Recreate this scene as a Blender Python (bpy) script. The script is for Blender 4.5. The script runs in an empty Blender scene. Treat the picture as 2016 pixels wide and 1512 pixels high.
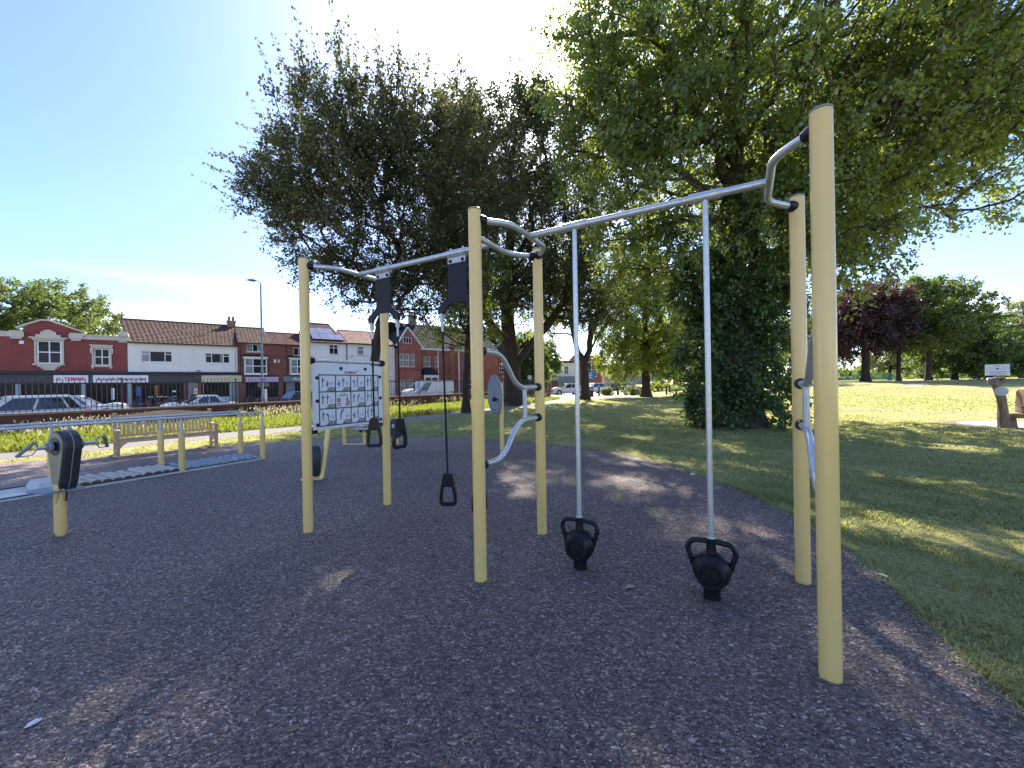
import bpy, math, random
import numpy as np
from mathutils import Vector, Matrix

R = math.radians
random.seed(7)
rng = np.random.default_rng(7)
SC = bpy.context.scene
COL = SC.collection

# ------------------------------------------------------------------ camera, sky, sun, exposure
EYE = 1.55
ROLL = R(1.0)
cam = bpy.data.cameras.new('camera')
cam.sensor_width = 36.0
cam.lens = 36.0 * 790 / 2016
cam.clip_start = 0.05
cam.clip_end = 3000
cam_ob = bpy.data.objects.new('camera', cam)
COL.objects.link(cam_ob)
cr, sr = math.cos(ROLL), math.sin(ROLL)
cam_ob.matrix_world = Matrix(((cr, sr, 0, 0), (0, 0, -1, 0), (-sr, cr, 0, EYE), (0, 0, 0, 1)))
SC.camera = cam_ob

SUN = Vector((0.050, 0.7665, 0.6405)).normalized()
SUN_EL = math.asin(SUN.z)
SUN_AZ = math.atan2(SUN.x, SUN.y)

world = bpy.data.worlds.new('World')
SC.world = world
world.use_nodes = True
wn = world.node_tree
wn.nodes.clear()


def wnode(t, **k):
    n = wn.nodes.new(t)
    for a, b in k.items():
        setattr(n, a, b)
    return n


def wmath(op, a, b=None, clamp=False):
    n = wnode('ShaderNodeMath', operation=op, use_clamp=clamp)
    for i, q in enumerate((a, b)):
        if q is None:
            continue
        if isinstance(q, (int, float)):
            n.inputs[i].default_value = q
        else:
            wn.links.new(q, n.inputs[i])
    return n.outputs[0]


sky = wnode('ShaderNodeTexSky', sky_type='NISHITA', sun_disc=False)
sky.sun_elevation = SUN_EL
sky.sun_rotation = SUN_AZ
sky.altitude = 20
sky.air_density = 1.0
sky.dust_density = 0.7
sky.ozone_density = 2.2
tc = wnode('ShaderNodeTexCoord')
# white glow added to the sky round the sun, by true direction
dot = wnode('ShaderNodeVectorMath', operation='DOT_PRODUCT')
wn.links.new(tc.outputs['Generated'], dot.inputs[0])
dot.inputs[1].default_value = SUN
ang = wmath('ARCCOSINE', wmath('MINIMUM', dot.outputs['Value'], 0.999999))
g1 = wmath('MULTIPLY', wmath('EXPONENT', wmath('MULTIPLY', wmath('POWER', wmath('DIVIDE', ang, 0.085), 2.0), -1.0)), 80.0)
g2 = wmath('MULTIPLY', wmath('EXPONENT', wmath('DIVIDE', ang, -0.17)), 10.0)
glow = wmath('ADD', g1, g2)
# thin white cloud low over the roofs
sep = wnode('ShaderNodeSeparateXYZ')
wn.links.new(tc.outputs['Generated'], sep.inputs[0])
el = wmath('MAXIMUM', sep.outputs['Z'], 0.0)
mp = wnode('ShaderNodeMapping')
mp.inputs['Scale'].default_value = (1.6, 1.6, 6.0)
wn.links.new(tc.outputs['Generated'], mp.inputs[0])
nz = wnode('ShaderNodeTexNoise')
nz.inputs['Scale'].default_value = 1.7
nz.inputs['Detail'].default_value = 6
wn.links.new(mp.outputs[0], nz.inputs['Vector'])
cl = wnode('ShaderNodeMapRange', interpolation_type='SMOOTHSTEP')
cl.inputs[1].default_value = 0.46
cl.inputs[2].default_value = 0.66
wn.links.new(nz.outputs[0], cl.inputs[0])
low = wnode('ShaderNodeMapRange', interpolation_type='SMOOTHSTEP')
low.inputs[1].default_value = 0.24
low.inputs[2].default_value = 0.04
wn.links.new(el, low.inputs[0])
cloud = wmath('MULTIPLY', cl.outputs[0], low.outputs[0])
mixc = wnode('ShaderNodeMix', data_type='RGBA')
wn.links.new(cloud, mixc.inputs[0])
tint = wnode('ShaderNodeMix', data_type='RGBA', blend_type='MULTIPLY')
tint.inputs[0].default_value = 1.0
wn.links.new(sky.outputs[0], tint.inputs[6])
tint.inputs[7].default_value = (0.76, 0.85, 1.10, 1)
wn.links.new(tint.outputs[2], mixc.inputs[6])
mixc.inputs[7].default_value = (13.5, 13.6, 14.0, 1)
gc = wnode('ShaderNodeMix', data_type='RGBA', blend_type='MULTIPLY')
gc.inputs[0].default_value = 1.0
gc.inputs[6].default_value = (1.0, 0.97, 0.92, 1)
wn.links.new(glow, gc.inputs[7])
addc = wnode('ShaderNodeMix', data_type='RGBA', blend_type='ADD')
addc.inputs[0].default_value = 1.0
wn.links.new(mixc.outputs[2], addc.inputs[6])
wn.links.new(gc.outputs[2], addc.inputs[7])
bg = wnode('ShaderNodeBackground')
SKY_STRENGTH = 0.058
bg.inputs['Strength'].default_value = SKY_STRENGTH
wn.links.new(addc.outputs[2], bg.inputs['Color'])
wo = wnode('ShaderNodeOutputWorld')
wn.links.new(bg.outputs[0], wo.inputs['Surface'])
world.cycles.sampling_method = 'MANUAL'
world.cycles.sample_map_resolution = 1024

sun = bpy.data.lights.new('sun', 'SUN')
sun.energy = 3.0
sun.angle = R(0.53)
sun.color = (1.0, 0.93, 0.82)
sun_ob = bpy.data.objects.new('sun', sun)
COL.objects.link(sun_ob)
sun_ob.rotation_euler = SUN.to_track_quat('Z', 'Y').to_euler()

SC.view_settings.view_transform = 'Standard'
SC.view_settings.look = 'None'
SC.view_settings.exposure = 2.32
SC.view_settings.gamma = 1.0
SC.view_settings.use_curve_mapping = False
SC.render.engine = 'CYCLES'
SC.cycles.use_denoising = True
SC.cycles.max_bounces = 8
SC.cycles.diffuse_bounces = 3
SC.cycles.glossy_bounces = 3
SC.cycles.transmission_bounces = 4
SC.cycles.transparent_max_bounces = 8
SC.cycles.sample_clamp_indirect = 6.0
SC.cycles.caustics_reflective = False
SC.cycles.caustics_refractive = False


# ------------------------------------------------------------------ materials
def new_mat(name):
    m = bpy.data.materials.new(name)
    m.use_nodes = True
    nt = m.node_tree
    return m, nt, nt.nodes['Principled BSDF'], nt.nodes['Material Output']


def pm(name, c1, c2=None, rough=0.6, metal=0.0, scale=6.0, detail=5.0, bump=0.0, bscale=None, bdist=0.01, spec=0.5,
       stretch=(1, 1, 1), island=0.0, coat=0.0, contrast=(0.35, 0.65), spots=None):
    """Base colour wandering between c1 and c2 with a noise in object space, optional bump, per-piece variation and spots."""
    m, nt, b, out = new_mat(name)
    N, L = nt.nodes, nt.links
    b.inputs['Roughness'].default_value = rough
    b.inputs['Metallic'].default_value = metal
    b.inputs['Specular IOR Level'].default_value = spec
    if coat:
        b.inputs['Coat Weight'].default_value = coat
        b.inputs['Coat Roughness'].default_value = 0.08
    t = N.new('ShaderNodeTexCoord')
    mp = N.new('ShaderNodeMapping')
    mp.inputs['Scale'].default_value = stretch
    L.new(t.outputs['Object'], mp.inputs[0])
    if c2 is None:
        c2 = tuple(x * 0.82 for x in c1)
    n = N.new('ShaderNodeTexNoise')
    n.inputs['Scale'].default_value = scale
    n.inputs['Detail'].default_value = detail
    n.inputs['Roughness'].default_value = 0.62
    L.new(mp.outputs[0], n.inputs['Vector'])
    r = N.new('ShaderNodeValToRGB')
    r.color_ramp.elements[0].position = contrast[0]
    r.color_ramp.elements[1].position = contrast[1]
    r.color_ramp.elements[0].color = (*c1, 1)
    r.color_ramp.elements[1].color = (*c2, 1)
    L.new(n.outputs[0], r.inputs[0])
    col = r.outputs[0]
    if spots:
        sc, sscale, thr = spots
        n2 = N.new('ShaderNodeTexNoise')
        n2.inputs['Scale'].default_value = sscale
        n2.inputs['Detail'].default_value = 6
        L.new(mp.outputs[0], n2.inputs['Vector'])
        mr = N.new('ShaderNodeMapRange')
        mr.inputs[1].default_value = thr
        mr.inputs[2].default_value = thr + 0.12
        L.new(n2.outputs[0], mr.inputs[0])
        mx = N.new('ShaderNodeMix'); mx.data_type = 'RGBA'
        L.new(mr.outputs[0], mx.inputs[0])
        L.new(col, mx.inputs[6])
        mx.inputs[7].default_value = (*sc, 1)
        col = mx.outputs[2]
    if island:
        g = N.new('ShaderNodeNewGeometry')
        mr = N.new('ShaderNodeMapRange')
        mr.inputs[3].default_value = 1 - island
        mr.inputs[4].default_value = 1 + island
        L.new(g.outputs['Random Per Island'], mr.inputs[0])
        mx = N.new('ShaderNodeMix'); mx.data_type = 'RGBA'; mx.blend_type = 'MULTIPLY'
        mx.inputs[0].default_value = 1
        L.new(col, mx.inputs[6])
        L.new(mr.outputs[0], mx.inputs[7])
        col = mx.outputs[2]
    L.new(col, b.inputs['Base Color'])
    if bump:
        n3 = N.new('ShaderNodeTexNoise')
        n3.inputs['Scale'].default_value = bscale or scale * 6
        n3.inputs['Detail'].default_value = 4
        L.new(mp.outputs[0], n3.inputs['Vector'])
        bp = N.new('ShaderNodeBump')
        bp.inputs['Strength'].default_value = bump
        bp.inputs['Distance'].default_value = bdist
        L.new(n3.outputs[0], bp.inputs['Height'])
        L.new(bp.outputs[0], b.inputs['Normal'])
        rr = N.new('ShaderNodeMapRange')
        rr.inputs[3].default_value = max(0.02, rough - 0.1)
        rr.inputs[4].default_value = min(1, rough + 0.12)
        L.new(n3.outputs[0], rr.inputs[0])
        L.new(rr.outputs[0], b.inputs['Roughness'])
    return m


def brick_mat(name, c1, c2, mortar, scale=1.0):
    m, nt, b, out = new_mat(name)
    N, L = nt.nodes, nt.links
    b.inputs['Roughness'].default_value = 0.85
    t = N.new('ShaderNodeTexCoord')
    sx = N.new('ShaderNodeSeparateXYZ'); L.new(t.outputs['Object'], sx.inputs[0])
    ad = N.new('ShaderNodeMath'); ad.operation = 'ADD'
    L.new(sx.outputs['X'], ad.inputs[0]); L.new(sx.outputs['Y'], ad.inputs[1])
    cx = N.new('ShaderNodeCombineXYZ'); L.new(ad.outputs[0], cx.inputs['X']); L.new(sx.outputs['Z'], cx.inputs['Y'])
    br = N.new('ShaderNodeTexBrick')
    br.inputs['Color1'].default_value = (*c1, 1)
    br.inputs['Color2'].default_value = (*c2, 1)
    br.inputs['Mortar'].default_value = (*mortar, 1)
    br.inputs['Scale'].default_value = scale
    br.inputs['Brick Width'].default_value = 0.225
    br.inputs['Row Height'].default_value = 0.075
    br.inputs['Mortar Size'].default_value = 0.008
    br.inputs['Mortar Smooth'].default_value = 0.3
    L.new(cx.outputs[0], br.inputs['Vector'])
    n = N.new('ShaderNodeTexNoise'); n.inputs['Scale'].default_value = 0.9; n.inputs['Detail'].default_value = 7
    L.new(t.outputs['Object'], n.inputs['Vector'])
    mr = N.new('ShaderNodeMapRange'); mr.inputs[1].default_value = 0.3; mr.inputs[2].default_value = 0.7
    mr.inputs[3].default_value = 0.78; mr.inputs[4].default_value = 1.15
    L.new(n.outputs[0], mr.inputs[0])
    mx = N.new('ShaderNodeMix'); mx.data_type = 'RGBA'; mx.blend_type = 'MULTIPLY'; mx.inputs[0].default_value = 1
    L.new(br.outputs['Color'], mx.inputs[6]); L.new(mr.outputs[0], mx.inputs[7])
    L.new(mx.outputs[2], b.inputs['Base Color'])
    bp = N.new('ShaderNodeBump'); bp.inputs['Strength'].default_value = 0.5; bp.inputs['Distance'].default_value = 0.01
    inv = N.new('ShaderNodeMath'); inv.operation = 'SUBTRACT'; inv.inputs[0].default_value = 1
    L.new(br.outputs['Fac'], inv.inputs[1]); L.new(inv.outputs[0], bp.inputs['Height'])
    L.new(bp.outputs[0], b.inputs['Normal'])
    return m


def leaf_mat(name, c_dark, c_light, trans=(0.25, 0.32, 0.03), tw=0.45, gloss=0.04, third=None, nscale=0.5):
    """Leaves: per-leaf colour, clumps of tone by a noise that belongs to the plant, light coming through the blade."""
    m, nt, b, out = new_mat(name)
    N, L = nt.nodes, nt.links
    N.remove(b)
    g = N.new('ShaderNodeNewGeometry')
    t = N.new('ShaderNodeTexCoord')
    n = N.new('ShaderNodeTexNoise'); n.inputs['Scale'].default_value = nscale; n.inputs['Detail'].default_value = 3
    L.new(t.outputs['Object'], n.inputs['Vector'])
    a = N.new('ShaderNodeMath'); a.operation = 'MULTIPLY_ADD'
    a.inputs[1].default_value = 0.75
    L.new(g.outputs['Random Per Island'], a.inputs[0])
    s = N.new('ShaderNodeMath'); s.operation = 'MULTIPLY_ADD'; s.inputs[1].default_value = 1.2; s.inputs[2].default_value = -0.48
    L.new(n.outputs[0], s.inputs[0])
    L.new(s.outputs[0], a.inputs[2])
    r = N.new('ShaderNodeValToRGB')
    r.color_ramp.elements[0].color = (*c_dark, 1)
    r.color_ramp.elements[1].color = (*c_light, 1)
    if third:
        e = r.color_ramp.elements.new(0.86); e.color = (*c_light, 1)
        r.color_ramp.elements[2].color = (*third, 1)
    L.new(a.outputs[0], r.inputs[0])
    df = N.new('ShaderNodeBsdfDiffuse'); L.new(r.outputs[0], df.inputs['Color'])
    tr = N.new('ShaderNodeBsdfTranslucent')
    mx = N.new('ShaderNodeMix'); mx.data_type = 'RGBA'; mx.blend_type = 'MIX'; mx.inputs[0].default_value = 0.75
    L.new(r.outputs[0], mx.inputs[6]); mx.inputs[7].default_value = (*trans, 1)
    L.new(mx.outputs[2], tr.inputs['Color'])
    m1 = N.new('ShaderNodeMixShader'); m1.inputs[0].default_value = tw
    L.new(df.outputs[0], m1.inputs[1]); L.new(tr.outputs[0], m1.inputs[2])
    gl = N.new('ShaderNodeBsdfGlossy'); gl.inputs['Roughness'].default_value = 0.42
    gl.inputs['Color'].default_value = (0.9, 0.95, 1.0, 1)
    m2 = N.new('ShaderNodeMixShader'); m2.inputs[0].default_value = gloss
    L.new(m1.outputs[0], m2.inputs[1]); L.new(gl.outputs[0], m2.inputs[2])
    L.new(m2.outputs[0], out.inputs['Surface'])
    return m


M = {}
M['yellow'] = pm('post_paint', (0.86, 0.61, 0.22), (0.83, 0.585, 0.205), rough=0.24, scale=2.0, coat=0.25)
M['galv'] = pm('galvanised_steel', (0.66, 0.68, 0.67), (0.54, 0.56, 0.56), rough=0.36, metal=0.6, scale=25, bump=0.05, bscale=90, bdist=0.002)
M['galv_mat'] = pm('galvanised_dull', (0.55, 0.57, 0.57), (0.45, 0.48, 0.48), rough=0.45, metal=0.5, scale=25)
M['black'] = pm('black_plastic', (0.007, 0.007, 0.009), (0.011, 0.011, 0.014), spec=0.35, rough=0.38, scale=30, bump=0.12, bscale=260, bdist=0.001)
M['blacksheet'] = pm('black_sheet', (0.009, 0.009, 0.014), (0.013, 0.013, 0.019), spec=0.3, rough=0.5, scale=12, bump=0.05, bscale=300, bdist=0.001)
M['rope'] = pm('black_rope', (0.010, 0.010, 0.011), (0.020, 0.020, 0.021), rough=0.8, scale=120, bump=0.4, bscale=300)
M['cap'] = pm('post_cap', (0.26, 0.26, 0.24), (0.20, 0.20, 0.185), rough=0.5)
M['white'] = pm('white_board', (0.72, 0.76, 0.80), (0.68, 0.72, 0.77), rough=0.35, scale=4)
M['ink'] = pm('dark_print', (0.055, 0.065, 0.08), (0.045, 0.055, 0.07), rough=0.5)
M['ink_grey'] = pm('grey_print', (0.16, 0.17, 0.17), (0.14, 0.15, 0.15), rough=0.5)
M['ink_pale'] = pm('pale_print', (0.50, 0.52, 0.52), (0.45, 0.47, 0.47), rough=0.5)
M['ink_red'] = pm('red_print', (0.55, 0.03, 0.05), (0.5, 0.03, 0.05), rough=0.5)
M['ink_skin'] = pm('tan_print', (0.48, 0.32, 0.22), (0.40, 0.26, 0.18), rough=0.5)
M['grey_plastic'] = pm('grey_plastic', (0.026, 0.029, 0.036), (0.036, 0.040, 0.048), rough=0.45, scale=20, bump=0.08, bscale=300, bdist=0.001)
M['grey_panel'] = pm('grey_panel', (0.22, 0.24, 0.27), (0.26, 0.28, 0.31), rough=0.5, scale=14)
M['beige'] = pm('beige_panel', (0.33, 0.295, 0.195), (0.27, 0.24, 0.165), rough=0.5, scale=5)
M['wood'] = pm('bench_teak', (0.66, 0.45, 0.27), (0.52, 0.33, 0.19), rough=0.65, scale=5, stretch=(1, 1, 9), bump=0.15, bscale=40, island=0.16)
M['log_top'] = pm('weathered_timber', (0.60, 0.52, 0.42), (0.46, 0.39, 0.31), rough=0.8, scale=9, stretch=(1, 8, 8), bump=0.2, bscale=30, island=0.15)
M['log_end'] = pm('cut_timber', (0.16, 0.095, 0.06), (0.10, 0.055, 0.035), rough=0.85, scale=20)
M['concrete'] = pm('pale_concrete', (0.66, 0.65, 0.60), (0.55, 0.54, 0.50), rough=0.85, scale=5, bump=0.2, bscale=60, island=0.06)
M['cobble'] = pm('grey_cobble', (0.36, 0.40, 0.42), (0.27, 0.31, 0.33), rough=0.6, scale=14, bump=0.15, bscale=60, island=0.2)
M['rust'] = pm('bolt_steel', (0.35, 0.30, 0.26), (0.25, 0.19, 0.15), rough=0.5, metal=0.6, scale=40)


# ------------------------------------------------------------------ mesh building
class MB:
    def __init__(s):
        s.v = []; s.f = []; s.m = []; s.mi = 0

    def add(s, vs, fs, mi=None):
        o = len(s.v)
        s.v.extend([tuple(q) for q in vs])
        k = s.mi if mi is None else mi
        for f in fs:
            s.f.append(tuple(i + o for i in f)); s.m.append(k)
        return s

    def box(s, x0, x1, y0, y1, z0, z1, mi=None, mat=None):
        vs = [Vector(p) for p in ((x0, y0, z0), (x1, y0, z0), (x1, y1, z0), (x0, y1, z0), (x0, y0, z1), (x1, y0, z1), (x1, y1, z1), (x0, y1, z1))]
        if mat is not None:
            vs = [mat @ p for p in vs]
        return s.add(vs, [(0, 3, 2, 1), (4, 5, 6, 7), (0, 1, 5, 4), (1, 2, 6, 5), (2, 3, 7, 6), (3, 0, 4, 7)], mi)

    def bar(s, a, b, w, h, up=(0, 0, 1), mi=None):
        """Rectangular bar from a to b."""
        a = Vector(a); b = Vector(b); d = (b - a).normalized(); up = Vector(up)
        sd = d.cross(up)
        if sd.length < 1e-4:
            sd = d.cross(Vector((1, 0, 0)))
        sd.normalize(); u2 = sd.cross(d)
        vs = []
        for p in (a, b):
            for i, j in ((-1, -1), (1, -1), (1, 1), (-1, 1)):
                vs.append(p + sd * (i * w / 2) + u2 * (j * h / 2))
        return s.add(vs, [(3, 2, 1, 0), (4, 5, 6, 7), (0, 1, 5, 4), (1, 2, 6, 5), (2, 3, 7, 6), (3, 0, 4, 7)], mi)

    def tube(s, pts, r, n=12, caps=True, mi=None, flat=1.0):
        pts = [Vector(p) for p in pts]
        rs = r if isinstance(r, (list, tuple, np.ndarray)) else [r] * len(pts)
        o = len(s.v)
        t = (pts[1] - pts[0]).normalized()
        ref = Vector((0, 0, 1)) if abs(t.z) < 0.9 else Vector((1, 0, 0))
        nrm = (ref - t * ref.dot(t)).normalized()
        k = s.mi if mi is None else mi
        for i, p in enumerate(pts):
            if i == 0:
                tt = t
            elif i == len(pts) - 1:
                tt = (pts[i] - pts[i - 1]).normalized()
            else:
                tt = ((pts[i] - pts[i - 1]).normalized() + (pts[i + 1] - pts[i]).normalized())
                tt = tt.normalized() if tt.length > 1e-6 else t
            nrm = nrm - tt * nrm.dot(tt)
            nrm = nrm.normalized() if nrm.length > 1e-6 else tt.orthogonal().normalized()
            bn = tt.cross(nrm)
            for j in range(n):
                a = 2 * math.pi * j / n
                s.v.append(tuple(p + nrm * (math.cos(a) * rs[i]) + bn * (math.sin(a) * rs[i] * flat)))
        for i in range(len(pts) - 1):
            for j in range(n):
                j2 = (j + 1) % n
                s.f.append((o + i * n + j, o + i * n + j2, o + (i + 1) * n + j2, o + (i + 1) * n + j)); s.m.append(k)
        if caps:
            s.f.append(tuple(o + j for j in reversed(range(n)))); s.m.append(k)
            e = o + (len(pts) - 1) * n
            s.f.append(tuple(e + j for j in range(n))); s.m.append(k)
        return s

    def lathe(s, prof, n=24, mat=None, mi=None):
        """Profile of (radius, height) turned round local z, then placed by mat."""
        o = len(s.v); k = s.mi if mi is None else mi
        for r, z in prof:
            for j in range(n):
                a = 2 * math.pi * j / n
                p = Vector((r * math.cos(a), r * math.sin(a), z))
                s.v.append(tuple(mat @ p if mat is not None else p))
        for i in range(len(prof) - 1):
            for j in range(n):
                j2 = (j + 1) % n
                s.f.append((o + i * n + j, o + i * n + j2, o + (i + 1) * n + j2, o + (i + 1) * n + j)); s.m.append(k)
        s.f.append(tuple(o + j for j in reversed(range(n)))); s.m.append(k)
        e = o + (len(prof) - 1) * n
        s.f.append(tuple(e + j for j in range(n))); s.m.append(k)
        return s

    def prism(s, poly, t, mat=None, mi=None, inset=0.0):
        """2-D outline in local xz, thickness t along y (centred)."""
        n = len(poly)
        vs = []
        for y in (-t / 2, t / 2):
            for x, z in poly:
                p = Vector((x, y, z)); vs.append(mat @ p if mat is not None else p)
        fs = [tuple(range(n)), tuple(reversed(range(n, 2 * n)))]
        for i in range(n):
            j = (i + 1) % n
            fs.append((i, i + n, j + n, j))
        return s.add(vs, fs, mi)

    def frame(s, outer, inner, t, mat=None, mi=None):
        """Ring between two outlines with the same number of points, thickness t."""
        n = len(outer); vs = []
        for y in (-t / 2, t / 2):
            for pl in (outer, inner):
                for x, z in pl:
                    p = Vector((x, y, z)); vs.append(mat @ p if mat is not None else p)
        fs = []
        for i in range(n):
            j = (i + 1) % n
            fs += [(i, j, n + j, n + i), (2 * n + j, 2 * n + i, 3 * n + i, 3 * n + j), (j, i, 2 * n + i, 2 * n + j), (n + i, n + j, 3 * n + j, 3 * n + i)]
        return s.add(vs, fs, mi)

    def build(s, name, mats, parent=None, smooth=True, angle=35, bevel=0.0, loc=None, rot=None):
        me = bpy.data.meshes.new(name)
        me.from_pydata(s.v, [], s.f)
        if not isinstance(mats, (list, tuple)):
            mats = [mats]
        for m in mats:
            me.materials.append(m)
        if len(mats) > 1:
            me.polygons.foreach_set('material_index', s.m)
        me.validate()
        if smooth:
            me.shade_smooth() if hasattr(me, 'shade_smooth') else None
            try:
                me.set_sharp_from_angle(angle=R(angle))
            except Exception:
                pass
        me.update()
        return link(name, me, parent, bevel, loc, rot)


def link(name, me, parent=None, bevel=0.0, loc=None, rot=None):
    o = bpy.data.objects.new(name, me)
    COL.objects.link(o)
    if parent is not None:
        o.parent = parent
    if loc is not None:
        o.location = loc
    if rot is not None:
        o.rotation_euler = rot
    if bevel:
        b = o.modifiers.new('edge', 'BEVEL'); b.width = bevel; b.segments = 2; b.limit_method = 'ANGLE'; b.angle_limit = R(40)
        b.harden_normals = False
    return o


def tag(o, label=None, cat=None, group=None, kind=None):
    if label: o['label'] = label
    if cat: o['category'] = cat
    if group: o['group'] = group
    if kind: o['kind'] = kind
    return o


def thing(name, loc, label, cat, rz=0.0, group=None):
    o = bpy.data.objects.new(name, None)
    COL.objects.link(o)
    o.empty_display_size = 0.2
    o.location = loc
    o.rotation_euler = (0, 0, rz)
    return tag(o, label, cat, group)


def copy_tree(o, parent=None):
    c = o.copy(); COL.objects.link(c)
    if parent is not None:
        c.parent = parent
    for ch in list(o.children):
        copy_tree(ch, c)
    return c


def np_mesh(name, verts, loops, starts, mats, smooth=False, midx=None):
    """Fast mesh from numpy arrays."""
    me = bpy.data.meshes.new(name)
    nv = len(verts)
    me.vertices.add(nv)
    me.vertices.foreach_set('co', np.ascontiguousarray(verts, dtype=np.float32).ravel())
    me.loops.add(len(loops))
    me.loops.foreach_set('vertex_index', np.ascontiguousarray(loops, dtype=np.int32))
    me.polygons.add(len(starts))
    me.polygons.foreach_set('loop_start', np.ascontiguousarray(starts, dtype=np.int32))
    if midx is not None:
        me.polygons.foreach_set('material_index', np.ascontiguousarray(midx, dtype=np.int32))
    for m in (mats if isinstance(mats, (list, tuple)) else [mats]):
        me.materials.append(m)
    me.update(calc_edges=True)
    if smooth:
        me.polygons.foreach_set('use_smooth', np.ones(len(starts), dtype=bool))
    return me


def fillet(pts, r, n=5):
    """Round the corners of a polyline."""
    pts = [Vector(p) for p in pts]
    out = [pts[0]]
    for i in range(1, len(pts) - 1):
        a, b, c = pts[i - 1], pts[i], pts[i + 1]
        d1 = (a - b); d2 = (c - b)
        k = min(r, d1.length * 0.45, d2.length * 0.45)
        p1 = b + d1.normalized() * k; p2 = b + d2.normalized() * k
        for j in range(n + 1):
            t = j / n
            out.append(p1 * (1 - t) ** 2 + b * 2 * t * (1 - t) + p2 * t * t)
    out.append(pts[-1])
    return out


def round_rect(x0, x1, z0, z1, r, n=5, corners=(1, 1, 1, 1)):
    out = []
    for k, (cx, cz, a0) in enumerate(((x1 - r, z1 - r, 0), (x0 + r, z1 - r, 90), (x0 + r, z0 + r, 180), (x1 - r, z0 + r, 270))):
        if corners[k]:
            for j in range(n + 1):
                a = R(a0 + 90 * j / n)
                out.append((cx + r * math.cos(a), cz + r * math.sin(a)))
        else:
            out.append(((x1, x0, x0, x1)[k], (z1, z1, z0, z0)[k]))
    return out


def align(d, loc=(0, 0, 0), roll=0.0):
    """Matrix taking local z to direction d."""
    q = Vector(d).normalized().to_track_quat('Z', 'Y')
    return Matrix.Translation(Vector(loc)) @ q.to_matrix().to_4x4() @ Matrix.Rotation(roll, 4, 'Z')


def text_mesh(body, size, parent, mat, loc, rot=(R(90), 0, 0), name='lettering', bold=0.0, shear=0.0, width=None, depth=0.004, align_x='CENTER'):
    cu = bpy.data.curves.new(name, 'FONT')
    cu.body = body; cu.size = size; cu.offset = bold; cu.shear = shear; cu.extrude = depth; cu.align_x = align_x; cu.align_y = 'CENTER'
    cu.resolution_u = 3
    tmp = bpy.data.objects.new('tmp_text', cu)
    COL.objects.link(tmp)
    dg = bpy.context.evaluated_depsgraph_get()
    me = bpy.data.meshes.new_from_object(tmp.evaluated_get(dg))
    bpy.data.objects.remove(tmp)
    bpy.data.curves.remove(cu)
    me.materials.clear(); me.materials.append(mat)
    if width:
        xs = [v.co.x for v in me.vertices]
        k = width / (max(xs) - min(xs))
        for v in me.vertices:
            v.co.x *= k
    me.name = name
    o = link(name, me, parent)
    o.location = loc; o.rotation_euler = rot
    return o

# ------------------------------------------------------------------ the ground
W0 = np.array([-18.0, 13.5]); WD = np.array([0.533, 0.846]); WN = np.array([-0.846, 0.533])


def sstep(a, b, x):
    t = np.clip((x - a) / (b - a), 0, 1)
    return t * t * (3 - 2 * t)


def hz(X, Y):
    """Height of the land: level park, a rise far right, the street a step lower beyond the boundary wall."""
    X = np.asarray(X, float); Y = np.asarray(Y, float)
    dw = (X - W0[0]) * WN[0] + (Y - W0[1]) * WN[1]
    tw = (X - W0[0]) * WD[0] + (Y - W0[1]) * WD[1]
    z = -0.27 * sstep(0.15, 0.5, dw) * (1 - sstep(42, 52, tw))
    z = z + 1.0 * sstep(26, 52, Y) * sstep(13, 26, X)
    return z


def inpoly(P, poly):
    P = np.asarray(P); poly = np.asarray(poly)
    x, y = P[:, 0], P[:, 1]
    c = np.zeros(len(P), bool)
    j = len(poly) - 1
    for i in range(len(poly)):
        xi, yi = poly[i]; xj, yj = poly[j]
        k = ((yi > y) != (yj > y)) & (x < (xj - xi) * (y - yi) / (yj - yi + 1e-12) + xi)
        c ^= k
        j = i
    return c


def smooth_closed(pts, n=2, closed=True):
    pts = [np.array(p, float) for p in pts]
    for _ in range(n):
        q = []
        rng_ = range(len(pts)) if closed else range(len(pts) - 1)
        if not closed: q.append(pts[0])
        for i in rng_:
            a, b = pts[i], pts[(i + 1) % len(pts)]
            q += [a * 0.75 + b * 0.25, a * 0.25 + b * 0.75]
        if not closed: q.append(pts[-1])
        pts = q
    return pts


RUBBER = smooth_closed([(1.75, -4), (2.05, 0.0), (2.31, 1.83), (2.49, 2.34), (2.80, 2.99), (3.02, 3.63), (3.22, 4.66), (3.08, 6.96), (2.4, 8.6), (1.8, 9.40),
                        (0.91, 10.27), (-0.14, 10.95), (-1.64, 11.76), (-3.24, 12.2), (-4.77, 12.17), (-6.63, 11.64), (-7.95, 11.02), (-9.7, 9.25),
                        (-11.6, 8.9), (-13.2, 7.8), (-16.5, 4.4), (-17, -1), (-12, -5), (-4, -6)], 2)
PATH_LO = [(-22, -0.5), (-17, 4.5), (-13, 8.3), (-10.9, 10.3), (-9.9, 11.9), (-7.9, 13.9), (-6.1, 15.4), (-4.6, 16.9), (-3.2, 18.6), (-1.5, 22), (3, 30), (6.5, 37.5)]
PATH_UP = [(-24, 1), (-19, 6), (-14, 9.5), (-12.2, 11.2), (-11.3, 12.6), (-9.03, 15.87), (-6.4, 18.2), (-5.2, 19.64), (-3.5, 22.5), (-2.0, 25), (1.5, 31), (4.5, 38.5)]
PATH_LO = smooth_closed(PATH_LO, 2, False); PATH_UP = smooth_closed(PATH_UP, 2, False)
PATH = PATH_LO + PATH_UP[::-1]


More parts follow.
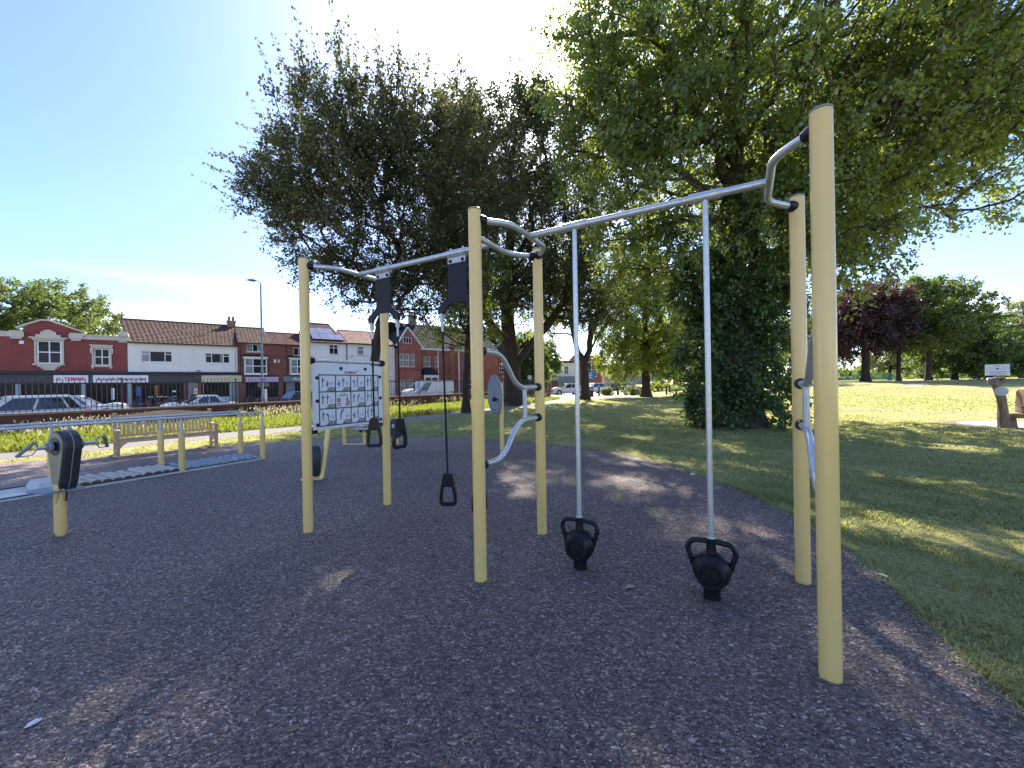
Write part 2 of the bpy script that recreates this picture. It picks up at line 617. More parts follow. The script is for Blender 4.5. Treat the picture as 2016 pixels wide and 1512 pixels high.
def grass_ground_mat():
    m, nt, b, out = new_mat('lawn_turf')
    N, L = nt.nodes, nt.links
    b.inputs['Roughness'].default_value = 0.9
    b.inputs['Specular IOR Level'].default_value = 0.15
    t = N.new('ShaderNodeTexCoord')

    def noise(scale, det, st=(1, 1, 1)):
        mp = N.new('ShaderNodeMapping'); mp.inputs['Scale'].default_value = st
        L.new(t.outputs['Object'], mp.inputs[0])
        n = N.new('ShaderNodeTexNoise'); n.inputs['Scale'].default_value = scale; n.inputs['Detail'].default_value = det
        n.inputs['Roughness'].default_value = 0.65
        L.new(mp.outputs[0], n.inputs['Vector'])
        return n.outputs[0]
    r1 = N.new('ShaderNodeValToRGB')
    e = r1.color_ramp.elements
    e[0].position = 0.30; e[0].color = (0.24, 0.24, 0.095, 1)
    e[1].position = 0.74; e[1].color = (0.50, 0.41, 0.21, 1)
    k = e.new(0.52); k.color = (0.36, 0.335, 0.13, 1)
    L.new(noise(0.55, 8), r1.inputs[0])
    r2 = N.new('ShaderNodeValToRGB')
    r2.color_ramp.elements[0].position = 0.36; r2.color_ramp.elements[0].color = (0.55, 0.55, 0.55, 1)
    r2.color_ramp.elements[1].position = 0.66; r2.color_ramp.elements[1].color = (1.3, 1.3, 1.2, 1)
    L.new(noise(26, 5), r2.inputs[0])
    mx = N.new('ShaderNodeMix'); mx.data_type = 'RGBA'; mx.blend_type = 'MULTIPLY'; mx.inputs[0].default_value = 1
    L.new(r1.outputs[0], mx.inputs[6]); L.new(r2.outputs[0], mx.inputs[7])
    L.new(mx.outputs[2], b.inputs['Base Color'])
    bp = N.new('ShaderNodeBump'); bp.inputs['Strength'].default_value = 0.9; bp.inputs['Distance'].default_value = 0.04
    L.new(noise(38, 6), bp.inputs['Height'])
    L.new(bp.outputs[0], b.inputs['Normal'])
    return m


def rubber_mat():
    m, nt, b, out = new_mat('bonded_rubber')
    N, L = nt.nodes, nt.links
    b.inputs['Specular IOR Level'].default_value = 0.5
    t = N.new('ShaderNodeTexCoord')
    n0 = N.new('ShaderNodeTexNoise'); n0.inputs['Scale'].default_value = 30; n0.inputs['Detail'].default_value = 2
    L.new(t.outputs['Object'], n0.inputs['Vector'])
    ad = N.new('ShaderNodeMix'); ad.data_type = 'RGBA'; ad.blend_type = 'ADD'; ad.inputs[0].default_value = 0.03
    L.new(t.outputs['Object'], ad.inputs[6]); L.new(n0.outputs[1], ad.inputs[7])
    v = N.new('ShaderNodeTexVoronoi'); v.inputs['Scale'].default_value = 62; v.feature = 'F1'
    mp = N.new('ShaderNodeMapping'); mp.inputs['Scale'].default_value = (1, 1.7, 1); mp.inputs['Rotation'].default_value = (0, 0, 0.6)
    L.new(ad.outputs[2], mp.inputs[0]); L.new(mp.outputs[0], v.inputs['Vector'])
    sv = N.new('ShaderNodeSeparateColor'); L.new(v.outputs['Color'], sv.inputs[0])
    r = N.new('ShaderNodeValToRGB')
    e = r.color_ramp.elements
    e[0].position = 0.0; e[0].color = (0.058, 0.045, 0.040, 1)
    e[1].position = 1.0; e[1].color = (0.62, 0.49, 0.40, 1)
    k = e.new(0.55); k.color = (0.175, 0.124, 0.106, 1)
    k = e.new(0.88); k.color = (0.29, 0.205, 0.165, 1)
    L.new(sv.outputs[0], r.inputs[0])
    n = N.new('ShaderNodeTexNoise'); n.inputs['Scale'].default_value = 0.5; n.inputs['Detail'].default_value = 5
    L.new(t.outputs['Object'], n.inputs['Vector'])
    mr = N.new('ShaderNodeMapRange'); mr.inputs[1].default_value = 0.3; mr.inputs[2].default_value = 0.7; mr.inputs[3].default_value = 0.95; mr.inputs[4].default_value = 1.4
    L.new(n.outputs[0], mr.inputs[0])
    mx = N.new('ShaderNodeMix'); mx.data_type = 'RGBA'; mx.blend_type = 'MULTIPLY'; mx.inputs[0].default_value = 1
    L.new(r.outputs[0], mx.inputs[6]); L.new(mr.outputs[0], mx.inputs[7])
    nd = N.new('ShaderNodeTexNoise'); nd.inputs['Scale'].default_value = 1.1; nd.inputs['Detail'].default_value = 8; nd.inputs['Roughness'].default_value = 0.7
    L.new(t.outputs['Object'], nd.inputs['Vector'])
    md = N.new('ShaderNodeMapRange'); md.inputs[1].default_value = 0.54; md.inputs[2].default_value = 0.74; md.inputs[4].default_value = 0.45
    L.new(nd.outputs[0], md.inputs[0])
    mq = N.new('ShaderNodeMix'); mq.data_type = 'RGBA'; L.new(md.outputs[0], mq.inputs[0]); L.new(mx.outputs[2], mq.inputs[6]); mq.inputs[7].default_value = (0.27, 0.20, 0.15, 1)
    L.new(mq.outputs[2], b.inputs['Base Color'])
    rr = N.new('ShaderNodeMapRange'); rr.inputs[3].default_value = 0.5; rr.inputs[4].default_value = 0.85
    L.new(sv.outputs[1], rr.inputs[0]); L.new(rr.outputs[0], b.inputs['Roughness'])
    bp = N.new('ShaderNodeBump'); bp.inputs['Strength'].default_value = 1.0; bp.inputs['Distance'].default_value = 0.012
    mm = N.new('ShaderNodeMath'); mm.operation = 'MULTIPLY_ADD'; mm.inputs[1].default_value = -0.8
    L.new(v.outputs['Distance'], mm.inputs[0]); L.new(sv.outputs[2], mm.inputs[2])
    L.new(mm.outputs[0], bp.inputs['Height'])
    L.new(bp.outputs[0], b.inputs['Normal'])
    return m


M['turf'] = grass_ground_mat()
M['rubber'] = rubber_mat()
M['path'] = pm('path_tarmac', (0.20, 0.175, 0.16), (0.15, 0.135, 0.125), rough=0.9, scale=3, bump=0.3, bscale=120, bdist=0.004)
M['dirt'] = pm('dry_path', (0.27, 0.235, 0.165), (0.23, 0.21, 0.13), rough=0.95, scale=4, bump=0.3, bscale=60)
M['paving'] = pm('pale_paving', (0.30, 0.275, 0.25), (0.25, 0.23, 0.21), rough=0.85, scale=2)
M['asphalt'] = pm('asphalt', (0.055, 0.055, 0.058), (0.075, 0.075, 0.076), rough=0.85, scale=4, bump=0.2, bscale=90)
M['pavement'] = pm('pavement_slabs', (0.24, 0.23, 0.22), (0.19, 0.185, 0.18), rough=0.85, scale=3)
M['soil'] = pm('bare_soil', (0.20, 0.135, 0.10), (0.14, 0.095, 0.07), rough=0.95, scale=5, bump=0.4, bscale=40)
M['roadpaint'] = pm('road_paint', (0.7, 0.7, 0.68), rough=0.7)

xs = np.unique(np.concatenate([np.linspace(-900, -40, 22), np.arange(-40, 70.1, 0.75), np.linspace(71, 900, 22)]))
ys = np.unique(np.concatenate([np.linspace(-300, -8, 10), np.arange(-8, 75.1, 0.75), np.linspace(76, 1500, 24)]))
GX, GY = np.meshgrid(xs, ys)
GZ = hz(GX, GY)
nx, ny = len(xs), len(ys)
V_ = np.stack([GX.ravel(), GY.ravel(), GZ.ravel()], 1)
ii = (np.arange(ny - 1)[:, None] * nx + np.arange(nx - 1)[None]).ravel()
loops = np.stack([ii, ii + 1, ii + nx + 1, ii + nx], 1).ravel()
o = link('lawn', np_mesh('lawn', V_, loops, np.arange(len(ii)) * 4, M['turf'], True)); tag(o, kind='structure')


def sheet(name, poly, z, mat, follow=False):
    me = bpy.data.meshes.new(name)
    vs = [(p[0], p[1], z + (float(hz(p[0], p[1])) if follow else 0)) for p in poly]
    me.from_pydata(vs, [], [tuple(range(len(vs)))])
    me.materials.append(mat)
    me.update()
    if me.polygons[0].normal.z < 0:
        me.flip_normals()
    return tag(link(name, me), kind='structure')


def strip(name, lo, up, z, mat, n=40):
    """Ribbon between two polylines, lying on the land."""
    def res(p):
        p = np.array(p, float); d = np.r_[0, np.cumsum(np.hypot(*np.diff(p, axis=0).T))]
        t = np.linspace(0, d[-1], n)
        return np.stack([np.interp(t, d, p[:, 0]), np.interp(t, d, p[:, 1])], 1)
    a, b = res(lo), res(up)
    m_ = 6
    vs = []; fs = []
    for i in range(n):
        for j in range(m_ + 1):
            q = a[i] * (1 - j / m_) + b[i] * (j / m_)
            vs.append((q[0], q[1], float(hz(q[0], q[1])) + z))
    for i in range(n - 1):
        for j in range(m_):
            k = i * (m_ + 1) + j
            fs.append((k, k + 1, k + m_ + 2, k + m_ + 1))
    me = bpy.data.meshes.new(name); me.from_pydata(vs, [], fs); me.materials.append(mat); me.update()
    if me.polygons[0].normal.z < 0: me.flip_normals()
    return tag(link(name, me), kind='structure')


sheet('rubber_surface', RUBBER, 0.008, M['rubber'])
strip('path', PATH_LO, PATH_UP, 0.004, M['path'], 60)
strip('dirt_path', smooth_closed([(9, 28), (17.1, 20.6), (18.3, 17.7), (19.0, 15.2), (21, 10), (24, 4)], 2, False),
      smooth_closed([(9.3, 28.4), (17.4, 21.2), (18.75, 18.0), (19.5, 15.4), (21.5, 10.1), (24.6, 4)], 2, False), 0.006, M['dirt'], 30)
strip('hill_path', smooth_closed([(37.6, 39.0), (40.4, 41.2), (44.5, 45.0), (54.9, 55)], 2, False), smooth_closed([(38.2, 38.2), (41.8, 40.4), (46.2, 44.8), (56.8, 55)], 2, False), 0.02, M['dirt'], 40)
sheet('forecourt', [(5.5, 38.8), (10, 40.3), (16, 41.5), (21, 40.5), (24, 44), (24, 62), (2, 62), (0.5, 50), (4.2, 46)], 0.02, M['paving'], False)
c_, s_ = 15.9, 12.3
sheet('soil_ring', [(c_ - 0.2 + 2.0 * math.cos(a), s_ + 1.75 * math.sin(a)) for a in np.linspace(0, 2 * math.pi, 40, endpoint=False)], 0.005, M['soil'])
sheet('round_paving', [(c_ + 1.62 * math.cos(a), s_ + 1.5 * math.sin(a)) for a in np.linspace(0, 2 * math.pi, 40, endpoint=False)], 0.012, M['paving'])


def wpt(t, d):
    p = W0 + WD * t + WN * d
    return (float(p[0]), float(p[1]))


sheet('road', [wpt(-25, 2.6), wpt(60, 2.6), wpt(60, 11.0), wpt(-25, 11.0)], -0.20, M['asphalt'])
mb = MB(); mb.add([(*wpt(-25, 0.3), -0.10), (*wpt(46, 0.3), -0.10), (*wpt(46, 2.55), -0.10), (*wpt(-25, 2.55), -0.10), (*wpt(46, 2.55), -0.22), (*wpt(-25, 2.55), -0.22)], [(0, 1, 2, 3), (3, 2, 4, 5)])
tag(mb.build('pavement', M['pavement'], smooth=False), kind='structure')
mb = MB(); mb.add([(*wpt(-25, 11.05), -0.10), (*wpt(60, 11.05), -0.10), (*wpt(60, 40), -0.10), (*wpt(-25, 40), -0.10), (*wpt(60, 11.05), -0.22), (*wpt(-25, 11.05), -0.22)], [(0, 1, 2, 3), (0, 5, 4, 1)])
tag(mb.build('pavement', M['pavement'], smooth=False), kind='structure')
mb = MB()
for k in range(-8, 18):
    a, b = wpt(k * 3.3, 6.75), wpt(k * 3.3 + 1.6, 6.75); c, d = wpt(k * 3.3 + 1.6, 6.87), wpt(k * 3.3, 6.87)
    mb.add([(*a, -0.195), (*b, -0.195), (*c, -0.195), (*d, -0.195)], [(0, 1, 2, 3)])
tag(mb.build('road_marking', M['roadpaint'], smooth=False), kind='structure')

# ------------------------------------------------------------------ the street: houses and shops
ST_O = Vector((-33.6, 35.1, 0)); ST_A = math.atan2(0.616, 0.787)
ST_D = Vector((math.cos(ST_A), math.sin(ST_A), 0)); ST_N = Vector((-math.sin(ST_A), math.cos(ST_A), 0))
ZG = -0.10
M['brick_red'] = brick_mat('red_brick', (0.30, 0.055, 0.045), (0.235, 0.045, 0.04), (0.20, 0.11, 0.09))
M['brick_house'] = brick_mat('house_brick', (0.285, 0.085, 0.06), (0.20, 0.06, 0.045), (0.22, 0.15, 0.12))
M['brick_vic'] = brick_mat('orange_brick', (0.40, 0.12, 0.075), (0.32, 0.09, 0.06), (0.28, 0.15, 0.11))
M['brick_wall'] = brick_mat('boundary_brick', (0.165, 0.055, 0.032), (0.11, 0.040, 0.026), (0.11, 0.075, 0.06))
M['render'] = pm('pebbledash', (0.84, 0.81, 0.75), (0.76, 0.73, 0.68), rough=0.92, scale=1.2, bump=0.4, bscale=60, bdist=0.01)
M['render2'] = pm('white_render', (0.85, 0.83, 0.81), (0.78, 0.77, 0.75), rough=0.9, scale=0.8, bump=0.15, bscale=40)
M['stone'] = pm('painted_stone', (0.62, 0.57, 0.47), (0.53, 0.48, 0.39), rough=0.8, scale=3)
M['upvc'] = pm('white_frame', (0.80, 0.80, 0.80), (0.75, 0.75, 0.75), rough=0.35)
M['glass'] = pm('window_glass', (0.018, 0.022, 0.025), (0.03, 0.035, 0.038), rough=0.05, scale=0.8, spec=0.09)
M['glass_net'] = pm('curtained_glass', (0.30, 0.32, 0.33), (0.16, 0.18, 0.19), spec=0.3, rough=0.12, scale=3, stretch=(6, 6, 0.5))
M['shopglass'] = pm('shop_glass', (0.012, 0.013, 0.015), (0.035, 0.030, 0.028), rough=0.10, scale=1.3, spec=0.05)
M['fascia'] = pm('dark_fascia', (0.040, 0.042, 0.046), (0.055, 0.057, 0.06), rough=0.6, scale=3)
M['navy'] = pm('navy_trim', (0.014, 0.017, 0.028), rough=0.6)
M['slate'] = pm('slate_roof', (0.026, 0.025, 0.029), (0.042, 0.040, 0.044), rough=0.9, spec=0.1, scale=4, island=0.2)
M['tile'] = pm('brown_tile', (0.125, 0.078, 0.056), (0.088, 0.052, 0.038), spec=0.2, rough=0.9, scale=2.2, island=0.15)
M['tile_red'] = pm('red_tile', (0.14, 0.070, 0.052), (0.10, 0.047, 0.037), spec=0.2, rough=0.9, scale=2.2, island=0.15)
M['solar'] = pm('solar_glass', (0.20, 0.20, 0.25), (0.16, 0.16, 0.21), rough=0.10, metal=0.55, scale=0.7)
M['cream'] = pm('cream_sign', (0.66, 0.58, 0.38), (0.60, 0.52, 0.34), rough=0.5)
M['lilac'] = pm('lilac_sign', (0.55, 0.46, 0.62), (0.50, 0.42, 0.58), rough=0.5)
M['bluegrey'] = pm('blue_grey_paint', (0.20, 0.25, 0.30), (0.16, 0.21, 0.26), rough=0.55)
M['pilaster'] = pm('pilaster_paint', (0.36, 0.40, 0.43), (0.30, 0.34, 0.37), rough=0.6)
M['pot'] = pm('chimney_pot', (0.36, 0.16, 0.09), (0.28, 0.12, 0.07), rough=0.85)
M['chimney'] = brick_mat('chimney_brick', (0.30, 0.20, 0.14), (0.24, 0.15, 0.10), (0.25, 0.2, 0.16))
M['signwhite'] = pm('sign_white', (0.80, 0.80, 0.82), (0.76, 0.76, 0.78), rough=0.45)
M['signred'] = pm('sign_red', (0.62, 0.02, 0.05), (0.58, 0.02, 0.05), rough=0.4)
M['signplum'] = pm('sign_plum', (0.30, 0.03, 0.10), (0.26, 0.03, 0.09), rough=0.4)
M['poster_blue'] = pm('blue_poster', (0.05, 0.12, 0.34), rough=0.5)
M['poster_orange'] = pm('orange_goods', (0.42, 0.11, 0.03), rough=0.6)
M['palegrey'] = pm('pale_grey_paint', (0.50, 0.52, 0.54), (0.45, 0.47, 0.49), rough=0.5)
M['gutter'] = pm('dark_gutter', (0.045, 0.030, 0.028), rough=0.5)
M['iron'] = pm('railing_iron', (0.028, 0.032, 0.038), (0.040, 0.044, 0.05), rough=0.5, metal=0.2, scale=8)
M['lampgrey'] = pm('lamp_column', (0.22, 0.25, 0.27), (0.17, 0.20, 0.22), rough=0.45, metal=0.3)


def building(name, s0, label, cat='building', off=0.0):
    return thing(name, ST_O + ST_D * s0 + ST_N * off + Vector((0, 0, ZG)), label, cat, ST_A)


def wall_open(mb, x0, x1, z0, z1, openings, y0=0.0, t=0.3, mi=None):
    """Wall in the xz plane with real openings cut out of it."""
    X = sorted({x0, x1, *[v for o in openings for v in o[:2]]}); Z = sorted({z0, z1, *[v for o in openings for v in o[2:4]]})
    for i in range(len(X) - 1):
        # merge vertical runs
        run = None
        for k in range(len(Z) - 1):
            cx, cz = (X[i] + X[i + 1]) / 2, (Z[k] + Z[k + 1]) / 2
            hole = any(o[0] < cx < o[1] and o[2] < cz < o[3] for o in openings)
            if not hole:
                run = (run[0], Z[k + 1]) if run else (Z[k], Z[k + 1])
            if (hole or k == len(Z) - 2) and run:
                mb.box(X[i], X[i + 1], y0, y0 + t, run[0], run[1], mi); run = None


def window(parent, x0, x1, z0, z1, cols=(1.0,), transom=(None,), y=0.10, fr=0.06, net=(), sill=True, sillmat='stone', frame='upvc'):
    """Frame with mullions and transoms, a pane in every light, a sill."""
    mb = MB(); d = 0.07
    mb.box(x0, x1, y, y + d, z0, z0 + fr); mb.box(x0, x1, y, y + d, z1 - fr, z1)
    mb.box(x0, x0 + fr, y, y + d, z0 + fr, z1 - fr); mb.box(x1 - fr, x1, y, y + d, z0 + fr, z1 - fr)
    tot = sum(cols); xx = x0 + fr; W = x1 - x0 - 2 * fr
    panes = []
    for i, c in enumerate(cols):
        xa = xx; xb = xx + W * c / tot; xx = xb
        a = xa + (fr * 0.4 if i else 0); b = xb - (fr * 0.4 if i < len(cols) - 1 else 0)
        if i < len(cols) - 1:
            mb.box(xb - fr * 0.4, xb + fr * 0.4, y - 0.003, y + d, z0 + fr, z1 - fr)
        tr = transom[i % len(transom)]
        if tr:
            zt = z0 + (z1 - z0) * tr
            mb.box(a, b, y - 0.006, y + d, zt - fr * 0.45, zt + fr * 0.45)
            panes += [(a, b, z0 + fr, zt - fr * 0.45, i), (a, b, zt + fr * 0.45, z1 - fr, i)]
        else:
            panes.append((a, b, z0 + fr, z1 - fr, i))
    w = mb.build('window', M[frame], parent, smooth=False)
    for a, b, c, e, i in panes:
        p = MB(); p.box(a, b, y + 0.03, y + 0.05, c, e)
        p.build('pane', M['glass_net' if i in net else 'glass'], w, smooth=False)
    if sill:
        p = MB(); p.box(x0 - 0.08, x1 + 0.08, y - 0.16, y - 0.002, z0 - 0.09, z0 - 0.002)
        p.build('sill', M[sillmat], w, smooth=False)
    return w


def tiled_slope(mb, x0, x1, y0, z0, y1, z1, course=0.30, thick=0.035, skew0=0.0, skew1=0.0, seed=0, tw=0.33):
    """Courses of tiles lapped one over the next, each tile its own piece with slight unevenness."""
    r = random.Random(seed)
    L = math.hypot(y1 - y0, z1 - z0); n = max(2, int(L / course))
    dy, dz = (y1 - y0) / L, (z1 - z0) / L; ny_, nz_ = -dz * (1 if y1 > y0 else -1), abs(dy)
    if y1 < y0: ny_ = dz
    for k in range(n):
        a, b = L * k / n, L * (k + 1) / n + 0.05
        b = min(b, L)
        xa, xb = x0 + skew0 * k / n, x1 + skew1 * k / n
        m_ = max(1, int((xb - xa) / tw))
        for j in range(m_):
            u0, u1 = xa + (xb - xa) * j / m_, xa + (xb - xa) * (j + 1) / m_
            h = thick * (1.0 + r.uniform(-0.25, 0.25)); um = (u0 + u1) / 2; cr_ = 0.028
            pts = []
            for q, hh in ((a, h + 0.02), (b, 0.012)):
                py, pz = y0 + dy * q, z0 + dz * q
                pts += [(u0, py + ny_ * hh, pz + nz_ * hh), (um, py + ny_ * (hh + cr_), pz + nz_ * (hh + cr_)), (u1, py + ny_ * hh, pz + nz_ * hh)]
            py, pz = y0 + dy * a, z0 + dz * a
            pts += [(u0, py, pz), (u1, py, pz)]
            mb.add(pts, [(0, 1, 4, 3), (1, 2, 5, 4), (6, 7, 2, 1, 0)])


def gable_roof(parent, x0, x1, ze, zr, depth, mat, over=0.25, gables='render', seed=1, hip1=0.0, lean0=0.0):
    yr = depth / 2
    mb = MB()
    tiled_slope(mb, x0, x1, -over, ze - over * (zr - ze) / yr, yr, zr, skew0=lean0, skew1=-hip1, seed=seed)
    tiled_slope(mb, x0, x1, depth + over, ze - over * (zr - ze) / yr, yr, zr, course=0.6, skew0=lean0, skew1=-hip1, seed=seed, tw=2.0)
    rf = mb.build('roof', M[mat], parent, smooth=False)
    p = MB(); p.tube([(x0 + lean0, yr, zr + 0.03), (x1 - hip1, yr, zr + 0.03)], 0.11, 8); p.build('ridge', M[mat], rf, smooth=True)
    g = MB()
    for x in (x0 + 0.02, x1 - 0.22 - hip1):
        g.add([(x, 0, ze), (x, depth, ze), (x, yr, zr - 0.02), (x + 0.2, 0, ze), (x + 0.2, depth, ze), (x + 0.2, yr, zr - 0.02)], [(0, 1, 2), (5, 4, 3), (0, 2, 5, 3), (2, 1, 4, 5), (1, 0, 3, 4)])
    if lean0:
        g.v[2] = (x0 + lean0, yr, zr - 0.02); g.v[5] = (x0 + lean0 + 0.2, yr, zr - 0.02)
    g.build('gable', M[gables], parent, smooth=False)
    p = MB(); p.box(x0, x1, -over - 0.1, -over + 0.02, ze - 0.22, ze - 0.09); p.build('gutter', M['gutter'], parent, smooth=False)
    return rf


def chimney(parent, x, y, z0, z1, w=0.75, pots=2):
    mb = MB(); mb.box(x - w / 2, x + w / 2, y - 0.35, y + 0.35, z0, z1); mb.box(x - w / 2 - 0.06, x + w / 2 + 0.06, y - 0.41, y + 0.41, z1, z1 + 0.12)
    c = mb.build('chimney', M['chimney'], parent, smooth=False)
    for i in range(pots):
        p = MB(); xx = x + (i - (pots - 1) / 2) * 0.36
        p.lathe([(0.13, z1 + 0.12), (0.11, z1 + 0.5), (0.14, z1 + 0.52), (0.14, z1 + 0.6), (0.09, z1 + 0.6)], 10, Matrix.Translation((xx, y, 0)))
        p.build('chimney_pot', M['pot'], c)
    return c


def shopfront(parent, x0, x1, z1, riser=0.75, door=None, pil=(), panes=3, frame='bluegrey', riser_mat='brick_house', glass='shopglass'):
    """Stall riser, glass lights with mullions, pilasters, a door where there is one."""
    segs = [(x0, x1)]
    if door:
        segs = [(a, b) for a, b in ((x0, door[0]), (door[1], x1)) if b - a > 0.3]
        d = MB(); fr = 0.09
        d.box(door[0], door[0] + fr, 0.16, 0.24, 0.1, z1); d.box(door[1] - fr, door[1], 0.16, 0.24, 0.1, z1)
        d.box(door[0] + fr, door[1] - fr, 0.16, 0.24, z1 - fr, z1); d.box(door[0] + fr, door[1] - fr, 0.16, 0.24, 0.1, 0.35)
        dd = d.build('door', M[frame], parent, smooth=False)
        p = MB(); p.box(door[0] + fr, door[1] - fr, 0.19, 0.21, 0.35, z1 - fr); p.build('pane', M['glass_net'], dd, smooth=False)
        p = MB(); p.tube([(door[0] + 0.14, 0.12, 1.0), (door[0] + 0.14, 0.12, 1.3)], 0.015, 8); p.build('handle', M['galv'], dd)
    for a, b in segs:
        r_ = MB(); r_.box(a, b, 0.02, 0.3, 0, riser); r_.build('stall_riser', M[riser_mat], parent, smooth=False)
        n = max(1, int(round((b - a) / (2.4 if panes == 3 else 1.6)))); fr = 0.06
        f = MB()
        f.box(a, b, 0.08, 0.2, riser, riser + fr); f.box(a, b, 0.08, 0.2, z1 - fr, z1)
        for i in range(n + 1):
            xx = a + (b - a) * i / n
            xx = min(max(xx, a + fr / 2), b - fr / 2)
            f.box(xx - fr / 2, xx + fr / 2, 0.083, 0.2, riser + fr, z1 - fr)
        w = f.build('shop_window', M[frame], parent, smooth=False)
        for i in range(n):
            p = MB(); p.box(a + (b - a) * i / n + fr / 2, a + (b - a) * (i + 1) / n - fr / 2, 0.13, 0.15, riser + fr, z1 - fr)
            p.build('pane', M[glass], w, smooth=False)
    for x in pil:
        p = MB(); p.box(x - 0.13, x + 0.13, -0.08, 0.3, 0, z1); p.box(x - 0.16, x + 0.16, -0.11, 0.3, 0, 0.25)
        p.build('pilaster', M['pilaster'], parent, smooth=False)


Z = lambda z: z - ZG      # heights above park level to heights above the pavement

# --- red brick motorcycle shop with stone trimmed parapet
b = building('brick_shop', 0, 'red brick two storey motorcycle shop with pale stone parapet and gable over the bay window')
mb = MB()
ops = [(-5.2, -3.87, Z(3.83), Z(5.68)), (-2.05, -1.09, Z(3.74), Z(5.17)), (-11.5, -9.9, Z(3.9), Z(5.4))]
wall_open(mb, -14, 0, Z(2.95), Z(5.9), ops)
mb.box(-14, 0, 9, 9.3, 0, Z(5.9)); mb.box(-14, -13.7, 0.3, 9, 0, Z(5.9)); mb.box(-0.3, -0.002, 0.3, 9, 0, Z(5.9))
mb.add([(-5.9, 0, Z(5.9)), (-2.75, 0, Z(5.9)), (-2.75, 0, Z(6.5)), (-4.45, 0, Z(7.25)), (-5.0, 0, Z(7.25)), (-5.9, 0, Z(6.6)),
        (-5.9, 0.3, Z(5.9)), (-2.75, 0.3, Z(5.9)), (-2.75, 0.3, Z(6.5)), (-4.45, 0.3, Z(7.25)), (-5.0, 0.3, Z(7.25)), (-5.9, 0.3, Z(6.6))],
       [(0, 1, 2, 3, 4, 5), (11, 10, 9, 8, 7, 6), (0, 5, 11, 6), (1, 7, 8, 2)])
mb.build('wall', M['brick_red'], b, smooth=False)
mb = MB(); mb.box(-13.7, -0.31, 0.31, 8.99, Z(5.3), Z(5.5)); mb.build('roof', M['slate'], b, smooth=False)
st = MB()
for xa, xb in ((-14.05, -5.9), (-2.75, 0.06)):
    st.box(xa, xb, -0.12, 0.32, Z(5.9), Z(6.02)); st.box(xa, xb, -0.06, 0.3, Z(6.02), Z(6.2)); st.box(xa, xb, -0.16, 0.34, Z(6.2), Z(6.3))
st.build('parapet', M['stone'], b, smooth=False)
for x in (-6.25, -3.05, -0.24):
    st = MB()
    st.box(x - 0.28, x + 0.3, -0.18, -0.061 if x > -1 else 0.0, Z(5.75), Z(5.88)); st.box(x - 0.33, x + 0.36, -0.22, 0.36, Z(6.3), Z(6.38))
    st.box(x - 0.4, x + 0.42, -0.2, -0.165, Z(5.9), Z(6.29))
    st.build('corbel', M['stone'], b, smooth=False)
st = MB()
st.lathe([(0.33, -0.2), (0.33, 0.25)], 16, Matrix.Translation((-0.22, 0.05, Z(6.40))) @ Matrix.Rotation(R(90), 4, 'X'))
st.build('end_boss', M['stone'], b, smooth=False)
st = MB()
st.bar((-6.25, 0.1, Z(6.62)), (-4.98, 0.1, Z(7.3)), 0.55, 0.12, mi=0); st.bar((-4.98, 0.1, Z(7.31)), (-4.47, 0.1, Z(7.31)), 0.555, 0.12); st.bar((-4.47, 0.1, Z(7.3)), (-2.5, 0.1, Z(6.45)), 0.55, 0.12)
st.build('coping', M['stone'], b, smooth=False)
# shallow bay window in stone surround
w = window(b, -5.2, -3.87, Z(3.83), Z(5.68), (1, 1), (0.5, 0.5), y=-0.05, fr=0.09, net=(), sill=False)
st = MB()
st.box(-5.4, -3.67, -0.32, -0.001, Z(5.70), Z(5.83)); st.box(-5.55, -3.52, -0.4, -0.002, Z(5.83), Z(5.94)); st.box(-5.2, -3.87, -0.36, -0.003, Z(5.94), Z(6.14)); st.box(-4.95, -4.12, -0.34, -0.004, Z(6.14), Z(6.36))
st.lathe([(0.42, 0), (0.42, 0.3)], 20, Matrix.Translation((-4.535, -0.33, Z(6.12))) @ Matrix.Rotation(R(-90), 4, 'X'))
st.box(-5.33, -5.22, -0.12, -0.001, Z(3.83), Z(5.70)); st.box(-3.85, -3.74, -0.12, -0.001, Z(3.83), Z(5.70))
st.box(-5.4, -3.67, -0.32, -0.002, Z(3.70), Z(3.82)); st.box(-5.15, -3.92, -0.27, -0.003, Z(3.56), Z(3.70)); st.box(-4.98, -4.1, -0.22, -0.004, Z(3.42), Z(3.56)); st.box(-4.85, -4.22, -0.16, -0.005, Z(3.30), Z(3.42))
st.build('window_surround', M['stone'], b, smooth=False)
window(b, -2.05, -1.09, Z(3.74), Z(5.17), (1, 1), (0.5, 0.5), y=0.08, fr=0.08, sill=False)
window(b, -11.5, -9.9, Z(3.9), Z(5.4), (1, 1), (0.5, 0.5), y=0.08, fr=0.08)
st = MB(); st.box(-2.28, -0.86, -0.16, -0.001, Z(5.36), Z(5.48)); st.box(-2.2, -0.94, -0.1, -0.002, Z(5.2), Z(5.36)); st.box(-2.26, -2.08, -0.1, -0.003, Z(4.75), Z(5.2)); st.box(-1.06, -0.88, -0.1, -0.003, Z(4.75), Z(5.2))
st.box(-2.16, -2.055, -0.06, -0.002, Z(3.74), Z(4.75)); st.box(-1.085, -0.98, -0.06, -0.002, Z(3.74), Z(4.75))
st.box(-2.22, -0.92, -0.14, -0.001, Z(3.6), Z(3.73)); st.box(-2.18, -2.04, -0.1, -0.001, Z(3.47), Z(3.6)); st.box(-1.1, -0.96, -0.1, -0.001, Z(3.47), Z(3.6))
st.build('window_surround', M['stone'], b, smooth=False)
p = MB(); p.box(-6.1, -5.86, -0.12, -0.001, Z(5.35), Z(5.6)); p.build('alarm_box', M['signwhite'], b, smooth=False)
nv = MB(); nv.box(-14, -0.005, -0.22, -0.001, Z(2.97), Z(3.22)); nv.build('cornice', M['navy'], b, smooth=False)
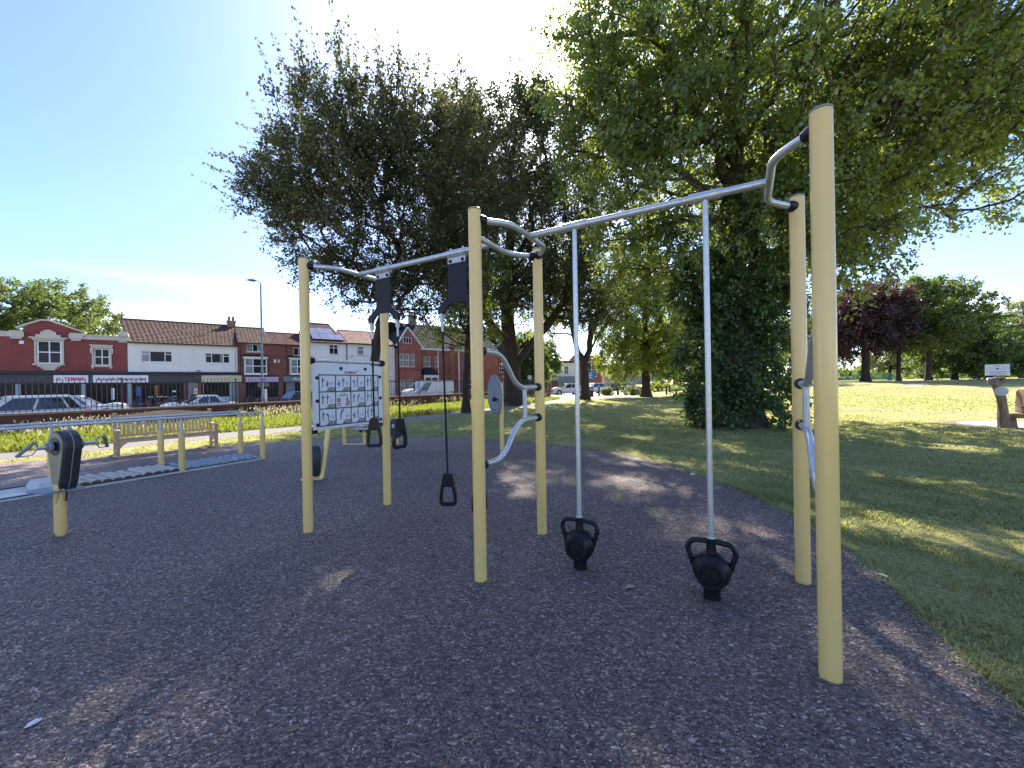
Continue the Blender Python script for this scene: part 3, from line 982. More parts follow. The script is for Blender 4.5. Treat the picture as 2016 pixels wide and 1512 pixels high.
fa = MB(); fa.box(-14, -0.005, -0.12, 0.28, Z(2.22), Z(2.945)); fa.build('fascia', M['fascia'], b, smooth=False)
sg = MB(); sg.box(-4.32, -2.38, -0.17, -0.122, Z(2.25), Z(2.90)); sg = sg.build('shop_sign', M['signwhite'], b, smooth=False)
text_mesh('YAMAHA', 0.40, sg, M['signred'], (-3.15, -0.176, Z(2.58)), bold=0.018, width=1.2)
lg = MB()
cx, cz, rr_ = -4.02, Z(2.58), 0.115
lg.frame([(cx + rr_ * math.cos(a), cz + rr_ * math.sin(a)) for a in np.linspace(0, 2 * math.pi, 24, endpoint=False)], [(cx + 0.088 * math.cos(a), cz + 0.088 * math.sin(a)) for a in np.linspace(0, 2 * math.pi, 24, endpoint=False)], 0.012, Matrix.Translation((0, -0.178, 0)))
for a in (90, 210, 330):
    dx, dz_ = math.cos(R(a)), math.sin(R(a))
    lg.bar((cx, -0.178, cz), (cx + dx * 0.09, -0.178, cz + dz_ * 0.09), 0.03, 0.011, up=(0, 1, 0))
    lg.bar((cx + dx * 0.05 - dz_ * 0.03, -0.179, cz + dz_ * 0.05 + dx * 0.03), (cx + dx * 0.05 + dz_ * 0.03, -0.179, cz + dz_ * 0.05 - dx * 0.03), 0.012, 0.010, up=(0, 1, 0))
lg.build('emblem', M['signred'], sg, smooth=False)
sg = MB(); sg.box(-2.1, -0.012, -0.17, -0.122, Z(2.25), Z(2.90)); sg.box(-0.008, 1.35, -0.17, -0.122, Z(2.25), Z(2.90)); sg = sg.build('shop_sign', M['signwhite'], b, smooth=False)
text_mesh('Arnolds Motorcycles', 0.36, sg, M['signplum'], (-0.36, -0.176, Z(2.56)), bold=0.012, width=3.05)
shopfront(b, -14, -0.26, Z(2.22), riser=0.45, pil=(-6.2, -2.66, -9.8), frame='fascia', riser_mat='bluegrey')
p = MB(); p.box(-1.05, -0.85, 0.05, 0.078, 0.9, 1.9); p.build('poster', M['signwhite'], b, smooth=False)

# --- white pebbledash pair of shops
b = building('rendered_shop', 0.004, 'white pebbledash shop block with a brown tiled roof beside the red brick shop')
mb = MB(); ops = [(0.89, 3.01, Z(4.09), Z(5.1)), (5.41, 7.35, Z(4.08), Z(5.04))]
wall_open(mb, 0.02, 7.96, Z(2.98), Z(5.9), ops)
mb.build('wall', M['render'], b, smooth=False)
mb = MB(); mb.box(0.02, 7.96, 8.7, 9.0, 0, Z(5.9)); mb.build('rear_wall', M['render'], b, smooth=False)
window(b, 0.89, 3.01, Z(4.09), Z(5.1), (0.55, 1.15, 0.5), (0.72, None, 0.72), fr=0.07, net=(0,), sillmat='render')
window(b, 5.41, 7.35, Z(4.08), Z(5.04), (0.5, 1.1, 0.55), (0.72, None, 0.72), fr=0.07, net=(), sillmat='render')
p = MB(); p.box(6.55, 6.82, 0.118, 0.128, Z(4.2), Z(4.98)); p.build('curtain', M['glass_net'], b, smooth=False)
gable_roof(b, 0.02, 7.96, Z(5.92), Z(8.35), 9.0, 'tile', gables='brick_house', seed=3, lean0=-1.0)
chimney(b, 7.75, 4.5, Z(7.3), Z(8.75), 0.75, 2)
for ax_, az in ((7.6, 8.8), (-0.9, 7.9)):     # television aerials
    p = MB(); p.tube([(ax_, 4.4, Z(az)), (ax_, 4.4, Z(az) + 1.3)], 0.022, 6); p.tube([(ax_ - 0.5, 4.4, Z(az) + 1.25), (ax_ + 0.4, 4.4, Z(az) + 1.25)], 0.014, 6)
    for k in range(6): p.tube([(ax_ - 0.45 + k * 0.16, 4.15, Z(az) + 1.25), (ax_ - 0.45 + k * 0.16, 4.65, Z(az) + 1.25)], 0.009, 5)
    p.build('aerial', M['palegrey'], b)
p = MB(); p.box(3.98, 4.2, -0.06, -0.001, Z(4.72), Z(4.92)); p.build('alarm_box', M['signwhite'], b, smooth=False)
p = MB(); p.tube([(7.78, -0.05, Z(3.25)), (7.78, -0.05, Z(5.8))], 0.035, 8); p.build('downpipe', M['palegrey'], b)
p = MB(); p.box(4.75, 4.98, -0.18, -0.001, Z(3.28), Z(3.36)); p.build('lamp_bracket', M['navy'], b, smooth=False)
nv = MB(); nv.box(0.005, 8.3, -0.22, -0.001, Z(2.94), Z(3.2)); nv.build('cornice', M['navy'], b, smooth=False)
fa = MB(); fa.box(0.005, 5.08, -0.115, 0.28, Z(2.22), Z(2.93)); fa.build('fascia', M['fascia'], b, smooth=False)
fa = MB(); fa.box(5.1, 8.25, -0.16, 0.28, Z(2.23), Z(2.88)); fa = fa.build('fascia_sign', M['cream'], b, smooth=False)
p = MB()
rq = random.Random(4)
xx = 5.75
while xx < 7.9:     # the far shop's lettering is too small to read: short strokes
    ww = rq.uniform(0.05, 0.12)
    p.box(xx, xx + ww * 0.4, -0.168, -0.1605, Z(2.42), Z(2.42 + rq.choice([0.22, 0.3])))
    xx += ww + (0.14 if rq.random() < 0.2 else 0.05)
p.build('lettering', M['beige'], fa, smooth=False)
shopfront(b, 0.25, 3.75, Z(2.2), riser=0.8, pil=(0.12,), door=None, frame='fascia')
shopfront(b, 4.02, 4.83, Z(2.2), riser=0.3, door=(4.06, 4.8), frame='palegrey')
shopfront(b, 5.2, 8.2, Z(2.21), riser=0.85, door=(7.35, 8.15), frame='palegrey', riser_mat='palegrey')
for (xa, xb, za, zb, mt) in ((0.5, 0.85, 0.75, 2.0, 'poster_blue'), (1.75, 1.98, 1.1, 2.1, 'poster_orange'), (2.95, 3.25, 1.45, 1.6, 'signwhite'), (0.52, 0.83, 0.5, 0.72, 'signwhite'), (1.3, 2.3, 1.0, 1.12, 'cream'), (2.4, 3.3, 0.98, 1.08, 'palegrey')):
    p = MB(); p.box(xa, xb, 0.055, 0.078, za, zb); p.build('poster', M[mt], b, smooth=False)
for xa, xb in ((3.78, 3.98), (4.85, 5.08)):
    p = MB(); p.box(xa, xb, -0.05, 0.3, 0, Z(2.2)); p.build('brick_pier', M['brick_house'], b, smooth=False)

# --- brick terrace with projecting bays
b = building('terrace_house', 0, 'brown tiled red brick terrace with white bay windows behind the street lamp')
mb = MB(); ops = [(8.74, 10.15, Z(5.29), Z(6.07)), (12.95, 14.0, Z(5.0), Z(5.9))]
wall_open(mb, 8.0, 14.5, Z(2.9), Z(6.25), ops)
mb.build('wall', M['brick_house'], b, smooth=False)
mb = MB(); mb.box(8.0, 14.5, 8.2, 8.5, 0, Z(6.25)); mb.build('rear_wall', M['brick_house'], b, smooth=False)
window(b, 8.74, 10.15, Z(5.29), Z(6.07), (1, 1, 0.8), (None,), fr=0.07, net=(0, 2))
window(b, 12.95, 14.0, Z(5.0), Z(5.9), (1, 1), (None,), fr=0.07)
gable_roof(b, 8.0, 10.75, Z(6.25), Z(8.2), 8.5, 'tile', gables='brick_house', seed=5)
gable_roof(b, 10.78, 14.5, Z(6.22), Z(7.8), 8.5, 'tile_red', gables='brick_house', seed=6)
for x0, x1 in ((8.5, 10.42), (12.55, 14.35)):
    w = window(b, x0, x1, Z(3.02), Z(4.6), (0.8, 1, 0.4), (0.5, 0.5, 0.5), y=-0.55, fr=0.09, net=(0,), sill=False)
    mb = MB(); mb.box(x0, x0 + 0.1, -0.48, -0.001, Z(3.02), Z(4.6)); mb.box(x1 - 0.1, x1, -0.48, -0.001, Z(3.02), Z(4.6)); mb.box(x0 - 0.05, x1 + 0.05, -0.6, -0.001, Z(2.92), Z(3.01))
    mb.box(x0 - 0.12, x1 + 0.12, -0.68, -0.001, Z(4.61), Z(4.75)); mb.build('bay', M['upvc'], b, smooth=False)
    mb = MB(); mb.add([(x0 - 0.2, -0.78, Z(4.76)), (x1 + 0.2, -0.78, Z(4.76)), (x1 + 0.1, -0.002, Z(5.0)), (x0 - 0.1, -0.002, Z(5.0)), (x0 - 0.2, -0.002, Z(4.76)), (x1 + 0.2, -0.002, Z(4.76)), (x0 - 0.2, -0.78, Z(4.82)), (x1 + 0.2, -0.78, Z(4.82))],
                      [(6, 7, 2, 3), (0, 1, 7, 6), (0, 6, 3, 4), (1, 5, 2, 7), (0, 4, 5, 1)]); mb.build('bay_roof', M['slate'], b, smooth=False)
for xx, nm, mt in ((11.1, 'alarm_box', 'signwhite'), (11.45, 'alarm_box', 'cream')):
    p = MB(); p.box(xx, xx + 0.2, -0.1, -0.001, Z(4.2), Z(4.55)); p.build(nm, M[mt], b, smooth=False)
p = MB(); p.tube([(12.33, -0.06, Z(3.0)), (12.33, -0.06, Z(4.6)), (12.25, -0.06, Z(4.8)), (12.25, -0.06, Z(6.1))], 0.04, 8); p.build('downpipe', M['gutter'], b)
p = MB(); p.tube([(8.2, -0.06, Z(3.0)), (8.2, -0.06, Z(6.0))], 0.04, 8); p.build('downpipe', M['gutter'], b)
fa = MB(); fa.box(8.6, 11.5, -0.16, 0.28, Z(2.2), Z(2.73)); fa = fa.build('fascia_sign', M['lilac'], b, smooth=False)
p = MB(); p.lathe([(0.2, 0), (0.2, 0.02)], 18, Matrix.Translation((10.05, -0.16, Z(2.47))) @ Matrix.Rotation(R(90), 4, 'X')); p.build('emblem', M['ink'], fa)
fb = MB(); fb.box(11.96, 14.5, -0.16, 0.28, Z(2.18), Z(2.77)); fb = fb.build('fascia_sign', M['bluegrey'], b, smooth=False)
text_mesh('Ban', 0.42, fb, M['signwhite'], (13.2, -0.166, Z(2.50)), bold=0.004, shear=0.35, width=0.85)
for xa, xb in ((8.0, 8.59), (11.52, 11.94)):
    mb = MB(); mb.box(xa, xb, -0.03, 0.3, 0, Z(2.9)); mb.build('brick_pier', M['brick_house'], b, smooth=False)
shopfront(b, 8.6, 11.5, Z(2.19), riser=0.7, frame='fascia'); shopfront(b, 11.96, 14.5, Z(2.17), riser=0.5, door=(12.2, 13.0), frame='bluegrey', riser_mat='bluegrey')
mb = MB(); mb.box(8.6, 11.5, 0.0, 0.2, Z(2.74), Z(2.9)); mb.box(11.96, 14.5, 0.0, 0.2, Z(2.78), Z(2.9)); mb.build('lintel', M['navy'], b, smooth=False)

# --- white house with solar panels
b = building('solar_house', 0, 'white rendered house with solar panels on its roof')
mb = MB(); wall_open(mb, 14.55, 18.5, 0, Z(6.68), [(16.56, 17.54, Z(5.28), Z(6.37)), (15.1, 16.6, Z(0.6), Z(2.2))])
mb.build('wall', M['render2'], b, smooth=False)
mb = MB(); mb.box(14.55, 18.5, 8.2, 8.5, 0, Z(6.68)); mb.build('rear_wall', M['render2'], b, smooth=False)
window(b, 16.56, 17.54, Z(5.28), Z(6.37), (1, 1), (0.68, 0.68), fr=0.07)
window(b, 15.1, 16.6, Z(0.6), Z(2.2), (1, 1), (0.7,), fr=0.07)
gable_roof(b, 14.55, 18.5, Z(6.68), Z(9.2), 8.5, 'tile_red', gables='brick_house', seed=8, hip1=0.9)
ys_, zs_ = (9.2 - 6.68) / 4.25, 0
for r_ in range(2):
    for c_ in range(4):
        if r_ == 1 and c_ == 3: continue
        x0 = 14.9 + c_ * 0.84; L0 = 0.3 + r_ * 1.55; L1 = L0 + 1.5
        cosr = 4.25 / math.hypot(4.25, 2.52); sinr = 2.52 / math.hypot(4.25, 2.52)
        pp = MB()
        vs = []
        for hh in (0.13, 0.17):
            for q, x in ((L0, x0), (L0, x0 + 0.81), (L1, x0 + 0.81), (L1, x0)):
                vs.append((x, q * cosr - sinr * hh, Z(6.68) + q * sinr + cosr * hh))
        pp.add(vs, [(4, 5, 6, 7), (3, 2, 1, 0), (0, 1, 5, 4), (1, 2, 6, 5), (2, 3, 7, 6), (3, 0, 4, 7)])
        pp.build('solar_panel', M['solar'], b, smooth=False)
p = MB(); p.tube([(18.42, -0.05, 0), (18.42, -0.05, Z(6.5))], 0.04, 8); p.build('downpipe', M['gutter'], b)

# --- second white house
b = building('white_house', 0, 'white rendered house with a pinkish tiled roof next to the orange brick villa')
mb = MB(); wall_open(mb, 18.53, 24.2, 0, Z(6.72), [(19.66, 20.45, Z(5.31), Z(6.34))])
mb.build('wall', M['render2'], b, smooth=False)
mb = MB(); mb.box(18.53, 24.2, 8.2, 8.5, 0, Z(6.72)); mb.box(23.9, 24.195, 0.3, 8.2, 0, Z(6.72)); mb.build('rear_wall', M['render2'], b, smooth=False)
window(b, 19.66, 20.45, Z(5.31), Z(6.34), (1,), (0.6,), fr=0.08, net=(0,))
M['tile_pink'] = pm('pink_tile', (0.36, 0.24, 0.19), (0.28, 0.17, 0.13), spec=0.2, rough=0.9, scale=2.0, island=0.15)
gable_roof(b, 18.53, 24.2, Z(6.72), Z(8.6), 8.5, 'tile_pink', gables='render2', seed=9)
p = MB(); p.box(18.85, 19.1, -0.1, -0.001, Z(4.95), Z(5.15)); p.build('alarm_box', M['palegrey'], b, smooth=False)
p = MB(); p.box(18.6, 24.1, -0.03, -0.001, Z(5.15), Z(5.19)); p.build('cable', M['palegrey'], b, smooth=False)

# --- orange brick villa
b = building('brick_villa', 0, 'orange red Victorian brick villa with gabled bay, slate roof and porch')
mb = MB()
ops = [(28.06, 28.5, Z(4.03), Z(5.42)), (28.56, 29.05, Z(4.03), Z(5.42)), (29.7, 30.22, Z(4.05), Z(5.45)), (34.6, 35.6, Z(3.9), Z(5.6)), (36.6, 37.4, Z(3.9), Z(5.6)), (30.6, 31.4, Z(0.8), Z(2.3)), (34.6, 35.6, Z(0.8), Z(2.4))]
wall_open(mb, 27.3, 40, 0, Z(6.2), ops, t=0.35)
mb.box(24.3, 40, 9, 9.3, 0, Z(6.2)); mb.box(24.3, 24.6, 0.35, 9, 0, Z(6.2))
wall_open(mb, 24.3, 27.3, 0, Z(6.7), [(24.45, 25.0, Z(3.95), Z(5.55)), (25.12, 25.75, Z(3.95), Z(5.55)), (25.87, 26.42, Z(3.95), Z(5.55)), (24.45, 25.2, Z(0.9), Z(2.3)), (25.4, 26.2, Z(0.9), Z(2.3))], y0=-0.9, t=0.3)
mb.box(27.05, 27.3, -0.6, -0.002, 0, Z(6.2)); mb.box(24.3, 24.5, -0.6, -0.002, 0, Z(6.2))
mb.add([(24.3, -0.9, Z(6.7)), (27.3, -0.9, Z(6.7)), (25.5, -0.9, Z(8.6)), (24.3, -0.6, Z(6.7)), (27.3, -0.6, Z(6.7)), (25.5, -0.6, Z(8.6))], [(0, 1, 2), (5, 4, 3)])
mb.box(31.9, 32.6, -0.25, -0.002, 0, Z(7.0))
mb.build('wall', M['brick_vic'], b, smooth=False)
for x0, x1 in ((24.45, 25.0), (25.12, 25.75), (25.87, 26.42)):
    window(b, x0, x1, Z(3.95), Z(5.55), (1,), (0.5,), y=-0.8, fr=0.08, net=(0,), sillmat='stone')
for x0, x1 in ((28.06, 28.5), (28.56, 29.05), (29.7, 30.22)):
    window(b, x0, x1, Z(4.03), Z(5.43), (1,), (0.5,), fr=0.08, net=(0,))
for x0, x1 in ((34.6, 35.6), (36.6, 37.4)): window(b, x0, x1, Z(3.9), Z(5.6), (1,), (0.5,), fr=0.08, net=(0,))
window(b, 30.6, 31.4, Z(0.8), Z(2.3), (1,), (0.5,), fr=0.07); window(b, 34.6, 35.6, Z(0.8), Z(2.4), (1,), (0.5,), fr=0.07)
for x0, x1 in ((24.45, 25.2), (25.4, 26.2)): window(b, x0, x1, Z(0.9), Z(2.3), (1,), (0.5,), y=-0.8, fr=0.07, net=(0,))
mb = MB(); mb.box(24.25, 27.36, -0.96, -0.902, Z(3.5), Z(3.66)); mb.box(27.31, 40, -0.06, -0.001, Z(3.5), Z(3.62)); mb.box(27.31, 40, -0.06, -0.001, Z(3.05), Z(3.12)); mb.build('string_course', M['brick_house'], b, smooth=False)
mb = MB(); mb.box(27.31, 31.88, -0.2, 0.36, Z(6.2), Z(6.5)); mb.box(32.62, 40, -0.2, 0.36, Z(6.2), Z(6.5)); mb.build('eaves_board', M['upvc'], b, smooth=False)
mb = MB(); tiled_slope(mb, 27.0, 40, -0.3, Z(6.5), 4.5, Z(10.2), course=0.28, thick=0.02, seed=12, tw=0.5); tiled_slope(mb, 24.3, 40, 9.3, Z(6.4), 4.5, Z(10.2), course=0.8, seed=13, tw=3)
mb.build('roof', M['slate'], b, smooth=False)
mb = MB(); mb.add([(24.1, -1.1, Z(6.45)), (25.5, -1.1, Z(8.75)), (25.5, 4.4, Z(8.75)), (24.1, 4.4, Z(6.45)), (27.5, -1.1, Z(6.45)), (27.5, 4.4, Z(6.45))], [(0, 1, 2, 3), (1, 4, 5, 2)])
mb.build('bay_roof', M['slate'], b, smooth=False)
mb = MB(); mb.bar((24.0, -1.0, Z(6.5)), (25.5, -1.0, Z(8.85)), 0.12, 0.2); mb.bar((25.5, -1.0, Z(8.85)), (27.55, -1.0, Z(6.4)), 0.12, 0.2); mb.build('bargeboard', M['upvc'], b, smooth=False)
window(b, 24.9, 26.0, Z(6.85), Z(7.6), (1, 1, 1), (None,), y=-0.99, fr=0.06, sill=False)
mb = MB(); mb.add([(27.45, -1.4, Z(2.92)), (29.6, -1.4, Z(2.92)), (29.2, -0.002, Z(3.9)), (28.1, -0.002, Z(3.9)), (27.45, -0.002, Z(2.92)), (29.6, -0.002, Z(2.92))], [(0, 1, 2, 3), (0, 3, 4), (1, 5, 2), (0, 4, 5, 1)]); mb.build('porch_roof', M['slate'], b, smooth=False)
mb = MB(); mb.box(27.5, 27.65, -1.35, -1.2, 0, Z(2.9)); mb.box(29.4, 29.55, -1.35, -1.2, 0, Z(2.9)); mb.box(28.45, 28.6, -1.35, -1.2, 0, Z(2.9)); mb.box(27.65, 29.4, -1.36, -1.19, Z(2.55), Z(2.88)); mb.build('porch_frame', M['upvc'], b, smooth=False)
for x in (30.05, 33.2):
    p = MB(); p.tube([(x, -0.3, 0.0), (x, -0.3, Z(6.2))], 0.05 if x < 31 else 0.09, 8); p.build('downpipe', M['upvc'], b)
chimney(b, 28.6, 4.5, Z(9.6), Z(11.3), 0.9, 3)

# --- far buildings beyond the forecourt (across the junction)
def far_block(name, px0, px1, d, h, mat, label, roof='slate', wins=(), pitch=1.6, ground_mat=None):
    x0, x1 = (px0 - 1008) / 790 * d, (px1 - 1008) / 790 * d
    t = thing(name, (x0, d, -0.1), label, 'building', R(4))
    W = x1 - x0
    mb = MB(); wall_open(mb, 0, W, 0, h, wins); mb.box(0, W, 7.7, 8, 0, h); mb.box(0, 0.3, 0.3, 7.7, 0, h); mb.box(W - 0.3, W, 0.3, 7.7, 0, h)
    mb.build('wall', M[mat], t, smooth=False)
    for wv in wins:
        window(t, *wv, (1, 1), (0.5,), fr=0.09)
    mb = MB(); tiled_slope(mb, -0.2, W + 0.2, -0.3, h - 0.05, 4, h + pitch, course=0.4, seed=int(d), tw=1.0); tiled_slope(mb, -0.2, W + 0.2, 8.3, h - 0.05, 4, h + pitch, course=0.8, seed=2, tw=3); mb.build('roof', M[roof], t, smooth=False)
    mb = MB()
    for x in (0.01, W - 0.21):
        mb.add([(x, 0, h), (x, 8, h), (x, 4, h + pitch - 0.05), (x + 0.2, 0, h), (x + 0.2, 8, h), (x + 0.2, 4, h + pitch - 0.05)], [(0, 1, 2), (5, 4, 3), (0, 2, 5, 3), (2, 1, 4, 5)])
    mb.build('gable', M[mat], t, smooth=False)
    if ground_mat:
        mb = MB(); mb.box(0.05, W - 0.05, -0.15, -0.002, 0, 2.9); mb.build('shopfront', M[ground_mat], t, smooth=False)
    return t


far_block('pale_shop', 1086, 1138, 74, 5.4, 'render2', 'pale blue white two storey shop far behind the white hatchback', wins=((0.8, 1.6, 3.3, 4.8), (2.4, 3.2, 3.3, 4.8)), pitch=0.6, ground_mat='bluegrey')
far_block('gabled_shop', 1140, 1186, 78, 6.4, 'brick_vic', 'far brick building with tall gridded windows behind the forked tree', wins=((1.6, 3.6, 2.8, 5.6),), pitch=0.8)
far_block('parade', 1190, 1300, 84, 4.0, 'render2', 'long low pale shop far behind the seated figures', wins=((1.5, 3.2, 0.9, 2.6), (5.0, 7.0, 0.9, 2.6)), pitch=1.4, ground_mat='palegrey')
far_block('brick_terrace', 940, 1002, 66, 6.2, 'brick_vic', 'far orange brick house seen past the turning wheel post', wins=((1.6, 2.4, 3.6, 5.0), (1.6, 2.4, 1.6, 3.0), (3.6, 4.4, 3.6, 5.0)), pitch=2.2)

# timber hoarding beyond the wall end
t = thing('board_fence', (0.2, 57.5, 0), 'dark timber board fence far behind the wide trunked tree', 'fence', R(5))
for i in range(34):
    mb = MB(); mb.box(0, 0.17, 0, 0.03, 0, 1.9 + 0.04 * ((i * 7) % 3)); mb.build('board', M['brick_wall'], t, smooth=False, loc=(i * 0.19, 0, 0))
mb = MB(); mb.box(0, 6.4, 0.031, 0.1, 0.4, 0.5); mb.box(0, 6.4, 0.031, 0.1, 1.4, 1.5); mb.build('rail', M['brick_wall'], t, smooth=False)

# ------------------------------------------------------------------ boundary wall and railings
TW0, TW1 = -9.0, 42.5
wl = thing('boundary_wall', (*wpt(TW0, 0), 0), 'low dark brick park wall with pale coping running along the street', 'wall', math.atan2(WD[1], WD[0]))
mb = MB(); Lw = TW1 - TW0
mb.box(0, Lw, -0.11, 0.11, -0.25, 0.74); mb.build('wall_body', M['brick_wall'], wl, smooth=False)
cop = None
n_c = int(Lw / 0.6)
M['coping'] = pm('wall_coping', (0.30, 0.22, 0.17), (0.22, 0.15, 0.12), rough=0.85, scale=6, island=0.2)
for i in range(n_c):
    if cop is None:
        mb = MB(); mb.box(0, 0.592, -0.16, 0.16, 0.742, 0.82); cop = mb.build('coping_stone', M['coping'], wl, smooth=False)
        continue
    o = cop.copy(); COL.objects.link(o); o.parent = wl; o.location = (i * 0.6, random.uniform(-0.006, 0.006), random.uniform(-0.004, 0.004))
sec = 4.2; nsec = int(Lw / sec)
bar_me = None
RAIL_LABEL = ['black iron railing panel ' + q for q in (
    'at the far left end of the park wall', 'on the wall before the windscreen of the silver people carrier', 'on the wall before the tail of the silver people carrier',
    'on the wall in front of the silver hatchback', 'on the wall below the white shop with the motorbikes behind it', 'on the wall in front of the low pale saloon',
    'on the wall beside the foot of the street lamp', 'on the wall behind the instruction board', 'on the wall seen just left of the white van',
    'on the wall directly in front of the white van', 'on the wall between the slender tree and the turning wheel', 'on the wall behind the broad thick trunk')]
for k in range(nsec):
    p0 = wpt(TW0 + k * sec, 0)
    t = thing('iron_railing', (*p0, 0.82), RAIL_LABEL[k], 'railing', math.atan2(WD[1], WD[0]), 'railing panels along the park wall')
    if bar_me is None:
        mb = MB(); mb.tube([(0, 0, 0), (0, 0, 1.18), (0, 0, 1.27)], [0.0115, 0.0115, 0.003], 6); bar_o = mb.build('railing_bar', M['iron'], t); bar_me = bar_o.data
        mb = MB(); mb.box(0, sec, -0.02, 0.02, 1.03, 1.075); rail_t = mb.build('top_rail', M['iron'], t, smooth=False).data
        mb = MB(); mb.box(0, sec, -0.02, 0.02, 0.10, 0.125); rail_b = mb.build('bottom_rail', M['iron'], t, smooth=False).data
        mb = MB(); mb.box(-0.025, 0.025, -0.025, 0.025, 0, 1.25); post_m = mb.build('railing_post', M['iron'], t, smooth=False).data
        st_i = 1
    else:
        link('top_rail', rail_t, t); link('bottom_rail', rail_b, t); link('railing_post', post_m, t); st_i = 1
    nb = int(sec / 0.15)
    for i in range(st_i, nb):
        link('railing_bar', bar_me, t, loc=(i * sec / nb, 0, 0))
bar_o.location = (sec / 28 * 0.5, 0, 0)

# ------------------------------------------------------------------ street lamp
t = thing('street_lamp', (-13.05, 21.9, -0.1), 'tall grey street lamp beyond the park wall with a small road sign on its column', 'street lamp', R(60))
t.location = (-15.3, 24.6, -0.1)
mb = MB(); mb.tube([(0, 0, 0), (0, 0, 1.3)], 0.095, 14); mb.tube([(0, 0, 1.3), (0, 0, 1.36), (0, 0, 8.0)], [0.095, 0.06, 0.045], 14); mb.build('column', M['lampgrey'], t)
mb = MB(); mb.tube(fillet([(0, 0, 7.95), (0, 0, 8.2), (-0.38, 0.0, 8.2)], 0.15), 0.028, 10); mb.build('bracket', M['lampgrey'], t)
mb = MB(); mb.prism([(-0.78, 8.12), (-0.72, 8.19), (-0.42, 8.25), (-0.3, 8.23), (-0.3, 8.13), (-0.45, 8.1)], 0.2); mb.build('lamp_head', M['lampgrey'], t, bevel=0.02)
for z, w_ in ((3.6, 0.3), (2.75, 0.35)):
    mb = MB(); mb.tube([(0, 0, z), (w_, 0, z + 0.03)], 0.012, 8); mb.build('sign_arm', M['lampgrey'], t)
mb = MB(); mb.box(0.07, 0.24, -0.11, -0.09, 0.85, 1.6); mb.build('notice_plate', M['signwhite'], t, smooth=False, bevel=0.01)
mb = MB(); mb.lathe([(0.15, 0), (0.15, 0.015)], 20, Matrix.Translation((-0.2, -0.09, 1.86)) @ Matrix.Rotation(R(90), 4, 'X')); mb.build('round_sign', M['ink_grey'], t)
mb = MB(); mb.lathe([(0.15, 0), (0.15, 0.015)], 20, Matrix.Translation((0.2, -0.09, 1.88)) @ Matrix.Rotation(R(90), 4, 'X')); mb.build('round_sign', M['ink_grey'], t)

# ------------------------------------------------------------------ trees
M['bark'] = pm('tree_bark', (0.060, 0.042, 0.030), (0.028, 0.020, 0.015), rough=0.95, scale=7, stretch=(1, 1, 0.25), bump=0.7, bscale=18, bdist=0.03)
M['bark2'] = pm('grey_bark', (0.085, 0.068, 0.052), (0.045, 0.035, 0.028), rough=0.95, scale=7, stretch=(1, 1, 0.25), bump=0.7, bscale=18, bdist=0.03)
M['leaf_plum'] = leaf_mat('plum_leaf', (0.050, 0.056, 0.030), (0.100, 0.125, 0.048), trans=(0.20, 0.21, 0.05), tw=0.35, third=(0.14, 0.095, 0.06))
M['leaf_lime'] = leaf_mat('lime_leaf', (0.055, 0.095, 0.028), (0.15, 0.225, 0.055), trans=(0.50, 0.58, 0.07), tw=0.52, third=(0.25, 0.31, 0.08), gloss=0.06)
M['leaf_dark'] = leaf_mat('dark_green_leaf', (0.0434, 0.0825, 0.026), (0.1085, 0.1736, 0.0477), trans=(0.224, 0.308, 0.042), tw=0.42)  # deep green leaf colour of the dark trees and the lime's skirt
M['leaf_yellow'] = leaf_mat('young_leaf', (0.1194, 0.1845, 0.026), (0.2604, 0.3255, 0.0477), trans=(0.42, 0.46, 0.04), tw=0.55)
M['leaf_copper'] = leaf_mat('copper_leaf', (0.036, 0.024, 0.034), (0.085, 0.050, 0.056), trans=(0.24, 0.09, 0.07), tw=0.32, third=(0.20, 0.10, 0.075))
M['leaf_syc'] = leaf_mat('sycamore_leaf', (0.0651, 0.1194, 0.0391), (0.1519, 0.2279, 0.0564), trans=(0.26, 0.30, 0.04), tw=0.42, third=(0.2821, 0.3255, 0.0651))
M['leaf_pale'] = leaf_mat('pale_leaf', (0.1302, 0.1736, 0.0651), (0.2604, 0.3038, 0.1302), trans=(0.30, 0.32, 0.09), tw=0.45)


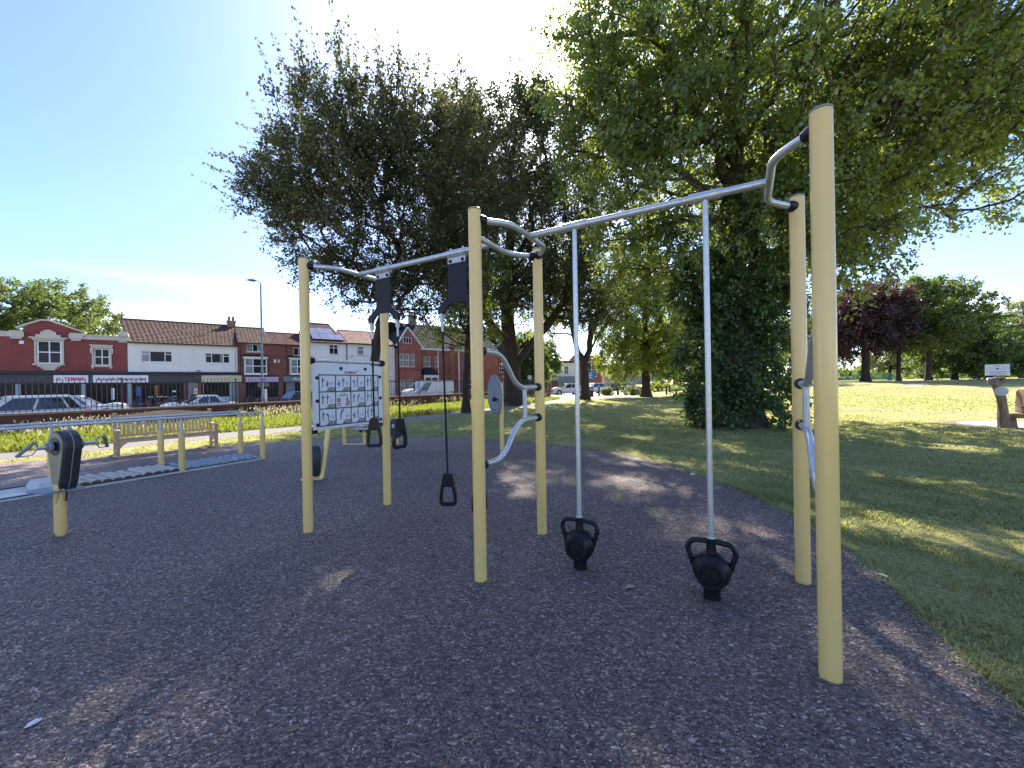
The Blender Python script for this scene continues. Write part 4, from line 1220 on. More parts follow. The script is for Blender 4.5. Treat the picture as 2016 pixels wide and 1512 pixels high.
def skeleton(base, trunk, r0, clusters, g, alpha=0.35, step=0.55, expo=0.47, sag=0.0, limbs=()):
    """Grow limbs: join every leaf cluster to the nearest good node of the tree, farthest last; thickness by how much hangs on."""
    nodes = [np.array(base, float)]; par = [-1]; plen = [0.0]
    for p in trunk:
        p = np.array(p, float); a = nodes[-1]; n = max(1, int(np.linalg.norm(p - a) / step))
        for k in range(1, n + 1):
            q = a + (p - a) * k / n + g.normal(0, 0.02, 3) * (k < n)
            par.append(len(nodes) - 1); plen.append(plen[-1] + np.linalg.norm(q - nodes[-1])); nodes.append(q)
    top = nodes[-1]; fork = len(nodes)
    for lm in limbs:      # main boughs with a given course, each leaving the trunk where it comes nearest
        p0 = np.array(lm[0], float); i = int(np.argmin([np.linalg.norm(q - p0) for q in nodes[:fork]]))
        prev = i
        for p in lm[1:]:
            p = np.array(p, float); a = nodes[prev]; n = max(1, int(np.linalg.norm(p - a) / step))
            for k in range(1, n + 1):
                q = a + (p - a) * k / n + g.normal(0, 0.025, 3) * (k < n)
                par.append(prev); plen.append(plen[prev] + np.linalg.norm(q - nodes[prev])); nodes.append(q); prev = len(nodes) - 1
    order = np.argsort(np.linalg.norm(clusters - nodes[max(1, int(fork * 0.7))], axis=1))
    n0 = max(1, int(fork * 0.55))
    cap = len(nodes) + len(clusters) * 14
    A = np.zeros((cap, 3)); P = np.zeros(cap); A[:len(nodes)] = nodes; P[:len(nodes)] = plen
    cnt = len(nodes); ends = []
    for ci in order:
        c = clusters[ci]
        d = A[n0:cnt] - c
        dist = np.sqrt((d ** 2).sum(1))
        cost = dist + alpha * P[n0:cnt] + 1.2 * np.maximum(0, d[:, 2]) * (sag == 0)
        i = int(np.argmin(cost)) + n0
        a = A[i].copy(); L = np.linalg.norm(c - a); n = max(1, min(12, int(L / step)))
        pd = A[i] - A[par[i]] if par[i] >= 0 else np.array((0, 0, 1.0))
        pd = pd / (np.linalg.norm(pd) + 1e-6)
        mid = a + (c - a) * 0.45 + (pd * 0.22 + np.array((0, 0, 0.10 - sag))) * L * 0.6
        prev = i
        for k in range(1, n + 1):
            t = k / n
            q = a * (1 - t) ** 2 + mid * 2 * t * (1 - t) + c * t * t
            if k < n: q = q + g.normal(0, 0.05, 3) * min(1, L)
            A[cnt] = q; P[cnt] = P[prev] + np.linalg.norm(q - A[prev]); par.append(prev); prev = cnt; cnt += 1
        ends.append(prev)
    A = A[:cnt]; par = np.array(par[:cnt])
    w = np.zeros(cnt)
    for e in ends: w[e] += 1
    for i in range(cnt - 1, 0, -1): w[par[i]] += w[i]
    w = np.maximum(w, 1)
    rad = r0 * (w / w[0]) ** expo
    # keep the trunk tapering gently
    return A, par, rad, w


def limbs_mesh(mb, A, par, rad, w, flare=1.5, base_z=0.0, rmin=0.012):
    n = len(A)
    kids = [[] for _ in range(n)]
    for i in range(1, n): kids[par[i]].append(i)
    starts = [(0, None)]
    while starts:
        i, p = starts.pop()
        path = [p] if p is not None else []
        path.append(i)
        while kids[i]:
            ks = sorted(kids[i], key=lambda q: -w[q])
            for q in ks[1:]: starts.append((q, i))
            i = ks[0]; path.append(i)
        pts = [A[q] for q in path]
        rs = [max(rmin, rad[q]) for q in path]
        if p is not None: rs[0] = max(rmin, min(rad[p], rad[path[1]] * 1.25)) if len(path) > 1 else rmin
        else:
            for k_, q in enumerate(pts):
                h = q[2] - base_z
                rs[k_] *= 1 + (flare - 1) * math.exp(-max(h, 0) / 0.45)
        if len(pts) < 2: continue
        big = max(rs)
        mb.tube(pts, rs, n=10 if big > 0.15 else (6 if big > 0.05 else 4), caps=False)


def rhombs(pos, axis, nrm, length, width, fold=0.18):
    """Leaf blades: a folded four-point blade for each position."""
    side = np.cross(axis, nrm); side /= (np.linalg.norm(side, axis=1, keepdims=True) + 1e-9)
    nn = np.cross(side, axis)
    L = length[:, None]; W = width[:, None]
    p0 = pos; p2 = pos + axis * L
    m = pos + axis * L * 0.45 + nn * W * fold
    p1 = m + side * W * 0.5; p3 = m - side * W * 0.5
    return np.stack([p0, p1, p2, p3], 1).reshape(-1, 3)


def unit(v): return v / (np.linalg.norm(v, axis=1, keepdims=True) + 1e-9)


def leaves_on(clusters, centre, g, per, spread, leaf=(0.07, 0.11), droop=0.25, twigs=6, wid=0.62, outward=0.5, up=0.25):
    """Twigs radiate from every cluster; leaves sit along the twigs. Returns leaf verts and the twig lines."""
    n = len(clusters)
    tdir = g.normal(0, 1, (n, twigs, 3))
    out = unit(clusters - centre)[:, None, :]
    tdir = tdir + out * outward * 1.6; tdir[..., 2] += up
    tdir = tdir / np.linalg.norm(tdir, axis=2, keepdims=True)
    tl = spread * g.uniform(0.5, 1.25, (n, twigs, 1))
    base = np.repeat(clusters[:, None, :], twigs, 1) + g.normal(0, spread * 0.12, (n, twigs, 3))
    tip = base + tdir * tl
    tip[..., 2] -= droop * tl[..., 0] * g.uniform(0, 1, (n, twigs))
    m = n * twigs * per
    t = g.uniform(0.12, 1.05, (n, twigs, per, 1))
    pos = base[:, :, None] * (1 - t) + tip[:, :, None] * t + g.normal(0, spread * 0.10, (n, twigs, per, 3))
    pos = pos.reshape(-1, 3)
    td = np.repeat((tip - base).reshape(-1, 1, 3), per, 1).reshape(-1, 3)
    ax = unit(unit(td) * 0.6 + g.normal(0, 0.75, (m, 3)) + np.array((0, 0, -droop)))
    nr = unit(g.normal(0, 0.55, (m, 3)) + np.array((0, 0, 0.75)))
    ln = g.uniform(leaf[0], leaf[1], m)
    return rhombs(pos, ax, nr, ln, ln * wid * g.uniform(0.8, 1.15, m)), base.reshape(-1, 3), tip.reshape(-1, 3)


def leaf_mesh(name, verts, mat):
    k = len(verts) // 4
    return np_mesh(name, verts, np.arange(k * 4), np.arange(k) * 4, mat)


def twig_verts(a, b, r):
    """Three-sided tapering sticks."""
    d = unit(b - a); s = unit(np.cross(d, np.array((0.3, 0.2, 1.0)))); u = np.cross(s, d)
    v = np.stack([a + s * r, a + (-0.5 * s + 0.87 * u) * r, a + (-0.5 * s - 0.87 * u) * r, b], 1)
    k = len(a)
    i = np.arange(k)[:, None] * 4
    f = np.concatenate([i + np.array([[0, 1, 3]]), i + np.array([[1, 2, 3]]), i + np.array([[2, 0, 3]])], 1).reshape(-1)
    return v.reshape(-1, 3), f


def blobs(g, lobes, n, shell=0.55):
    """Cluster centres inside a set of ellipsoid lobes, more of them towards the outside."""
    vol = np.array([l[3] * l[4] * l[5] for l in lobes]) ** 0.8
    cnt = np.maximum(1, (n * vol / vol.sum()).astype(int))
    out = []
    for l, c in zip(lobes, cnt):
        d = unit(g.normal(0, 1, (c, 3)))
        r = g.uniform(0, 1, (c, 1)) ** shell * (1 + g.normal(0, 0.07, (c, 1)))
        out.append(np.array(l[:3]) + d * r * np.array(l[3:6]))
    return np.concatenate(out)


# openings cut in the crowns so the sun reaches the lawn and the rubber
SUN_SPOTS = np.array([(-0.01, 6.84), (1.79, 6.18), (2.13, 4.13), (2.5, 3.6), (3.97, 4.43), (3.93, 3.85), (4.6, 3.5), (2.09, 8.73), (3.06, 7.58), (5.86, 9.86), (4.27, 6.9), (3.38, 11.1),
                      (2.1, 2.12), (6.27, 5.58), (7.6, 5.2), (5.74, 6.58), (6.0, 12.1), (4.9, 9.0), (7.4, 7.6), (0.2, 13.2), (2.6, 14.0), (-1.2, 14.5), (9.5, 8.4), (5.2, 2.6)])


def sun_gaps(c, spread, g):
    k = c[:, 2] / SUN.z
    sx, sy = c[:, 0] - SUN.x * k, c[:, 1] - SUN.y * k
    rx, ry = 0.20 + 0.48 * spread, 0.32 + 0.72 * spread
    d = (((sx[:, None] - SUN_SPOTS[:, 0]) / rx) ** 2 + ((sy[:, None] - SUN_SPOTS[:, 1]) / ry) ** 2).min(1)
    return (d < 1) & (g.uniform(0, 1, len(c)) < 0.9)


def tree(name, label, base, trunk, r0, lobes, n, seed, leafm, bark='bark', per=9, twigs=6, spread=0.55, leaf=(0.08, 0.13), droop=0.25, shell=0.55, flare=1.6, alpha=0.35,
         zmin=None, cat='tree', shoots=None, limbs=(), expo=0.47, group=None, outward=0.5, drop=None, up=0.25, wid=0.62):
    g = np.random.default_rng(seed)
    t = thing(name, tuple(base), label, cat, 0, group)
    B = np.array(base, float)
    cl = blobs(g, lobes, n, shell)
    if zmin is not None: cl = cl[cl[:, 2] > zmin]
    if drop is not None: cl = cl[~drop(cl)]
    if base[1] < 33: cl = cl[~sun_gaps(cl, spread, g)]
    ctr = np.mean([l[:3] for l in lobes], 0)
    A, par, rad, w = skeleton(base, trunk, r0, cl, g, alpha, expo=expo, limbs=limbs)
    mb = MB(); limbs_mesh(mb, A - B, par, rad, w, flare)
    lv, tb, tt = leaves_on(cl, ctr, g, per, spread, leaf, droop, twigs, wid, outward, up)
    parts = [lv]
    if shoots is not None:
        ss, sd, sl = shoots(g, cl)
        k = 26
        tt2 = ss + sd * sl[:, None]
        u = g.uniform(0.05, 1.0, (len(ss), k, 1))
        pos = (ss[:, None] + sd[:, None] * sl[:, None, None] * u + g.normal(0, 0.025, (len(ss), k, 3))).reshape(-1, 3)
        m = len(pos)
        ax = unit(np.repeat(sd, k, 0) * 0.5 + g.normal(0, 0.7, (m, 3))); nr = unit(g.normal(0, 1, (m, 3)))
        ln = g.uniform(leaf[0], leaf[1], m)
        parts.append(rhombs(pos, ax, nr, ln, ln * wid))
        tb = np.concatenate([tb, ss]); tt = np.concatenate([tt, tt2])
    mb.build('trunk', M[bark], t, smooth=True, angle=80)
    tv, tf = twig_verts(tb - B, tt - B, 0.012 if shoots is not None else 0.008)
    link('twigs', np_mesh('twigs', tv, tf, np.arange(len(tf) // 3) * 3, M[bark]), t)
    link('crown', leaf_mesh('crown', np.concatenate(parts) - B, M[leafm]), t)
    return t


# tall plum-like tree, upright shoots against the sky, stem behind the instruction board
def plum_shoots(g, cl):
    sel = cl[(cl[:, 2] > 10.0) | (cl[:, 0] < -8.6)]
    sel = sel[g.choice(len(sel), min(len(sel), 330), replace=False)]
    d = unit(np.stack([(sel[:, 0] + 5.2) * 0.10, (sel[:, 1] - 16) * 0.08, np.full(len(sel), 1.0)], 1) + g.normal(0, 0.16, (len(sel), 3)))
    lo = sel[:, 0] < -8.6
    d[lo] = unit(d[lo] + np.array((-0.7, 0, -0.45)))
    ln = g.uniform(0.7, 2.0, len(sel))
    s = np.concatenate([sel, [[-7.1, 15.6, 11.8], [-7.25, 15.6, 12.8], [-8.9, 15.8, 10.9], [-6.0, 15.8, 13.0], [-4.4, 16, 13.2], [-3.0, 16.2, 13.1]]])
    d = np.concatenate([d, unit(np.array([[-0.06, 0, 1], [-0.12, 0, 1], [-0.35, 0, 1], [0.0, 0, 1], [0.12, 0, 1], [0.15, 0, 1]]))])
    ln = np.concatenate([ln, [2.6, 2.9, 2.0, 1.9, 1.6, 1.5]])
    return s, d, ln


tree('plum_tree', 'tall dark leaved tree with upright shoots, its leaning stem behind the instruction board', (-5.45, 16.0, 0),
     [(-5.50, 16.0, 1.2), (-5.45, 16.0, 2.6), (-5.2, 16.0, 4.0), (-4.75, 16.0, 5.4), (-4.4, 16.1, 7.0)], 0.18,
     [(-5.4, 16, 9.2, 4.9, 4.6, 3.5), (-7.8, 16, 9.1, 2.2, 2.5, 2.7), (-2.6, 16, 8.9, 3.4, 3.6, 3.5), (-5.4, 15.6, 11.2, 3.2, 3.2, 1.7), (-6.9, 15.8, 6.3, 2.0, 2.0, 1.4), (-4.6, 15.8, 5.6, 2.4, 2.2, 1.8), (-8.8, 16, 9.4, 1.5, 1.6, 1.4), (-2.4, 16, 6.2, 1.6, 2.0, 1.5)],
     1250, 11, 'leaf_plum', per=10, twigs=7, spread=0.62, leaf=(0.088, 0.145), droop=0.1, shell=0.45, flare=1.5, alpha=0.30, shoots=plum_shoots, expo=0.44)

# slender tree with young yellow-green leaves
tree('slender_tree', 'slender young tree with yellow green lower leaves beside the tarmac path', (-2.6, 22.4, 0),
     [(-2.58, 22.4, 1.5), (-2.45, 22.4, 3.2), (-2.3, 22.4, 5.0), (-2.0, 22.4, 7.0)], 0.19,
     [(-3.4, 22.2, 4.6, 1.9, 1.5, 1.0), (-2.4, 22.4, 7.0, 3.0, 2.4, 2.4), (-1.6, 22.2, 5.0, 1.4, 1.4, 1.0)], 170, 12, 'leaf_yellow', per=8, twigs=6, spread=0.5, leaf=(0.10, 0.17), droop=0.35)

# the broad old tree in the middle
tree('broad_tree', 'old broad tree with the thickest trunk behind the turning wheel', (0.1, 29.6, 0),
     [(0.05, 29.6, 2.0), (-0.1, 29.6, 4.2), (-0.25, 29.6, 6.5), (-0.2, 29.6, 9.0), (0.0, 29.8, 12.0)], 0.62,
     [(0.0, 29.5, 15, 6.6, 6, 8.2), (-3.6, 29, 18, 3.4, 4, 5.2), (3.4, 29.4, 16, 4.6, 5, 6.5), (4.6, 29.4, 10, 4.0, 4, 4.0), (-3.6, 29.4, 11, 3.4, 4, 3.5), (-3.0, 29.6, 21, 2.2, 2.5, 3.3), (0.6, 29.5, 9.2, 5.5, 5, 2.6), (5.6, 29.5, 6.6, 2.6, 2.4, 1.8), (1.8, 29.5, 21.2, 3.2, 3.0, 3.0), (1.4, 29.5, 21.6, 2.4, 2.4, 2.2), (6.4, 29.6, 17, 3.0, 3.4, 4.5), (-2.6, 29.2, 7.4, 2.6, 2.4, 1.6)],
     2150, 13, 'leaf_plum', per=8, twigs=7, spread=0.95, leaf=(0.15, 0.25), droop=0.3, flare=2.1, shell=0.5,
     limbs=[[(0.05, 29.6, 2.6), (1.2, 29.5, 4.2), (2.5, 29.4, 5.6), (4.0, 29.3, 7.6)], [(-0.1, 29.6, 4.4), (-1.4, 29.5, 5.8), (-2.6, 29.4, 8.0)]])

# forked tree
tree('forked_tree', 'dark barked tree forking low beside the litter bin', (6.6, 36.4, 0),
     [(6.62, 36.4, 1.8), (6.6, 36.4, 3.5)], 0.36,
     [(4.6, 36, 9.4, 3.4, 3.2, 3.2), (8.4, 36, 9.4, 3.4, 3.2, 3.2), (6.4, 36, 12.0, 4.2, 3.8, 3.2), (3.0, 36, 7.0, 2.0, 2.0, 1.4)], 380, 14, 'leaf_lime', per=9, twigs=6, spread=0.8, leaf=(0.15, 0.23), droop=0.5, zmin=5.4, flare=1.6, alpha=0.1, limbs=[[(6.6, 36.4, 3.4), (6.0, 36.4, 4.4), (5.6, 36.4, 6.4), (5.2, 36.3, 8.5)], [(6.6, 36.4, 3.4), (7.1, 36.4, 4.5), (7.3, 36.4, 6.6), (7.0, 36.4, 9.0)], [(7.2, 36.4, 4.8), (8.0, 36.4, 6.0), (9.4, 36.3, 8.0)]])

# small round lime on the lawn
tree('round_lime_tree', 'smaller round lime tree with low sunlit skirts on the far lawn', (13.75, 41.2, 0),
     [(13.75, 41.2, 2.0), (13.75, 41.2, 5.0), (13.8, 41.2, 9.0)], 0.42,
     [(13.6, 41, 7.8, 5.0, 4.4, 5.4), (11.2, 40.6, 4.6, 2.7, 2.6, 3.0), (16.0, 40.8, 4.8, 3.0, 2.6, 3.2), (13.6, 41, 11.6, 3.4, 3.2, 3.4), (13.0, 41, 15.0, 2.8, 2.8, 2.8)], 950, 15, 'leaf_yellow', per=12, twigs=6, spread=0.75, leaf=(0.16, 0.25), droop=0.7, flare=1.7, shell=0.4)

# the huge lime close by: leafy skirt down to the grass, crown over the whole right side
BX, BY = 7.5, 13.4


def lime_gaps(c):
    # thinned to let sun onto the lawn: openings between boughs, a thinner top
    q = np.sin(0.95 * c[:, 0] + 1.1 * c[:, 2]) + np.sin(1.5 * c[:, 2] - 0.9 * c[:, 0] + 0.7 * c[:, 1]) + 0.5 * np.sin(2.3 * c[:, 1] + c[:, 0])
    return ((c[:, 2] > 13.5) & (q > 0.0)) | ((c[:, 2] > 6.0) & (c[:, 2] < 9.5) & (q > 1.15)) | (q > 1.75)


tree('great_lime_tree', 'huge green lime tree wrapped in leaves down to the lawn behind the tall posts', (BX, BY, 0),
     [(BX, BY, 2.0), (BX + 0.1, BY, 4.2), (BX + 0.15, BY, 6.5), (BX + 0.1, BY, 9.5), (BX, BY, 12.5)], 0.62,
     [(8.0, 13.6, 12.5, 6.6, 6.2, 5.8), (4.6, 13.4, 9.4, 3.0, 3.6, 3.4), (12.2, 13.6, 10.4, 4.2, 4.6, 4.0), (14.2, 13.2, 8.4, 2.8, 3.2, 1.9), (9.6, 12.4, 7.4, 3.4, 3.0, 2.2), (6.2, 12.6, 7.0, 2.8, 2.6, 2.4),
      (3.6, 14.0, 12.6, 2.2, 3.6, 4.2), (10.6, 12.2, 5.4, 1.7, 1.7, 1.3), (13.6, 12.6, 12.6, 3.4, 4, 3.4), (15.2, 13.6, 11.2, 2.8, 3.2, 2.6), (5.0, 13.8, 6.0, 2.0, 2.0, 1.8), (8.0, 13.0, 17.0, 5.0, 4.6, 2.6), (12.0, 18.5, 9.0, 4.5, 3.5, 4.0)],
     3700, 16, 'leaf_lime', bark='bark2', per=10, twigs=8, spread=0.62, leaf=(0.10, 0.168), droop=0.55, flare=1.6, shell=0.45, alpha=0.28, drop=lime_gaps)

g = np.random.default_rng(61)
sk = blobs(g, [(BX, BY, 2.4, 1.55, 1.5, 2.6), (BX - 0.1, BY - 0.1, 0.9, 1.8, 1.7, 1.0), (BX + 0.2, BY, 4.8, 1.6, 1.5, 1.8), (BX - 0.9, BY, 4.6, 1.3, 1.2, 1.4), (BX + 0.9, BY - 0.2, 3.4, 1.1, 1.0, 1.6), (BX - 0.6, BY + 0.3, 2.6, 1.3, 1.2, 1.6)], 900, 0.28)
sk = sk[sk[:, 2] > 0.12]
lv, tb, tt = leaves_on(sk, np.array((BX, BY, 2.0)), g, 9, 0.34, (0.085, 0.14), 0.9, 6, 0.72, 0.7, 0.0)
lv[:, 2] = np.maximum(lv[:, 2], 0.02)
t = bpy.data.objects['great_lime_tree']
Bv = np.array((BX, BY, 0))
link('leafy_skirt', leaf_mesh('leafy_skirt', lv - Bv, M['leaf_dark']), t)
tv, tf = twig_verts(tb - Bv, tt - Bv, 0.006)
link('skirt_twigs', np_mesh('skirt_twigs', tv, tf, np.arange(len(tf) // 3) * 3, M['bark']), t)

# trees along the right-hand rise
HX = lambda px, d: (px - 1008) / 790 * d


def rise_tree(name, label, px, d, r0, htop, wpx, leafm, seed, n, zlow=2.5, split=False, **k):
    x = HX(px, d); z = float(hz(x, d)); rx = wpx / 790 * d / 2
    r0 = r0 * 0.62
    tr = [(x, d, z + 1.5), (x + 0.1, d, z + 3.0), (x, d, z + htop * 0.45)]
    lobes = [(x, d, z + (htop + zlow) / 2, rx, rx, (htop - zlow) / 2), (x - rx * 0.45, d, z + zlow + (htop - zlow) * 0.35, rx * 0.6, rx * 0.6, (htop - zlow) * 0.3), (x + rx * 0.5, d - 0.5, z + zlow + (htop - zlow) * 0.4, rx * 0.55, rx * 0.6, (htop - zlow) * 0.32),
             (x + rx * 0.1, d, z + htop * 0.82, rx * 0.6, rx * 0.6, htop * 0.17)]
    return tree(name, label, (x, d, z), tr, r0, lobes, n, seed, leafm, spread=0.95, leaf=(0.26, 0.42), per=10, twigs=7, droop=0.3, shell=0.45, **k)


rise_tree('copper_beech', 'copper beech with dark purple leaves in front of the green fence', 1704, 57, 0.75, 14.6, 170, 'leaf_copper', 21, 480, zlow=3.4)
rise_tree('sycamore_tree', 'sycamore with a slim dark trunk just right of the copper beech', 1769, 58, 0.42, 12.5, 95, 'leaf_dark', 22, 200, zlow=4.2)
rise_tree('sycamore_tree', 'tall spreading sycamore with yellowish top standing at the head of the hill path', 1828, 58, 0.55, 15.0, 190, 'leaf_syc', 23, 560, zlow=4.0)
rise_tree('holm_oak', 'dense dark evergreen tree with foliage down to the grass at the right', 1880, 62, 0.5, 10.6, 150, 'leaf_dark', 24, 460, zlow=0.3)
rise_tree('holm_oak', 'dark rounded evergreen behind the carved timber post', 1948, 64, 0.5, 8.0, 120, 'leaf_dark', 25, 330, zlow=0.2)
rise_tree('ash_tree', 'pale feathery tree at the far right edge', 2010, 70, 0.4, 13.8, 150, 'leaf_pale', 26, 330, zlow=2.0)
rise_tree('maple_tree', 'pale green tree glimpsed between the copper beech and sycamore trunks', 1752, 78, 0.4, 8.5, 90, 'leaf_pale', 27, 140, zlow=1.0)
rise_tree('oak_tree', 'dark tree behind the great lime near the green fence', 1610, 66, 0.5, 12.0, 120, 'leaf_dark', 28, 260, zlow=1.5)
# behind the houses
rise_tree('ash_tree', 'tall rounded olive green tree rising behind the red brick shop', 60, 52, 0.6, 16.6, 290, 'leaf_syc', 31, 620, zlow=4.5)
rise_tree('cypress_tree', 'dark conifer like tree standing beyond the boundary wall left of the pale blue shop', 1040, 50, 0.35, 8.0, 75, 'leaf_dark', 32, 190, zlow=0.6)
rise_tree('maple_tree', 'light green tree beside the pale blue far shop', 1074, 66, 0.3, 8.6, 60, 'leaf_syc', 33, 120, zlow=2.0)
rise_tree('lime_tree', 'broad green tree far across the forecourt behind the round lime', 1330, 70, 0.5, 13, 190, 'leaf_lime', 34, 380, zlow=1.5)
rise_tree('lime_tree', 'tall green tree behind the great lime seen between the kettlebell rods', 1450, 62, 0.5, 14, 200, 'leaf_lime', 35, 380, zlow=1.5)
rise_tree('maple_tree', 'light green tree above the far orange brick house', 985, 74, 0.4, 12, 90, 'leaf_syc', 36, 200, zlow=5.0)


# a far wooded skyline closing the view beyond everything
def treeline():
    g = np.random.default_rng(77)
    cs = []
    for a in np.linspace(-1.25, 1.25, 900):
        d = g.uniform(150, 200)
        h = 5 + 2.5 * math.sin(a * 7) + 1.5 * math.sin(a * 19 + 1)
        cs.append((d * math.sin(a), d * math.cos(a), g.uniform(0.0, 1.0) * max(2.5, h)))
    cs = np.array(cs)
    lv, _, _ = leaves_on(cs, np.array((0, 100, -5)), g, 7, 3.0, (1.0, 1.9), 0.2, 5, 0.8)
    return tag(link('far_woods', leaf_mesh('far_woods', lv, M['leaf_syc'])), kind='stuff')


treeline()

# ------------------------------------------------------------------ grass
M['blade_lawn'] = leaf_mat('lawn_blade', (0.245, 0.265, 0.105), (0.43, 0.42, 0.18), trans=(0.70, 0.70, 0.24), tw=0.45, third=(0.50, 0.43, 0.25), nscale=0.7)
M['blade_tall'] = leaf_mat('meadow_blade', (0.075, 0.125, 0.016), (0.16, 0.20, 0.03), trans=(0.44, 0.48, 0.07), tw=0.5, nscale=0.6)
M['seed'] = leaf_mat('seed_head', (0.26, 0.22, 0.12), (0.42, 0.36, 0.22), trans=(0.55, 0.48, 0.28), tw=0.45)


def scatter(g, n, x0, x1, y0, y1):
    return np.stack([g.uniform(x0, x1, n), g.uniform(y0, y1, n)], 1)


def blades(P, g, h, w, lean=0.35):
    n = len(P); z = hz(P[:, 0], P[:, 1])
    a = g.uniform(0, 2 * math.pi, n); s = np.stack([np.cos(a), np.sin(a), np.zeros(n)], 1)
    b = g.uniform(0, 2 * math.pi, n); l = np.stack([np.cos(b), np.sin(b), np.zeros(n)], 1) * (g.uniform(0, 1, (n, 1)) * lean)
    p = np.stack([P[:, 0], P[:, 1], z - 0.005], 1)
    H = h[:, None]; W = w[:, None]
    mid = p + l * H * 0.35 + np.array((0, 0, 1)) * H * 0.55
    tip = p + l * H + np.array((0, 0, 1)) * H * (1 - 0.25 * lean)
    v = np.stack([p - s * W / 2, p + s * W / 2, mid + s * W * 0.38, tip, mid - s * W * 0.38], 1).reshape(-1, 3)
    return v


def blade_obj(name, v, mat):
    k = len(v) // 5
    return tag(link(name, np_mesh(name, v, np.arange(k * 5), np.arange(k) * 5, mat)), kind='stuff')


g = np.random.default_rng(101)
# mown lawn: thick near the camera, thinning with distance
P = []
for (n, x0, x1, y0, y1) in ((110000, 1.9, 6.5, 0.6, 6.0), (120000, 2.5, 14, 5.0, 14.0), (90000, -9, 14, 9.0, 20.0), (50000, -3, 30, 18, 36), (14000, -11.5, -6.5, 8.8, 14), (26000, 14, 40, 10, 40)):
    P.append(scatter(g, n, x0, x1, y0, y1))
P = np.concatenate(P)
grow_path = np.array(PATH)
keep = ~inpoly(P, RUBBER) & ~inpoly(P, PATH) & (((P[:, 0] - 15.9) ** 2 + (P[:, 1] - 12.3) ** 2) > 3.6)
lowside = (P[:, 0] - W0[0]) * WN[0] + (P[:, 1] - W0[1]) * WN[1] < -0.3
up_zone = PATH_UP + [np.array(wpt(46, -0.2)), np.array(wpt(-9, -0.2))]
keep &= lowside & ~inpoly(P, up_zone)
# bare the dirt path
keep &= ~inpoly(P, [(9, 28), (17.1, 20.6), (18.3, 17.7), (19.0, 15.2), (21, 10), (21.9, 10.2), (19.9, 15.6), (19.0, 18.3), (17.5, 21.6), (9.6, 28.8)])
P = P[keep]
# tufts and thin worn places
cn = np.sin(P[:, 0] * 2.1 + 1.7 * np.sin(P[:, 1] * 1.3)) * np.sin(P[:, 1] * 2.6 + 1.1 * np.sin(P[:, 0] * 1.9)) + 0.5 * np.sin(P[:, 0] * 7.3 + P[:, 1] * 5.1)
ok_ = g.uniform(0, 1, len(P)) < np.clip(0.80 + 0.5 * cn, 0.22, 1)
P = P[ok_]; cn = cn[ok_]
dist = np.hypot(P[:, 0], P[:, 1])
h = g.uniform(0.02, 0.055, len(P)) * np.clip(1.05 + 0.55 * cn, 0.6, 1.9) * (1 + 0.025 * np.clip(dist - 4, 0, 30)); w = g.uniform(0.004, 0.0075, len(P)) * (1 + 0.18 * np.clip(dist - 2.5, 0, 30))
blade_obj('lawn_grass', blades(P, g, h, w, 1.1), M['blade_lawn'])
# ragged fringe where the turf meets the rubber
E_ = np.array(RUBBER); E2 = np.roll(E_, -1, 0)
seg = np.hypot(*(E2 - E_).T); pick = g.choice(len(E_), 16000, p=seg / seg.sum()); u = g.uniform(0, 1, (16000, 1))
P = E_[pick] * (1 - u) + E2[pick] * u + g.normal(0, 0.05, (16000, 2)) * (0.5 + np.abs(np.sin(9 * (E_[pick] * (1 - u) + E2[pick] * u).sum(1, keepdims=True))))
P = P[(np.hypot(P[:, 0], P[:, 1]) < 14) & (P[:, 1] > 0.5)]
blade_obj('edge_grass', blades(P, g, g.uniform(0.03, 0.075, len(P)), g.uniform(0.004, 0.008, len(P)), 1.0), M['blade_lawn'])
# unmown strip between path and wall
P = np.concatenate([scatter(g, 230000, -24, 6, 2, 40), scatter(g, 60000, -18, -8, 8, 22)])
P = P[inpoly(P, up_zone)]
edge = np.minimum(1.0, 0.25 + 0.75 * g.uniform(0, 1, len(P)))
pn = np.sin(P[:, 0] * 1.3 + 2 * np.sin(P[:, 1] * 0.7)) * 0.5 + 0.5
dist = np.hypot(P[:, 0], P[:, 1])
h = g.uniform(0.14, 0.34, len(P)) * (0.75 + 0.5 * pn); w = g.uniform(0.008, 0.014, len(P)) * (1 + 0.05 * np.clip(dist - 8, 0, 30))
blade_obj('meadow_grass', blades(P, g, h, w, 0.8), M['blade_tall'])
P2 = P[g.choice(len(P), 5200, replace=False)]
P2 = P2[(np.sin(P2[:, 0] * 0.9 + P2[:, 1] * 0.6) + g.normal(0, 0.6, len(P2))) > 0.3]
hh = g.uniform(0.42, 0.72, len(P2))
stems = blades(P2, g, hh, np.full(len(P2), 0.007), 0.4)
tips = stems.reshape(-1, 5, 3)[:, 3]
nn = len(tips)
ax = unit(g.normal(0, 0.35, (nn, 3)) + np.array((0, 0, 1.0)))
hd = rhombs(tips - ax * 0.03, ax, unit(g.normal(0, 1, (nn, 3))), g.uniform(0.08, 0.15, nn), g.uniform(0.025, 0.05, nn))
blade_obj('seed_stems', stems, M['blade_tall'])
tag(link('seed_heads', leaf_mesh('seed_heads', hd, M['seed'])), kind='stuff')

# ------------------------------------------------------------------ loose shreds on the rubber
M['shred'] = None


